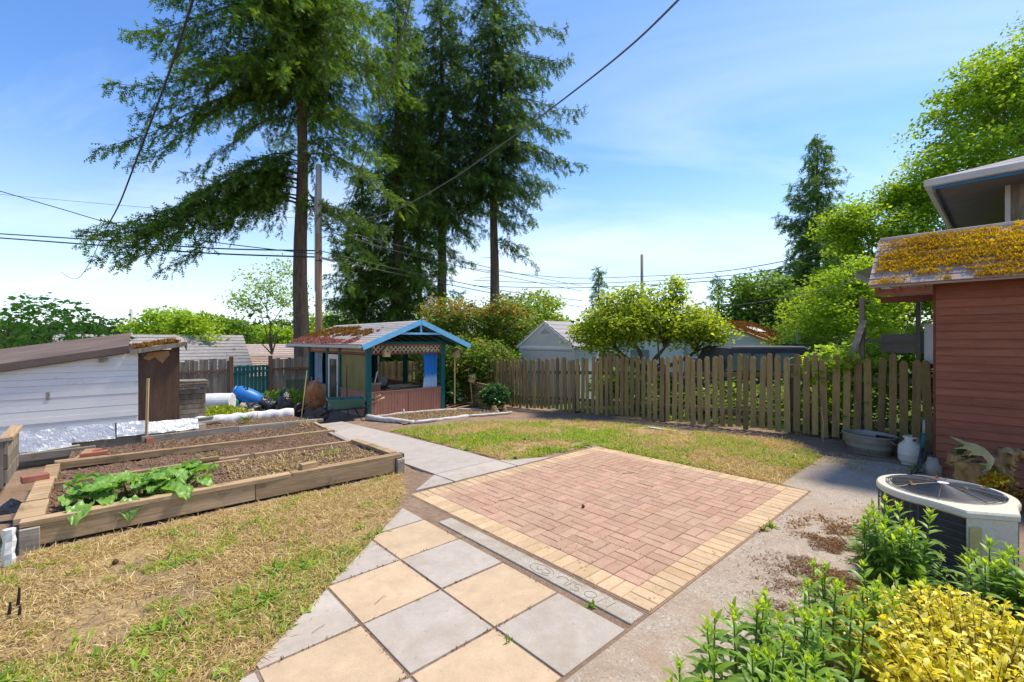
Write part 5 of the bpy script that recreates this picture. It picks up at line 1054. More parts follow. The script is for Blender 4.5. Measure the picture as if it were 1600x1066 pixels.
# ------------------------------------------------------------------ tub, gas bottle, hose pole, stump with antler
tb = thing('wash_tub', 'galvanised oval wash tub with rain water against the picket fence', 'tub', 9.35, 1.55, 0.0, R(60))
b = MB(); pr = [(.31,0),(.32,.01),(.335,.10),(.345,.105),(.35,.12),(.355,.20),(.365,.205),(.372,.22),(.39,.29),(.405,.30),(.405,.312),(.385,.312),(.372,.28),(.325,.03),(.001,.025)]
b.lathe(pr, 40, sx=1.0, sy=.78); b.build('tub_body', m_galv, tb, smooth=True)
b = MB(); b.lathe([(.001,.0),(.372,.0),(.372,.002),(.001,.002)],32,sx=1,sy=.77,c=(0,0,.235)); b.build('water', m_water, tb)
for s_ in (-1,1): MB().tube([(s_*.40,-.07,.27),(s_*.455,-.06,.23),(s_*.455,.06,.23),(s_*.40,.07,.27)],.008,7).build('handle', m_galv, tb, smooth=True)
MB().obox((-.18,-.12,.275),(.36,.10,.05),(R(8),R(5),R(-20))).build('floating_board', m_dark, tb)
gt = thing('gas_bottle', 'cream propane bottle with collar beside the tub', 'gas bottle', 8.90, .98, 0.0)
gt.scale = (1,1,1)
b = MB(); b.lathe([(.001,.02),(.105,.02),(.11,.03),(.145,.055),(.155,.09),(.155,.155),(.157,.16),(.157,.165),(.155,.17),(.155,.25),(.145,.29),(.115,.325),(.06,.345),(.001,.348)],30); b.build('bottle_body', m_tank, gt, smooth=True)
b = MB(); b.lathe([(.115,0),(.118,0),(.118,.035),(.112,.035)],24); b.build('foot_ring', m_tank, gt)
b = MB()
for j in range(18):
    a0, a1 = 2*math.pi*j/24, 2*math.pi*(j+1)/24; hole = j in (2,3,7,8,13,14)
    for z0, z1 in (((.325,.36),(.40,.425)) if hole else ((.325,.425),)):
        q = [(.098*math.cos(a_),.098*math.sin(a_)) for a_ in (a0,a1)]; q2 = [(p[0]*.96,p[1]*.96) for p in q]
        b.add([(*q[0],z0),(*q[1],z0),(*q[1],z1),(*q[0],z1),(*q2[0],z0),(*q2[1],z0),(*q2[1],z1),(*q2[0],z1)],[(0,1,2,3),(5,4,7,6),(3,2,6,7),(1,0,4,5)])
b.build('collar', m_tank, gt, smooth=False)
MB().lathe([(.001,.34),(.02,.34),(.02,.39),(.03,.395),(.03,.41),(.001,.41)],12).build('valve', m_blackmetal, gt)
ph = thing('pole_pruner', 'grey and teal tool handle leaning against the corner of the red shed', 'tool', 8.42, .83, 0.0)
MB().tube([(-.26,.05,.03),(-.12,.0,.14),(-.06,-.02,.36)],[.03,.026,.022],9).build('boot', m_dark, ph, smooth=True); MB().tube([(-.06,-.02,.36),(.0,-.03,.56)],.024,9).build('grip', m_gateteal, ph, smooth=True); MB().tube([(.0,-.03,.56),(.06,-.03,.74)],.015,9).build('shaft', m_galv, ph, smooth=True)
blob('rock', 'pale rough rock at the foot of the red shed corner', 'rock', 8.36, .70, 0.0, (.11,.09,.14), m_rock, 31, (10,7))
tag(MB().tube([(0,0,.0),(.02,.0,.35),(.03,.03,.55),(.0,.02,.62)],.008,6).build('wire_stub', m_handle, loc=W(9.72,2.28,0), rz=YAW), 'thin yellow cord hanging on the pickets above the tub', 'cord')
sm = thing('driftwood_stump', 'mossy forked driftwood stump in front of the red shed', 'stump', 7.55, .20, 0.0)
def organic(name, pts, rs_, mat, par, n=10, wob=.16, seed=1):
    r_ = np.random.default_rng(seed); k = len(pts); pp = [Vector(p) for p in pts]; full=[]; rr=[]
    for i in range(k-1):
        for q_ in range(4): t_ = q_/4; full.append(pp[i].lerp(pp[i+1],t_)+Vector(r_.normal(size=3)*.008)); rr.append(rs_[i]+(rs_[i+1]-rs_[i])*t_)
    full.append(pp[-1]); rr.append(rs_[-1]); b = MB().tube(full, rr, n)
    b.v = [tuple(Vector(p)+Vector(r_.normal(size=3))*wob*.06) for p in b.v]
    return b.build(name, mat, par, smooth=True)
organic('trunk', [(-.05,.05,-.05),(-.10,.10,.28),(-.13,.13,.46),(-.13,.17,.56)],[.18,.135,.125,.06],m_root,sm,14,.28,1)
organic('trunk', [(.05,-.08,-.05),(.12,-.13,.28),(.15,-.14,.46),(.16,-.20,.57)],[.15,.105,.10,.07],m_root,sm,14,.28,2)
organic('root', [(.15,-.18,.54),(.14,-.29,.565),(.13,-.40,.555)],[.075,.055,.02],m_root,sm,9,.25,3); organic('root', [(-.13,.19,.49),(-.14,.26,.44),(-.15,.28,.38)],[.06,.05,.03],m_root,sm,9,.2,4)
organic('root', [(-.10,-.15,.04),(-.25,-.32,.10),(-.36,-.54,.17)],[.09,.06,.045],m_root,sm,9,.2,5); organic('root', [(-.15,.07,.04),(-.3,-.07,.08),(-.47,-.25,.11)],[.09,.065,.04],m_root,sm,9,.2,6)
n = 1600; P = np.stack([rng.normal(-.10,.07,n),rng.normal(-.03,.08,n),.20+.12*rng.random(n)],-1); P[:,2] += .10*(P[:,0]+.1); leaf_obj('moss', P, rdir(n,.8), rdir(n), .03+.03*rng.random(n), .02+.015*rng.random(n), m_moss, sm)
n = 900; P = np.stack([rng.normal(-.22,.07,n),rng.normal(-.16,.09,n),.13+.08*rng.random(n)],-1); leaf_obj('moss', P, rdir(n,.8), rdir(n), .03+.03*rng.random(n), .02+.015*rng.random(n), m_mossorange, sm)
n = 260; P = rng.normal(size=(n,3))*(.025,.03,.03)+(-.15,.17,.55); leaf_obj('moss', P, rdir(n,.8), rdir(n), .025, .016, m_bush, sm)
an = thing('antler', 'greenish weathered moose antler resting on the driftwood stump', 'antler', 7.36, .26, .53)
po = [(.21,.196),(.154,.182),(.086,.152),(0,.138),(-.074,.102),(-.148,.005),(-.145,-.045),(-.115,-.134),(-.088,-.125),(-.10,-.045),(-.06,.014),(-.012,.010),(.037,.006),(.057,-.02),(.05,.02),(.03,.045),(.08,.072),(.175,.060),(.10,.094),(.096,.122)]
b = MB(); n_ = len(po); vs = []
for th in (-.5,-.3,.3,.5):
    k_ = 1.0 if abs(th) < .4 else .93
    cyy, czz = sum(p[0] for p in po)/n_, sum(p[1] for p in po)/n_
    vs += [(th*.028-.35*(p[0]**2), cyy+(p[0]-cyy)*k_, czz+(p[1]-czz)*k_) for p in po]
b.add(vs, [(r_*n_+i_, r_*n_+(i_+1)%n_, (r_+1)*n_+(i_+1)%n_, (r_+1)*n_+i_) for r_ in range(3) for i_ in range(n_)]+[tuple(range(n_-1,-1,-1)), tuple(range(3*n_,4*n_))]); b.build('palm', m_antler, an)
for pts_, rr_ in (([(0,-.10,-.08),(-.02,-.04,-.075),(-.03,.0,-.085)],[.014,.010,.003]),([(0,-.11,-.12),(-.02,-.05,-.16),(-.03,-.115,-.205)],[.016,.011,.003]),([(0,.05,.01),(-.01,.12,-.01),(-.02,.18,-.045)],[.010,.007,.002])):
    MB().tube(pts_, rr_, 8).build('tine', m_antler, an, smooth=True)
# ------------------------------------------------------------------ beyond the fences
def wthing(name, label, cat, X, Y, z, rz=0.0, group=None): return tag(empty(name, (X,Y,z), rz), label, cat, group)
ns = thing('garden_shed', 'pale beige gabled garden shed with dark roof panels behind the picket fence', 'shed', 12.0, 11.35, -.35)
gw_ = 1.38
b = MB(); b.prism([(-gw_,0),(gw_,0),(gw_,1.96),(0,2.80),(-gw_,1.96)],0,.03,axis='x'); b.build('gable_wall', m_shedbeige, ns)
MB().box(.031,1.35,-gw_,-gw_+.03,0,1.95).build('side_wall', m_sidinggrey, ns); MB().box(.031,1.35,gw_-.03,gw_,0,1.95).build('side_wall', m_sidinggrey, ns)  # side walls paler than the gable: their stronger sunlight put into the colour
MB().box(-.012,-.001,-gw_+.04,gw_-.04,1.88,1.98).build('trim', m_white, ns); MB().box(-.010,-.001,-gw_+.15,gw_-.25,0,1.80).build('door_panel', m_shedbeige, ns); MB().box(-.016,-.011,-gw_+.12,gw_-.22,1.80,1.82).build('trim', m_oldboard, ns)
b = MB(); b.prism([(-.24,2.42),(.24,2.42),(0,2.62)],-.012,-.001,axis='x'); b.build('vent', m_shingle, ns)
for s_ in (-1,1):
    MB().beam((-.03,s_*(gw_+.08),1.91),(-.03,0,2.84),.05,.09).build('rake_trim', m_white, ns)
    for k in range(6):
        t0, t1 = k/6, (k+1)/6+.02; y0, y1 = s_*(gw_+.10)*(1-t0), s_*(gw_+.10)*(1-t1) if t1 < 1 else 0
        z0, z1 = 1.93+.93*t0, 1.93+.93*min(t1,1); b = MB(); vs = [(-.08,y0,z0+.02),(1.42,y0,z0+.02),(1.42,y1,z1),(-.08,y1,z1)]; vs += [(p[0],p[1],p[2]+.025) for p in vs]
        b.add(vs,[(0,3,2,1),(4,5,6,7),(0,1,5,4),(1,2,6,5),(2,3,7,6),(3,0,4,7)]).build('roof_panel', m_shedroof, ns)
nh = thing('neighbour_house', 'pale neighbour house with an orange mossy roof behind the parked car', 'house', 24, 10.2, -.75)
b = MB(); b.prism([(-2.45,0),(2.6,0),(2.6,2.35),(0,3.45),(-2.45,2.42)],0,.05,axis='x'); b.build('gable_wall', m_sidinggrey, nh)
for k in range(11): MB().box(-.02,-.002,-2.44+.16*max(0,k-9)*4,2.58-.16*max(0,k-9)*4,.25*k+.01,.25*k+.235).build('siding_board', m_sidinggrey, nh)
MB().box(.05,4.2,-2.45,-2.40,0,2.42).build('side_wall', m_sidinggrey, nh); MB().box(.05,4.2,2.55,2.6,0,2.35).build('side_wall', m_sidinggrey, nh)
for (ya,za,yb,zb) in ((-2.85,2.30,0,3.52),(2.95,2.25,0,3.52)):
    b = MB(); vs = [(-.35,ya,za),(4.4,ya,za),(4.4,yb,zb),(-.35,yb,zb)]; vs += [(p[0],p[1],p[2]+.08) for p in vs]; rf_ = b.add(vs,[(0,3,2,1),(4,5,6,7),(0,1,5,4),(1,2,6,5),(2,3,7,6),(3,0,4,7)]).build('roof', m_mossroof, nh)
    if ya < 0:
        n = 6000; s_ = rng.random(n); x_ = -.3+4.6*rng.random(n); kk = fbm(x_*2,s_*4,1.2,3) > .40; s_, x_ = s_[kk], x_[kk]; n = len(s_)
        leaf_obj('moss', np.stack([x_, ya+(yb-ya)*s_, za+.09+(zb-za)*s_],-1), rdir(n,1), rdir(n), .08+.06*rng.random(n), .06, m_mossorange, rf_)
        MB().obox((1.6,-1.2,3.10),(1.2,.7,.12),(R(23),0,0)).build('skylight', m_sidinggrey, rf_)
MB().box(-.06,-.021,.9,1.7,.7,1.6).build('window', m_glassdark, nh)
ph_ = wthing('pale_house', 'low white house wall showing behind the cherry tree', 'house', 6.0, 25, -.8, R(-3))
MB().box(-3.2,3.4,0,5,0,2.75).build('wall', m_sidinggrey, ph_); b = MB(); b.prism([(-3.6,2.7),(3.7,2.7),(0,3.3)],-.3,5.3,axis='y'); b.build('roof', m_shingle, ph_); MB().box(.5,1.5,-.04,-.001,1.0,2.1).build('window', m_glassdark, ph_); MB().box(-1.9,-1.0,-.05,-.002,0,1.9).build('brown_door', m_timber, ph_)
nf = thing('brown_fence', 'short brown board fence right of the beige shed', 'fence', 14.2, 10.6, -.4)
for i in range(8): MB().box(0,.02,-i*.14-.12,-i*.14,0,1.75).build('board', m_timber, nf)
# dark car with a boxy soft top
jp = wthing('parked_car', 'dark grey boxy car with a soft top parked behind the picket fence', 'car', 6.45, 12.6, -.12, R(4))
b = MB(); b.prism([(-2.35,.45),(2.0,.45),(2.0,1.08),(-.85,1.08),(-2.30,1.0)],-.78,.78,axis='y'); b.build('body', m_jeep, jp, bevel=.04)
b = MB(); b.prism([(-1.22,1.081),(1.55,1.081),(1.35,1.74),(1.2,1.80),(-.75,1.80),(-.86,1.75)],-.72,.72,axis='y'); b.build('soft_top', m_jeep, jp, bevel=.05)
for poly in ([(-.98,1.16),(-.28,1.16),(-.28,1.62),(-.74,1.62)],[(-.20,1.16),(.12,1.16),(.12,1.60),(-.20,1.60)],[(.38,1.14),(.98,1.14),(.95,1.62),(.38,1.62)]):
    b = MB(); b.prism(poly,-.745,-.722,axis='y'); b.build('side_window', m_glassdark if poly[0][0] > -.9 and poly[0][0] < .3 else m_sidinggrey if False else m_glassdark, jp)
MB().box(1.30,1.36,-.6,.6,1.2,1.7).build('rear_window', m_glassdark, jp)
rk = MB()
for x_,y_ in ((1.62,-.7),(1.62,.7),(2.02,-.7),(2.02,.7)): rk.box(x_-.03,x_+.03,y_-.03,y_+.03,.9,1.84)
for y_ in (-.7,.7): rk.box(1.56,2.06,y_-.03,y_+.03,1.80,1.845)
for x_ in (1.62,2.02): rk.box(x_-.025,x_+.025,-.67,.67,1.80,1.84)
rk.build('rear_rack', m_blackmetal, jp)
for x_ in (-1.6,1.35):
    for y_ in (-.80,.80):
        w_ = MB().lathe([(.2,-.11),(.35,-.12),(.38,-.08),(.38,.08),(.35,.12),(.2,.11)],22,rot=(R(90),0,0)).build('wheel', m_dark, jp, smooth=True, loc=(x_,y_,.36)); MB().lathe([(.001,-.06),(.21,-.06),(.21,.06),(.001,.06)],16,rot=(R(90),0,0)).build('rim', m_galv, w_)
cl = wthing('chain_link_fence', 'thin wire mesh fence with steel posts beyond the right fence', 'fence', 9.0, 13.6, -.2, R(10))
for x_ in (-.55,1.6,3.8): MB().tube([(x_,0,0),(x_,0,2.35)],.025,8).build('post', m_galv, cl)
wm_ = MB()
for i in range(60):
    a_ = -.5+i*.11; 
    for s_ in (1,-1):
        x0 = a_; x1 = a_+s_*1.4
        wm_.tube([(x0,0,.6),(x1,0,2.2)],.0022,4,cap=False)
wm_.build('mesh', m_galv, cl)
# houses lower down the hill on the left
def farhouse(label, X, Y, z, L, D, h, rise, rz, mroof, mwall, eave=.4, chim=None):
    t_ = wthing('far_house', label, 'house', X, Y, z, rz); MB().box(-L/2,L/2,-D/2,D/2,0,h).build('wall', mwall, t_)
    MB().box(-L*.3,-L*.3+1.2,-D/2-.03,-D/2-.001,.9,2.0).build('window', m_glassdark, t_); MB().box(L*.15,L*.15+1.2,-D/2-.03,-D/2-.001,.9,2.0).build('window', m_glassdark, t_)
    for s_ in (-1,1):
        b = MB(); vs = [(-L/2-eave,s_*(D/2+eave),h-.1),(L/2+eave,s_*(D/2+eave),h-.1),(L/2+eave,0,h+rise),(-L/2-eave,0,h+rise)]; vs += [(p[0],p[1],p[2]+.10) for p in vs]
        r_ = b.add(vs,[(0,3,2,1),(4,5,6,7),(0,1,5,4),(1,2,6,5),(2,3,7,6),(3,0,4,7)]).build('roof', mroof, t_)
        if s_ < 0:
            nc = 12
            for k in range(nc):
                tt = k/nc; y_ = -(D/2+eave)*(1-tt)-.02; z_ = h-.1+(rise+.1)*tt+.115
                x_ = -L/2-eave
                MB().box(x_,L/2+eave,y_,y_+.05,z_-.03,z_+.012).build('shingle_course', mroof, r_)
    b = MB(); b.prism([(-D/2,h),(D/2,h),(0,h+rise)],L/2-.05,L/2-.001,axis='x'); b.build('gable', mwall, t_)
    if chim: MB().box(chim-.35,chim+.35,-.6,.3,h,h+rise+1.0).build('chimney', m_redbrickblock, t_)
    return t_
farhouse('grey shingle roof of the house behind the white shed', -21.0, 27, -2.6, 8.0, 6.6, 2.55, 2.1, R(40), m_shingle, m_sidinggrey)
farhouse('brown-roofed house with a brick chimney seen over the teal gate', -21.6, 42, -4.0, 7.0, 7.0, 3.4, 1.95, R(27), m_shingle_pink, m_sidinggrey, chim=1.6)
farhouse('pale pink low roof just above the teal gate', -16.9, 32, -3.4, 4.4, 5.0, 2.9, 1.2, R(28), m_shingle_pink, m_shedbeige)
# utility poles
def upole(label, X, Y, z0, z1, r, top=0.0, mt=None):
    t_ = wthing('utility_pole', label, 'pole', X, Y, z0); L = z1-z0
    MB().tube([(0,0,0),(0,0,L-top)],[r*1.15,r],14).build('shaft', mt or m_polewood, t_, smooth=True)
    if top: MB().tube([(0,0,L-top+.001),(0,0,L)],[r,r*.93],14).build('grey_top', m_polegrey, t_, smooth=True)
    return t_
upl = upole('tall utility pole with a grey top beside the big fir trunk', (498-800)/711*20.5, 20.5, -1.0, 1.85+(531-258)/711*20.5, .135, 3.1)
MB().tube([(-.10,-.13,5),(-.10,-.13,9.7)],.03,7).build('conduit', m_polegrey, upl)
for z_ in (6.4,6.75): MB().tube([(.15*math.cos(a_),.15*math.sin(a_),z_) for a_ in np.linspace(0,6.3,15)],.018,6).build('band', m_blackmetal, upl)
MB().obox((.42,-.12,6.45),(.62,.12,.10),(0,R(14),0)).build('splice_box', m_polegrey, upl)
up2 = upole('distant utility pole above the cherry tree', (1003-800)/711*55, 55, -1, 1.85+(531-398)/711*55, .17, mt=m_oldboard); MB().obox((0,0,9.6),(.5,.12,.12)).build('crossarm', m_polewood, up2)
upole('distant pole left of the bright green trees', (205-800)/711*70, 70, -5, 1.85+(531-483)/711*70, .20, mt=m_polegrey)
upole('distant pole in front of the right-hand trees', (1180-800)/711*45, 45, -1, 1.85+(531-452)/711*45, .14, mt=m_oldboard)
# overhead wires
def pw(x, y, Y): return Vector(((x-800)/711*Y, Y, 1.85+(531-y)/711*Y))
def wire(label, pts, r, mat=m_cable):
    p = [pw(*q) for q in pts]; full = []
    for i in range(len(p)-1):
        a0, a1, a2, a3 = p[max(i-1,0)], p[i], p[i+1], p[min(i+2,len(p)-1)]
        for k in range(8):
            t_ = k/8; full.append(.5*((2*a1)+(a2-a0)*t_+(2*a0-5*a1+4*a2-a3)*t_*t_+(3*a1-a0-3*a2+a3)*t_**3))
    full.append(p[-1]); return tag(MB().tube(full, r, 6).build('power_line', mat, smooth=True), label, 'cable', 'overhead cables')
wire('overhead cable dropping from the top left past the fir branches', [(308,-20,7.5),(262,120,9.5),(215,245,12.5),(186,320,15.5),(165,358,18)], .021)
wire('faint thin continuation of the cable at the far left', [(165,358,18),(138,415,21),(118,436,23),(95,425,26)], .012, m_cablelt)
wire('thick cable running from the top centre right down to the utility pole', [(1075,-15,7),(985,72,8.8),(890,148,11),(790,222,13.5),(690,290,16.5),(600,335,18.8),(503,352,20.4)], .021, m_cablelt)
wire('cable from the top centre down to the utility pole', [(646,-20,8),(612,115,11),(572,240,15),(540,325,18),(503,352,20.4)], .017, m_cablelt)
wire('thick dark upper cable from the left edge to the utility pole', [(-40,363,26),(150,375,23),(330,388,21.5),(500,392,20.4)], .030)
wire('thick dark lower cable from the left edge to the utility pole', [(-40,369,26),(150,383,23),(330,396,21.5),(500,402,20.4)], .034)
wire('cable sloping down from the left edge behind the fir branch', [(-40,287,22),(90,325,22),(190,353,21.5),(330,378,21),(500,398,20.4)], .02)
wire('highest thin cable left of the fir', [(-40,300,40),(200,322,34),(480,342,27)], .014, m_cablelt)
for k,(y0,y1,y2,y3) in enumerate(((392,425,455,470),(402,432,462,480),(352,388,424,447),(358,398,432,455))):
    wire(['upper low cable right of the pole','lowest cable right of the pole','highest thin cable right of the pole','second thin cable right of the pole'][k], [(500,y0,20.4),(640,y1,24),(790,y2,29),(910,y3,34)], .017+.004*(k<2), m_cablelt)
wire('upper distant cable to the pole above the cherry tree', [(740,420,60),(880,434,57),(1003,432,55),(1145,422,42),(1400,372,30)], .035, m_cablelt)
wire('middle distant cable to the pole above the cherry tree', [(740,438,60),(880,443,57),(1003,440,55),(1145,430,42),(1400,390,30)], .035, m_cablelt)
wire('lower distant cable to the pole above the cherry tree', [(740,447,60),(880,450,57),(1003,446,55),(1145,436,42),(1400,402,30)], .04)
wire('cable crossing in front of the right-hand trees', [(1130,479,30),(1200,470,25),(1285,453,19),(1350,431,15),(1420,400,12)], .018, m_cablelt)
wire('thin level cable in front of the right-hand trees', [(1185,493,30),(1300,494,26),(1450,490,22)], .014, m_cablelt)
# ------------------------------------------------------------------ trees
def fir(label, X, Y, z0, H, r0, zlow, branches, mat, name='fir_tree', Lmax=5.0, nb=70, dens=1.0, extra=(), seed=0, quad=(.17,.07), droop=.5, taper=1.0, lean=0.0, stubs=14):
    rg = np.random.default_rng(100+seed); rd = random.Random(100+seed)
    t_ = wthing(name, label, 'fir tree', X, Y, z0)
    zs = np.linspace(0, H, 15); pts = [(lean*z_/H+.05*math.sin(z_*.6+seed), .05*math.cos(z_*.5), z_) for z_ in zs]
    MB().tube(pts, [r0*(1.28 if i == 0 else 1.0)*max(.04,(1-(z_/H)*.93)) for i, z_ in enumerate(zs)], 16).build('trunk', m_bark, t_, smooth=True)
    bl = []
    for i in range(nb):
        f = (i+rd.random())/nb; z_ = zlow+(H-.15-zlow)*f
        L = Lmax*(1-f**taper)*(.45+.8*rd.random())*(.72+.28*min(1,f*6))+.4
        bl.append((z_, i*2.399+rd.random()*.9, L, droop*(1.15-f)))
    bl += list(extra)
    br = MB(); PP=[]; DD=[]; NN=[]; LL=[]; TT=[]
    for z_, az, L, dr in bl:
        d = np.array((math.cos(az), math.sin(az), 0.0)); sd = np.array((-d[1], d[0], 0.0)); n_ = 9
        s_ = np.linspace(0,1,n_); bend = (rd.random()-.5)*.5
        C = np.outer(s_*L, d)+np.outer(bend*L*s_**2, sd); C[:,2] = z_+L*(.10*s_-dr*s_**1.6+.16*s_**4+.03*np.sin(s_*7+az*3)); C[:,:2] += (lean*z_/H, 0)
        br.tube([tuple(c) for c in C], [max(.006,(.012+.006*L)*(1-q*.9)) for q in s_], 5, cap=False)
        nbl = max(6, int(L*9*dens))
        for k in range(nbl):
            q = .07+.93*(k+rd.random())/nbl; c = np.array([np.interp(q, s_, C[:,i]) for i in range(3)])
            side = 1 if k % 2 else -1; l2 = (.30+.36*L*(1-q)**.7*.55)*(.7+.6*rd.random()); l2 = min(l2, 1.6)
            hang = rd.random() < .38; dd = d*(.2+.7*rd.random())+sd*side*(.35+.7*rd.random())*(.45 if hang else 1)+np.array((0,0,(-1.1 if hang else -.12)-.45*rd.random())); dd /= np.linalg.norm(dd)
            m = max(3, int(l2/.062*dens)); tt = (np.arange(m)+rg.random(m))/m
            p = c+np.outer(tt*l2, dd); p[:,2] -= .22*l2*tt**2; p += rg.normal(size=(m,3))*.045
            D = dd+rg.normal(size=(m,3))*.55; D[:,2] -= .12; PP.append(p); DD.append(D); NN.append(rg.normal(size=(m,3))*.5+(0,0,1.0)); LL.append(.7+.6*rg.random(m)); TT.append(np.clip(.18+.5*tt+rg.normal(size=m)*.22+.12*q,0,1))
    for k in range(stubs):                                # dead stubs on the bare trunk
        z_ = 1.5+rd.random()*max(1.,zlow-.5); a_ = rd.random()*6.28; l_ = .3+rd.random()*.9; br.tube([(0,0,z_),(l_*math.cos(a_),l_*math.sin(a_),z_-.1*l_)],[.02,.006],4,cap=False)
    br.build('branches', m_bark, t_, smooth=True)
    P = np.concatenate(PP); D = np.concatenate(DD); N = np.concatenate(NN); L_ = np.concatenate(LL); T_ = np.concatenate(TT)
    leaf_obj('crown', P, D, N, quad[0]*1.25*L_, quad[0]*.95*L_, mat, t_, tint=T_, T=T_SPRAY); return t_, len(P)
_rb = random.Random(5)
def brn(X, Y, z0, ztrunk, tip):
    """long bough from the trunk to a tip point"""
    ztrunk += _rb.uniform(-.1,1.5)
    t_ = pw(*tip); d = math.hypot(t_.x-X, t_.y-Y); return (ztrunk-z0, math.atan2(t_.y-Y, t_.x-X), d, ((ztrunk-t_.z)/d+.28))
bx_, by_, bz_ = (471-800)/711*22, 22, -1.0
EX = [brn(bx_,by_,bz_,8.4,(190,395,17.5)), brn(bx_,by_,bz_,8.9,(240,372,18)), brn(bx_,by_,bz_,9.6,(280,318,18.5)), brn(bx_,by_,bz_,8.3,(300,400,19)), brn(bx_,by_,bz_,9.9,(390,300,20)), brn(bx_,by_,bz_,9.0,(370,370,20)), brn(bx_,by_,bz_,8.6,(130,340,16.5)),
      brn(bx_,by_,bz_,8.1,(125,372,16.5)), brn(bx_,by_,bz_,8.6,(150,405,17)), brn(bx_,by_,bz_,8.0,(250,420,18.5)), brn(bx_,by_,bz_,9.2,(215,345,17.5)), brn(bx_,by_,bz_,9.3,(330,330,19)), brn(bx_,by_,bz_,9.0,(160,355,17)),brn(bx_,by_,bz_,10.0,(350,285,19)),
      brn(bx_,by_,bz_,12.9,(152,235,17.5)), brn(bx_,by_,bz_,13.2,(210,245,18)), brn(bx_,by_,bz_,12.6,(290,262,19)), brn(bx_,by_,bz_,14.4,(168,142,17.5)), brn(bx_,by_,bz_,14.2,(215,165,18)), brn(bx_,by_,bz_,15.8,(215,60,17.5)), brn(bx_,by_,bz_,16.4,(192,22,17.5)), brn(bx_,by_,bz_,15.0,(260,110,18)), brn(bx_,by_,bz_,17.5,(240,-15,18)), brn(bx_,by_,bz_,18.2,(190,-50,17)), brn(bx_,by_,bz_,13.8,(300,180,19)),
      brn(bx_,by_,bz_,8.2,(600,345,20)), brn(bx_,by_,bz_,8.8,(585,400,19.5)), brn(bx_,by_,bz_,9.6,(610,300,19)), brn(bx_,by_,bz_,11.2,(600,230,19)), brn(bx_,by_,bz_,12.4,(590,190,19.5)), brn(bx_,by_,bz_,7.6,(560,450,21)),
      brn(bx_,by_,bz_,14.5,(430,120,17.5)), brn(bx_,by_,bz_,15.0,(500,90,17.5)), brn(bx_,by_,bz_,16.5,(400,30,17.5)), brn(bx_,by_,bz_,16.0,(540,40,18)), brn(bx_,by_,bz_,17.5,(460,-10,17)),brn(bx_,by_,bz_,14.8,(360,110,17.5))]
cnt = 0
_, k = fir('tallest fir with a thick bare trunk beside the utility pole', bx_, by_, bz_, 27, .40, 14.5, 0, m_fir, nb=120, Lmax=6.0, dens=1.0, extra=EX, seed=1, quad=(.25,.085)); cnt += k
X2 = lambda x, Y: (x-800)/711*Y
_, k = fir('dense dark fir clothed with branches behind the garden house', X2(622,27), 27, -1.4, 26, .46, 2.2, 0, m_fir, nb=200, Lmax=3.1, dens=1.0, seed=2, quad=(.26,.09), taper=1.6, droop=.6); cnt += k
_, k = fir('slender fir left of the two bare right-hand trunks', X2(690,29), 29, -1.2, 27, .38, 10.5, 0, m_firdark, nb=130, Lmax=3.8, dens=.9, seed=3, quad=(.28,.095), taper=1.6,
           extra=[(7.5,3.3,2.4,.5),(8.6,.3,2.2,.5),(6.2,2.8,2.6,.6),(9.4,4.6,2.2,.5)]); cnt += k
EX4 = [brn(X2(772,28),28,-1.2,a,(x_,y_,Yd)) for a,x_,y_,Yd in ((15.0,905,150,26),(13.0,908,245,26),(12.5,880,255,26),(14.2,890,205,26),(18.5,898,90,26),(20.4,885,35,26),(11.0,845,300,26.5),(9.0,830,345,27),(8.0,822,385,27),(7.5,835,410,27),(10,715,330,27),(12,720,260,26),(16.5,862,120,25),(11.5,800,290,25),(9.4,812,350,25.5))]
_, k = fir('rightmost fir of the group with a bare pinkish trunk', X2(772,28), 28, -1.2, 27, .36, 12.0, 0, m_firdark, nb=130, Lmax=4.0, dens=.9, extra=EX4, seed=4, quad=(.28,.095), taper=1.7); cnt += k
_, k = fir('thin fir trunk between the dense fir and the slender fir', X2(655,32), 32, -1.3, 25, .25, 5.5, 0, m_firdark, nb=80, Lmax=2.2, dens=.75, seed=5, quad=(.30,.10), taper=1.6); cnt += k
_, k = fir('short bushy fir low behind the garden house roof', X2(565,26), 26, -1.4, 13, .28, 1.2, 0, m_fir, nb=110, Lmax=3.4, dens=.9, seed=6, quad=(.28,.095), stubs=0); cnt += k
_, k = fir('tall pointed fir standing among the maples on the right', X2(1277,38), 38, -1.0, 20.0, .35, 1.5, 0, m_firblue, nb=120, Lmax=7.4, dens=.8, seed=7, quad=(.42,.16), stubs=0, droop=.42); cnt += k
_, k = fir('small far fir left of the cherry tree top', X2(935,60), 60, -1.5, 13, .3, 1, 0, m_firblue, nb=55, Lmax=3.4, dens=.4, seed=8, quad=(.55,.25), stubs=0); cnt += k
_, k = fir('small far fir right of the cherry tree', X2(1122,55), 55, -1.5, 11, .3, 1, 0, m_firblue, nb=50, Lmax=3.2, dens=.4, seed=9, quad=(.55,.25), stubs=0); cnt += k
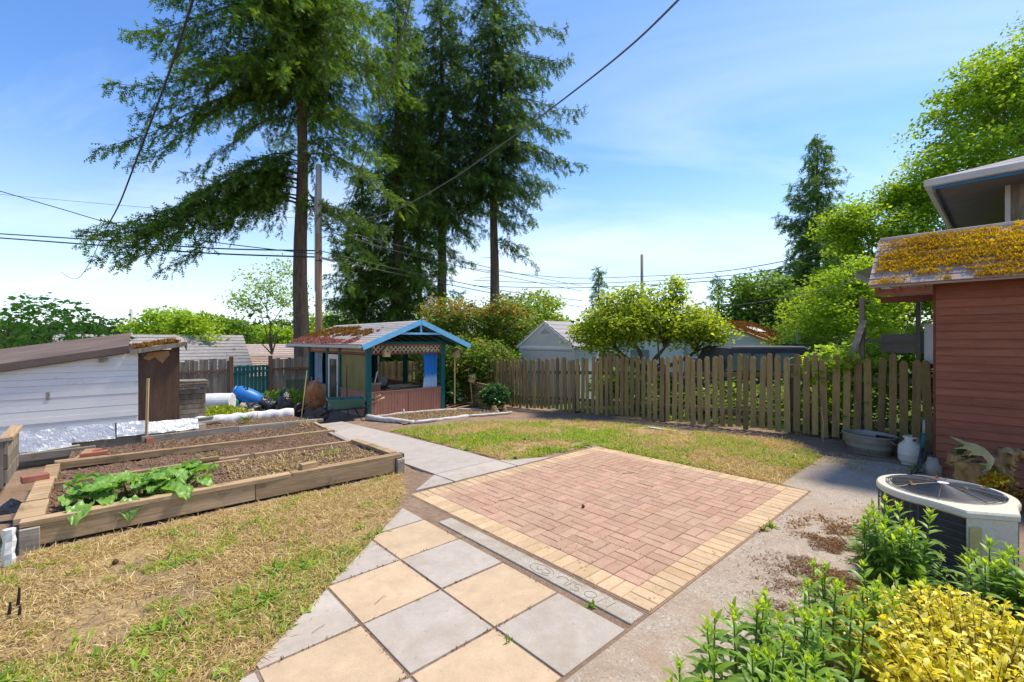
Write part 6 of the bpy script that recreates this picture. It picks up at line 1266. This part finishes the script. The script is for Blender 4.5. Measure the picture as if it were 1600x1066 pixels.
def decid(label, name, cat, X, Y, z0, trunk, ell, n, L, mat, seed=0, limbs=7, clump=.75, per=60, r0=.2, bark=m_barkdec, tintf=None, flat=.55, group=None, T=T_DIA, trunkpts=None):
    """ell: list of (dx,dy,dz,rx,ry,rz,weight) ellipsoids relative to the base"""
    rg = np.random.default_rng(500+seed); t_ = wthing(name, label, cat, X, Y, z0, 0, group)
    w = np.array([e[6] for e in ell], float); w /= w.sum(); nc = max(8, n//per)
    ch = rg.choice(len(ell), nc, p=w); E = np.array(ell)[ch]
    d = unit(rg.normal(size=(nc,3))); rad = (rg.random(nc)**.42)[:,None]; C = E[:,:3]+d*rad*E[:,3:6]
    keep = C[:,2] > .15; C = C[keep]; nc = len(C)
    tr = MB(); top = Vector((0,0,trunk)); tp = trunkpts or [(0,0,0),(.04,.02,trunk*.5),(0,0,trunk)]; tr.tube(tp, [r0*1.2]+[r0]*(len(tp)-2)+[r0*.8], 10); tr.build('trunk', bark, t_, smooth=True)
    br = MB(); tips = C[rg.choice(nc, min(nc, limbs*6), replace=False)]; ends = [Vector((e[0]*.55,e[1]*.55,trunk+(e[2]-trunk)*.5)) for e in np.array(ell)[rg.choice(len(ell), limbs, p=w)]+np.concatenate([rg.normal(size=(limbs,3))*.6*np.mean([e[3] for e in ell]),np.zeros((limbs,4))],1)]
    for e in ends: br.tube([top*.92, top.lerp(e,.5)+Vector(rg.normal(size=3)*.12*e.length*.3), e], [r0*.55,r0*.38,r0*.22], 7, cap=False)
    for c in tips:
        c = Vector(c); e = min(ends, key=lambda q: (q-c).length); mid = e.lerp(c,.5)+Vector(rg.normal(size=3)*.08*(c-e).length); br.tube([e, mid, c], [r0*.22,r0*.13,r0*.04], 5, cap=False)
    br.build('branches', bark, t_, smooth=True)
    per_ = max(1, n//nc); P = np.repeat(C, per_, 0); m = len(P); cs = clump*(.6+.8*np.repeat(rg.random(nc), per_))[:,None]
    P = P+unit(rg.normal(size=(m,3)))*(rg.random(m)**.5)[:,None]*1.75*cs*(1,1,flat); N = rg.normal(size=(m,3))*.6+(0,0,1.0); D = rg.normal(size=(m,3))*(1,1,.45); D[:,2] -= .18
    ct = np.repeat(rg.normal(size=nc)*.17, per_); ti = np.clip(.42+ct+rg.normal(size=m)*.2, 0, 1)
    if tintf is not None: ti = tintf(P, ti, rg)
    leaf_obj('crown', P, D, N, L*(.6+.8*rg.random(m)), L*.72*(.6+.8*rg.random(m)), mat, t_, tint=ti, T=T); return t_
# right-hand maples
decid('largest maple filling the top right corner behind the house', 'maple_tree', 'maple tree', 27.5, 25, -.8, 5.0, [(0,0,13.5,5.2,4.5,4.0,1.4),(-3.6,-1,10.5,3.2,3,2.6,.7),(2,0,17.5,4.0,3.5,3.0,.8),(-1.0,-1,7.5,4,3,2.2,.5),(-1.8,0,15.8,2.4,2.4,2.2,.4)], 46000, .19, m_maple, 1, 9, .55, 75, .35)
decid('middle maple leaning over the roof corner', 'maple_tree', 'maple tree', 20.6, 25, -.8, 3.5, [(0,0,8.6,3.0,2.6,2.6,1),(-1.2,-.5,5.2,3.0,2.6,2.2,1),(1.4,0,10.6,1.7,1.6,1.2,.4),(1.6,-.5,5.6,2.4,2.2,2.2,.6),(-2.3,0,8.9,1.3,1.2,.9,.25)], 38000, .175, m_maple, 2, 8, .46, 70, .28)
decid('low bright maple left of the mossy red shed roof', 'maple_tree', 'maple tree', 14.6, 20.5, -.7, 1.5, [(0,0,3.3,2.4,2.2,2.4,1.2),(1.4,0,4.9,1.7,1.5,1.5,.6),(-1.7,0,1.6,1.7,1.4,1.3,.5)], 30000, .14, m_maple, 3, 7, .36, 60, .2)
decid('mid-green tree at the left end of the right-hand trees', 'leafy_tree', 'tree', X2(1185,34), 34, -1.0, 3.0, [(0,0,5.4,2.7,2.5,2.6,1),(-1.8,0,3.4,2.0,2,1.6,.5),(2.2,-1,3.2,2.4,2,2.0,.6)], 15000, .26, m_midgreen, 4, 7, .55, 40, .25)
decid('low tree right behind the orange mossy roof', 'leafy_tree', 'tree', X2(1240,30), 30, -1.0, 2.0, [(0,0,2.6,3.6,2.2,1.7,1)], 9000, .24, m_midgreen, 41, 6, .5, 40, .2)
decid('dark bushy tree at the foot of the pointed fir', 'leafy_tree', 'tree', X2(1300,36), 36, -1.0, 2.0, [(0,0,3.2,4.2,2.2,2.6,1)], 9000, .28, m_midgreen, 42, 6, .55, 40, .2)
# cherry tree over the picket fence
cx0, cy0 = X2(1012,13.2), 13.2
decid('spreading cherry tree with mossy limbs behind the picket fence', 'cherry_tree', 'cherry tree', cx0, cy0, -.35, 1.35, [(0,0,2.75,2.0,1.5,.62,1.2),(-1.15,0,2.35,1.15,1.1,.55,.7),(1.3,0,2.45,1.15,1.1,.55,.7),(-.2,0,3.3,1.1,1.0,.45,.4),(.85,0,3.55,.25,.3,.5,.1)], 19000, .105, m_cherry, 5, 9, .21, 26, .14, tintf=None, trunkpts=[(-.35,0,0),(-.15,.0,.8),(.05,0,1.35)])
# red-tipped shrub, round bush, garden shrubs
def redtop(P, ti, rg): 
    k = (rg.random(len(P)) < .11*np.clip((P[:,2]-.6)/2.4,0,1)) | ((P[:,2] > 3.5) & (rg.random(len(P)) < .30)); return np.where(k, .92+.08*rg.random(len(P)), np.minimum(ti, .74))
decid('large red-tipped shrub between the garden house and the beige shed', 'red_tipped_shrub', 'shrub', X2(750,18.5), 18.5, -.7, 1.0, [(0,0,2.2,2.3,1.6,1.9,1.2),(-1.2,0,3.4,1.2,1.1,.9,.5),(1.0,0,3.4,1.3,1.1,.95,.55),(-1.4,-.3,1.6,1.3,1,1.4,.4),(1.4,-.3,1.5,1.2,1,1.3,.4),(-.5,-2.5,1.75,1.3,.7,1.0,.55),(.5,-2.4,1.7,.8,.6,.8,.3)], 25000, .125, m_redbush, 6, 7, .28, 32, .12, tintf=redtop)
decid('round glossy green bush in front of the picket fence', 'round_bush', 'bush', *W(9.15,10.75)[:2], -.38, .25, [(0,0,.50,.46,.46,.36,1)], 3600, .085, m_bush, 7, 5, .09, 18, .03, T=T_DIA)
decid('small dark shrub beside the right post of the garden house', 'small_shrub', 'bush', *W(8.75,12.75)[:2], -.38, .25, [(0,0,.55,.38,.38,.5,1),(.2,-.2,.3,.3,.3,.3,.5)], 1500, .15, m_bush, 8, 5, .12, 16, .03)
decid('bright leafy hedge of vines behind the picket fence near the red shed', 'vine_hedge', 'shrub', *W(11.0,1.95)[:2], -.1, .5, [(0,0,.9,.9,1.2,.8,1),(.5,-.9,1.2,.5,.5,.6,.6),(-.5,.1,1.5,.5,.5,.35,.5),(.3,-.3,1.7,.75,.6,.4,.6),(.75,-.7,1.85,.45,.4,.3,.5)], 5200, .115, m_bright, 9, 6, .2, 20, .03)
decid('leafy undergrowth behind the picket fence in front of the car', 'undergrowth', 'shrub', *W(11.3,4.2)[:2], -.2, .4, [(0,0,.55,1.3,1.0,.6,1),(-1.2,1.2,.5,1.2,1,.55,1),(1.0,-1.0,.6,.9,.9,.6,.7)], 4200, .12, m_midgreen, 10, 6, .22, 22, .03)
decid('trailing green leaves on the pickets beside the tub', 'climbing_vine', 'vine', *W(10.25,2.55)[:2], -.05, .4, [(0,0,1.25,.16,.5,.4,1),(.1,-.5,1.6,.2,.4,.2,.5)], 700, .10, m_bright, 11, 4, .12, 14, .015)
decid('dark shrub behind the cherry trunk', 'leafy_shrub', 'bush', X2(985,15), 15, -.4, .4, [(0,0,.95,.7,.6,.65,1),(-.8,0,.8,.5,.5,.5,.5)], 3000, .11, m_midgreen, 12, 5, .18, 22, .04)
# backdrop trees
decid('yellow-green tree between the fir trunks and the beige shed', 'leafy_tree', 'tree', X2(840,42), 42, -1.2, 2.5, [(0,0,5.0,2.9,2.5,2.6,1),(1.8,0,3.0,2.4,2.0,2.0,.6),(-1.6,0,2.6,2,2,2,.4)], 9000, .30, m_cherry, 13, 7, .6, 40, .2)
decid('dark leafy tree behind the red-tipped shrub', 'leafy_tree', 'tree', X2(800,36), 36, -1.2, 2.5, [(0,0,3.8,2.8,2.2,2.8,1)], 8000, .28, m_midgreen, 14, 6, .6, 40, .2)
decid('loose leafy branches low between the fir bough and trunk', 'leafy_tree', 'tree', X2(425,34), 34, -2.0, 3.0, [(0,0,8.0,2.6,2.0,1.9,1),(-1.7,0,6.6,1.4,1.2,.9,.35),(1.6,0,6.2,1.8,1.5,1.8,.5)], 2600, .20, m_maple, 15, 7, .5, 14, .10)
decid('bright yellow-green tree behind the utility pole foot', 'leafy_tree', 'tree', X2(520,36), 36, -1.5, 1.5, [(0,0,3.2,2.2,1.8,2.2,1)], 5000, .28, m_bright, 16, 5, .5, 36, .15)
decid('bright tree right of the grey shingle roof', 'leafy_tree', 'tree', X2(318,29), 29, -2.8, 1.5, [(0,0,3.5,2.0,1.6,2.2,1),(-.9,0,5.6,1.8,1.4,.9,.5),(1.5,0,3.0,1.2,1.2,1.4,.4)], 10000, .20, m_bright, 17, 7, .4, 36, .15)
decid('pale green tree behind the grey shingle roof', 'leafy_tree', 'tree', X2(262,45), 45, -4.0, 3.0, [(0,0,7.0,3.8,2,1.9,1),(2.4,0,5.4,3,2,2,.6)], 9000, .32, m_bright, 18, 6, .65, 36, .2)
decid('rounded green tree right of the pale green tree', 'leafy_tree', 'tree', X2(350,60), 60, -5.0, 4.0, [(0,0,7.5,3.8,2.5,2.3,1)], 7000, .40, m_midgreen, 19, 6, .75, 36, .2)
decid('broad bright tree left of the big fir trunk', 'leafy_tree', 'tree', X2(425,75), 75, -5.0, 4.0, [(0,0,6.8,6.0,2.5,2.2,1)], 7000, .48, m_bright, 20, 6, .85, 36, .2)
decid('sumac tree with long drooping leaves behind the white shed', 'sumac_tree', 'tree', X2(70,17), 17, -1.2, 2.0, [(-.4,0,4.1,1.7,1.2,.70,1.2),(1.2,0,3.6,1.3,1.0,.60,.9),(-1.7,0,3.2,1.2,1.0,.8,.8),(2.1,0,2.95,.85,.8,.45,.5),(.3,0,3.0,1.0,.9,.45,.4)], 1500, .20, m_sumac, 21, 9, .22, 9, .05, flat=.30)
# far wood and hill
n = 26000; xx = rng.random(n)*520-330; yy = 150+60*rng.random(n); hh = 4.5+5.0*vnoise(xx, yy*0, .11)+3.5*vnoise(xx, yy*0, .37); P = np.stack([xx, yy, -6+rng.random(n)**.7*(hh+4.5)],-1)
tag(leaf_obj('far_wood', P, rdir(n), rdir(n,.4), 1.2+1.2*rng.random(n), 1.0+.8*rng.random(n), m_farwood), 'far-off line of woods on the horizon', 'woods', kind='stuff')
hb = MB(); hx = np.linspace(-4200,2600,60); vs = []
for i, x_ in enumerate(hx):
    h_ = 40+32*float(vnoise(x_, 0, .0016))+12*float(vnoise(x_, 3, .006)); vs += [(x_,3000,-30),(x_,3000,h_),(x_,3600,h_+6),(x_,4200,-30)]
hb.add(vs, [(i*4+j,(i+1)*4+j,(i+1)*4+j+1,i*4+j+1) for i in range(59) for j in range(3)]); tag(hb.build('hills', m_hill, smooth=True), kind='structure')
print('fir sprays', cnt, 'tris', sum(len(o.data.polygons) for o in bpy.data.objects if o.type == 'MESH'))
# ------------------------------------------------------------------ foreground planting, lower right
def herbs(label, stems, Lf, mat=m_herb, name='leafy_plant', group=None):
    """stems: (u, v, height, lean)"""
    u0 = sum(s[0] for s in stems)/len(stems); v0 = sum(s[1] for s in stems)/len(stems)
    t_ = thing(name, label, 'plant', u0, v0, 0.0, 0, group); P=[]; D=[]; L=[]; Wd=[]; T=[]; N=[]
    for k,(u,v,h,ln) in enumerate(stems):
        la = random.random()*6.28; b0 = Vector((u-u0,v-v0,0)); tip = b0+Vector((math.cos(la)*ln,math.sin(la)*ln,h)); mid = b0.lerp(tip,.5)+Vector((jit(.02),jit(.02),0))
        MB().tube([b0,mid,tip],[.006,.005,.003],6).build('stem', m_stem, t_, smooth=True)
        nn = int(h/.038); a_ = random.random()*3
        for i in range(nn):
            f = .22+.78*i/(nn-1); c = (b0.lerp(mid,f*2) if f < .5 else mid.lerp(tip,f*2-1)); a_ += 1.57+jit(.5)
            young = max(0,(f-.78)/.22)
            for s_ in (0,math.pi):
                el = .15+.95*young+jit(.35); d = (math.cos(a_+s_)*math.cos(el),math.sin(a_+s_)*math.cos(el),math.sin(el))
                ln_ = 1.22*Lf*(1-.50*young)*(.55+.55*min(1,f*1.6))*(.8+.4*random.random()); P.append(tuple(c)); D.append(d); L.append(ln_); Wd.append(ln_*.31); T.append(min(1,max(0,.30+.62*young+jit(.35)))); N.append((-d[0]*d[2],-d[1]*d[2],1-d[2]*d[2]+.1))
        for q in range(7):
            d = rdir(1,1.6)[0]; P.append(tuple(tip)); D.append(tuple(d)); L.append(Lf*.42); Wd.append(Lf*.14); T.append(.95); N.append(tuple(rdir(1)[0]))
    leafblade_obj('foliage', np.array(P), np.array(D), np.array(N), np.array(L), np.array(Wd), mat, t_, tint=np.array(T)); return t_
def patch(poly, n, h0, h1, ln=.05): return [(q[0],q[1],h0+(h1-h0)*random.random(),ln*(.4+random.random())) for q in sample(poly, n)]
herbs('leafy green stems at the bottom edge left of the golden shrub', patch([(1.35,.85),(1.9,.95),(2.05,.40),(1.4,.2)], 26, .40,.58), .085)
herbs('tallest leafy stems in front of the concrete walk', patch([(1.95,.95),(2.5,.93),(2.6,.45),(2.0,.40)], 28, .46,.62), .09)
herbs('leafy stems between the needle litter and the golden shrub', patch([(2.6,.85),(3.15,.80),(3.2,.42),(2.6,.42)], 20, .40,.58), .085)
herbs('tall leafy plant in front of the dark side of the air conditioner', patch([(3.62,.72),(4.02,.62),(3.98,.30),(3.6,.38)], 20, .55,.76,.07), .095)
herbs('leafy plant at the right edge beside the air conditioner corner', patch([(3.72,.12),(4.12,.10),(4.1,-.25),(3.7,-.22)], 26, .46,.62,.07), .10)
herbs('dark leafy stems under the tall plant by the air conditioner', patch([(3.4,.55),(3.7,.45),(3.6,.15),(3.3,.2)], 12, .35,.50), .085)
herbs('thin upright weed stems against the air conditioner grille', patch([(4.05,.42),(4.25,.30),(4.2,.05),(4.0,.12)], 9, .30,.46,.05), .05)
# golden variegated shrub
gs = thing('golden_shrub', 'golden variegated evergreen shrub in the lower right corner', 'shrub', 3.05, .12, 0.0)
tw = MB(); P=[]; D=[]; N=[]; L=[]; T=[]
for k in range(560):
    a_ = random.random()*6.28; r_ = math.sqrt(random.random()); ex = (.62*r_*math.cos(a_), .66*r_*math.sin(a_)-.12); top = .52*(1-.45*r_**2.2)*(.8+.3*random.random())
    lx, ly = ex[0]+.10*math.cos(a_)+jit(.1), ex[1]+.10*math.sin(a_)+jit(.1); b0 = Vector((ex[0]*.55,ex[1]*.55,.02)); tip = Vector((lx,ly,top))
    tw.tube([b0,b0.lerp(tip,.55)+Vector((0,0,.05)),tip],[.004,.003,.0015],4,cap=False)
    for i in range(21):
        f = .36+.64*i/20; c = b0.lerp(tip,f)+Vector((0,0,.05*(1-abs(2*f-1)))); d = Vector(rdir(1,.55)[0]); P.append(tuple(c+d*.008)); D.append(tuple(d)); N.append((d.x*.3+jit(.8),d.y*.3+jit(.8),1)); L.append(.026+.024*random.random()); T.append(min(1,max(0,random.gauss(.70,.27)-(.25 if f < .6 else 0))))
tw.build('twigs', m_twig, gs); L = np.array(L); leafblade_obj('foliage', np.array(P), np.array(D), np.array(N), L, L*.56, m_euon, gs, tint=np.array(T))
# soil of the planting bed, pink flower, weeds in the joints
bs = MB(); bs.prism([(-.8,.94),(2.5,.94),(3.3,.86),(4.1,.80),(4.4,.30),(4.4,-1.6),(-.8,-1.6)],-.05,.020); bo_ = bs.build('planting_bed', m_soil, loc=(0,0,0), rz=YAW); tag(bo_, kind='structure')
fl = thing('pink_clover', 'single pink clover flower at the bottom right', 'flower', 2.62, -.42, .42)
m_pink = pmat('pink_petal', [(0.55,0.20,0.33),(0.68,0.34,0.46)], 30, vary=0)
n = 60; d = rdir(n,.5); leaf_obj('petals', d*.006, d, rdir(n), .018, .007, m_pink, fl); MB().tube([(0,0,-.4),(0,0,0)],.003,5).build('stem', m_stem, fl)
def tuft(label, u, v, n, h, mat, z=.02):
    t_ = thing('weed_tuft', label, 'weed', u, v, z); leafblade_obj('leaf', rng.normal(size=(n,3))*(.012,.012,.002), rdir(n,.7), rdir(n,1), h*(.5+.7*rng.random(n)), h*.22, mat, t_)
tuft('grass tuft in the joint beside the scratched kerb', 2.50, 1.93, 22, .06, m_weed); tuft('weed tuft in the slab joint at the bottom centre', 1.855, 2.06, 14, .05, m_weed)
tuft('reddish weed at the edge of the buff border', 4.72, 1.60, 26, .08, m_redbush); tuft('yellow-green weed next to the reddish weed', 4.86, 1.57, 24, .08, m_weed)
tuft('tiny weed in the joint of the tan and grey slabs', 1.66, 2.78, 8, .03, m_weed); tuft('tiny weed by the far end of the kerb', 2.49, 3.40, 8, .03, m_weed); tuft('low green plant at the foot of the gas bottle', 8.35, .88, 40, .12, m_weed)
q = np.stack([np.concatenate([1.25+.605*rng.integers(0,3,500)+rng.normal(size=500)*.006, .7+1.75*rng.random(500)]), np.concatenate([1.65+2.2*rng.random(500), 2.2+.605*rng.integers(0,3,500)+rng.normal(size=500)*.006])],-1); kk = (q[:,1] < 2.83+.883*(q[:,0]-.68)) & (vnoise(q[:,0],q[:,1],4) > .45); q = q[kk]; n = len(q)
tag(leaf_obj('joint_debris', toW(q[:,0],q[:,1],np.full(n,.02)), rdir(n,.2), np.tile((0,0,1.),(n,1)), .012+.02*rng.random(n), .006, m_needlelitter), 'dry debris caught in the slab joints', 'litter', kind='stuff')
# cones and twigs on the paving
def cone(label, u, v, s, z=.03):
    b = MB(); b.lathe([(.001,0),(s*.6,s*.15),(s,s*.6),(s*.8,s*1.2),(s*.3,s*1.7),(.001,s*1.75)],9); tag(b.build('fir_cone', m_cone, loc=W(u,v,z), rz=random.random()*6, smooth=True), label, 'cone', 'fir cones on the ground')
cone('dark fir cone in the middle of the red brick patio', 3.90, 3.12, .020); cone('fir cone at the corner of the lawn by the path tip', 4.75, 5.12, .03, .01); cone('fir cone in the dry grass below the white post', .12, 4.95, .024, .01); cone('fir cone in the dirt left of the brick patio corner', 2.55, 4.75, .022, .01); cone('reddish fir cone in the near lawn', .35, 3.55, .02, .01); cone('fir cone in the lawn between patio and path', 5.9, 6.1, .025, -.02)
def twig(label, pts, r): tag(MB().tube([W(*p) for p in pts], r, 6).build('twig', m_twig), label, 'twig', 'twigs on the paving')
twig('thin curved twig on the left half of the brick patio', [(3.35,3.9,.034),(3.45,3.85,.036),(3.56,3.86,.034)], .0025); twig('small twig near the far edge of the brick patio', [(5.3,3.55,.034),(5.36,3.48,.038),(5.45,3.47,.034)], .004)
twig('long thin twig across the concrete walk', [(5.6,1.35,.03),(5.2,1.12,.035),(4.95,.98,.03)], .004); twig('second thin twig on the concrete walk', [(5.35,1.1,.03),(5.6,.95,.034),(5.9,.75,.03)], .006); twig('short twig on the tan slab', [(1.42,2.95,.034),(1.50,2.99,.036),(1.52,2.98,.034)], .0015); twig('twig on the left grey slab', [(1.08,2.95,.034),(1.02,2.93,.036),(.99,2.92,.034)], .0015)
tag(MB().beam((0,0,0),(.06,-.62,0),.05,.02).build('white_strip', m_white, loc=W(8.95,5.35,zgf(8.95,5.2)+.03), rz=YAW), 'thin white strip lying on the lawn below the picket fence', 'strip')
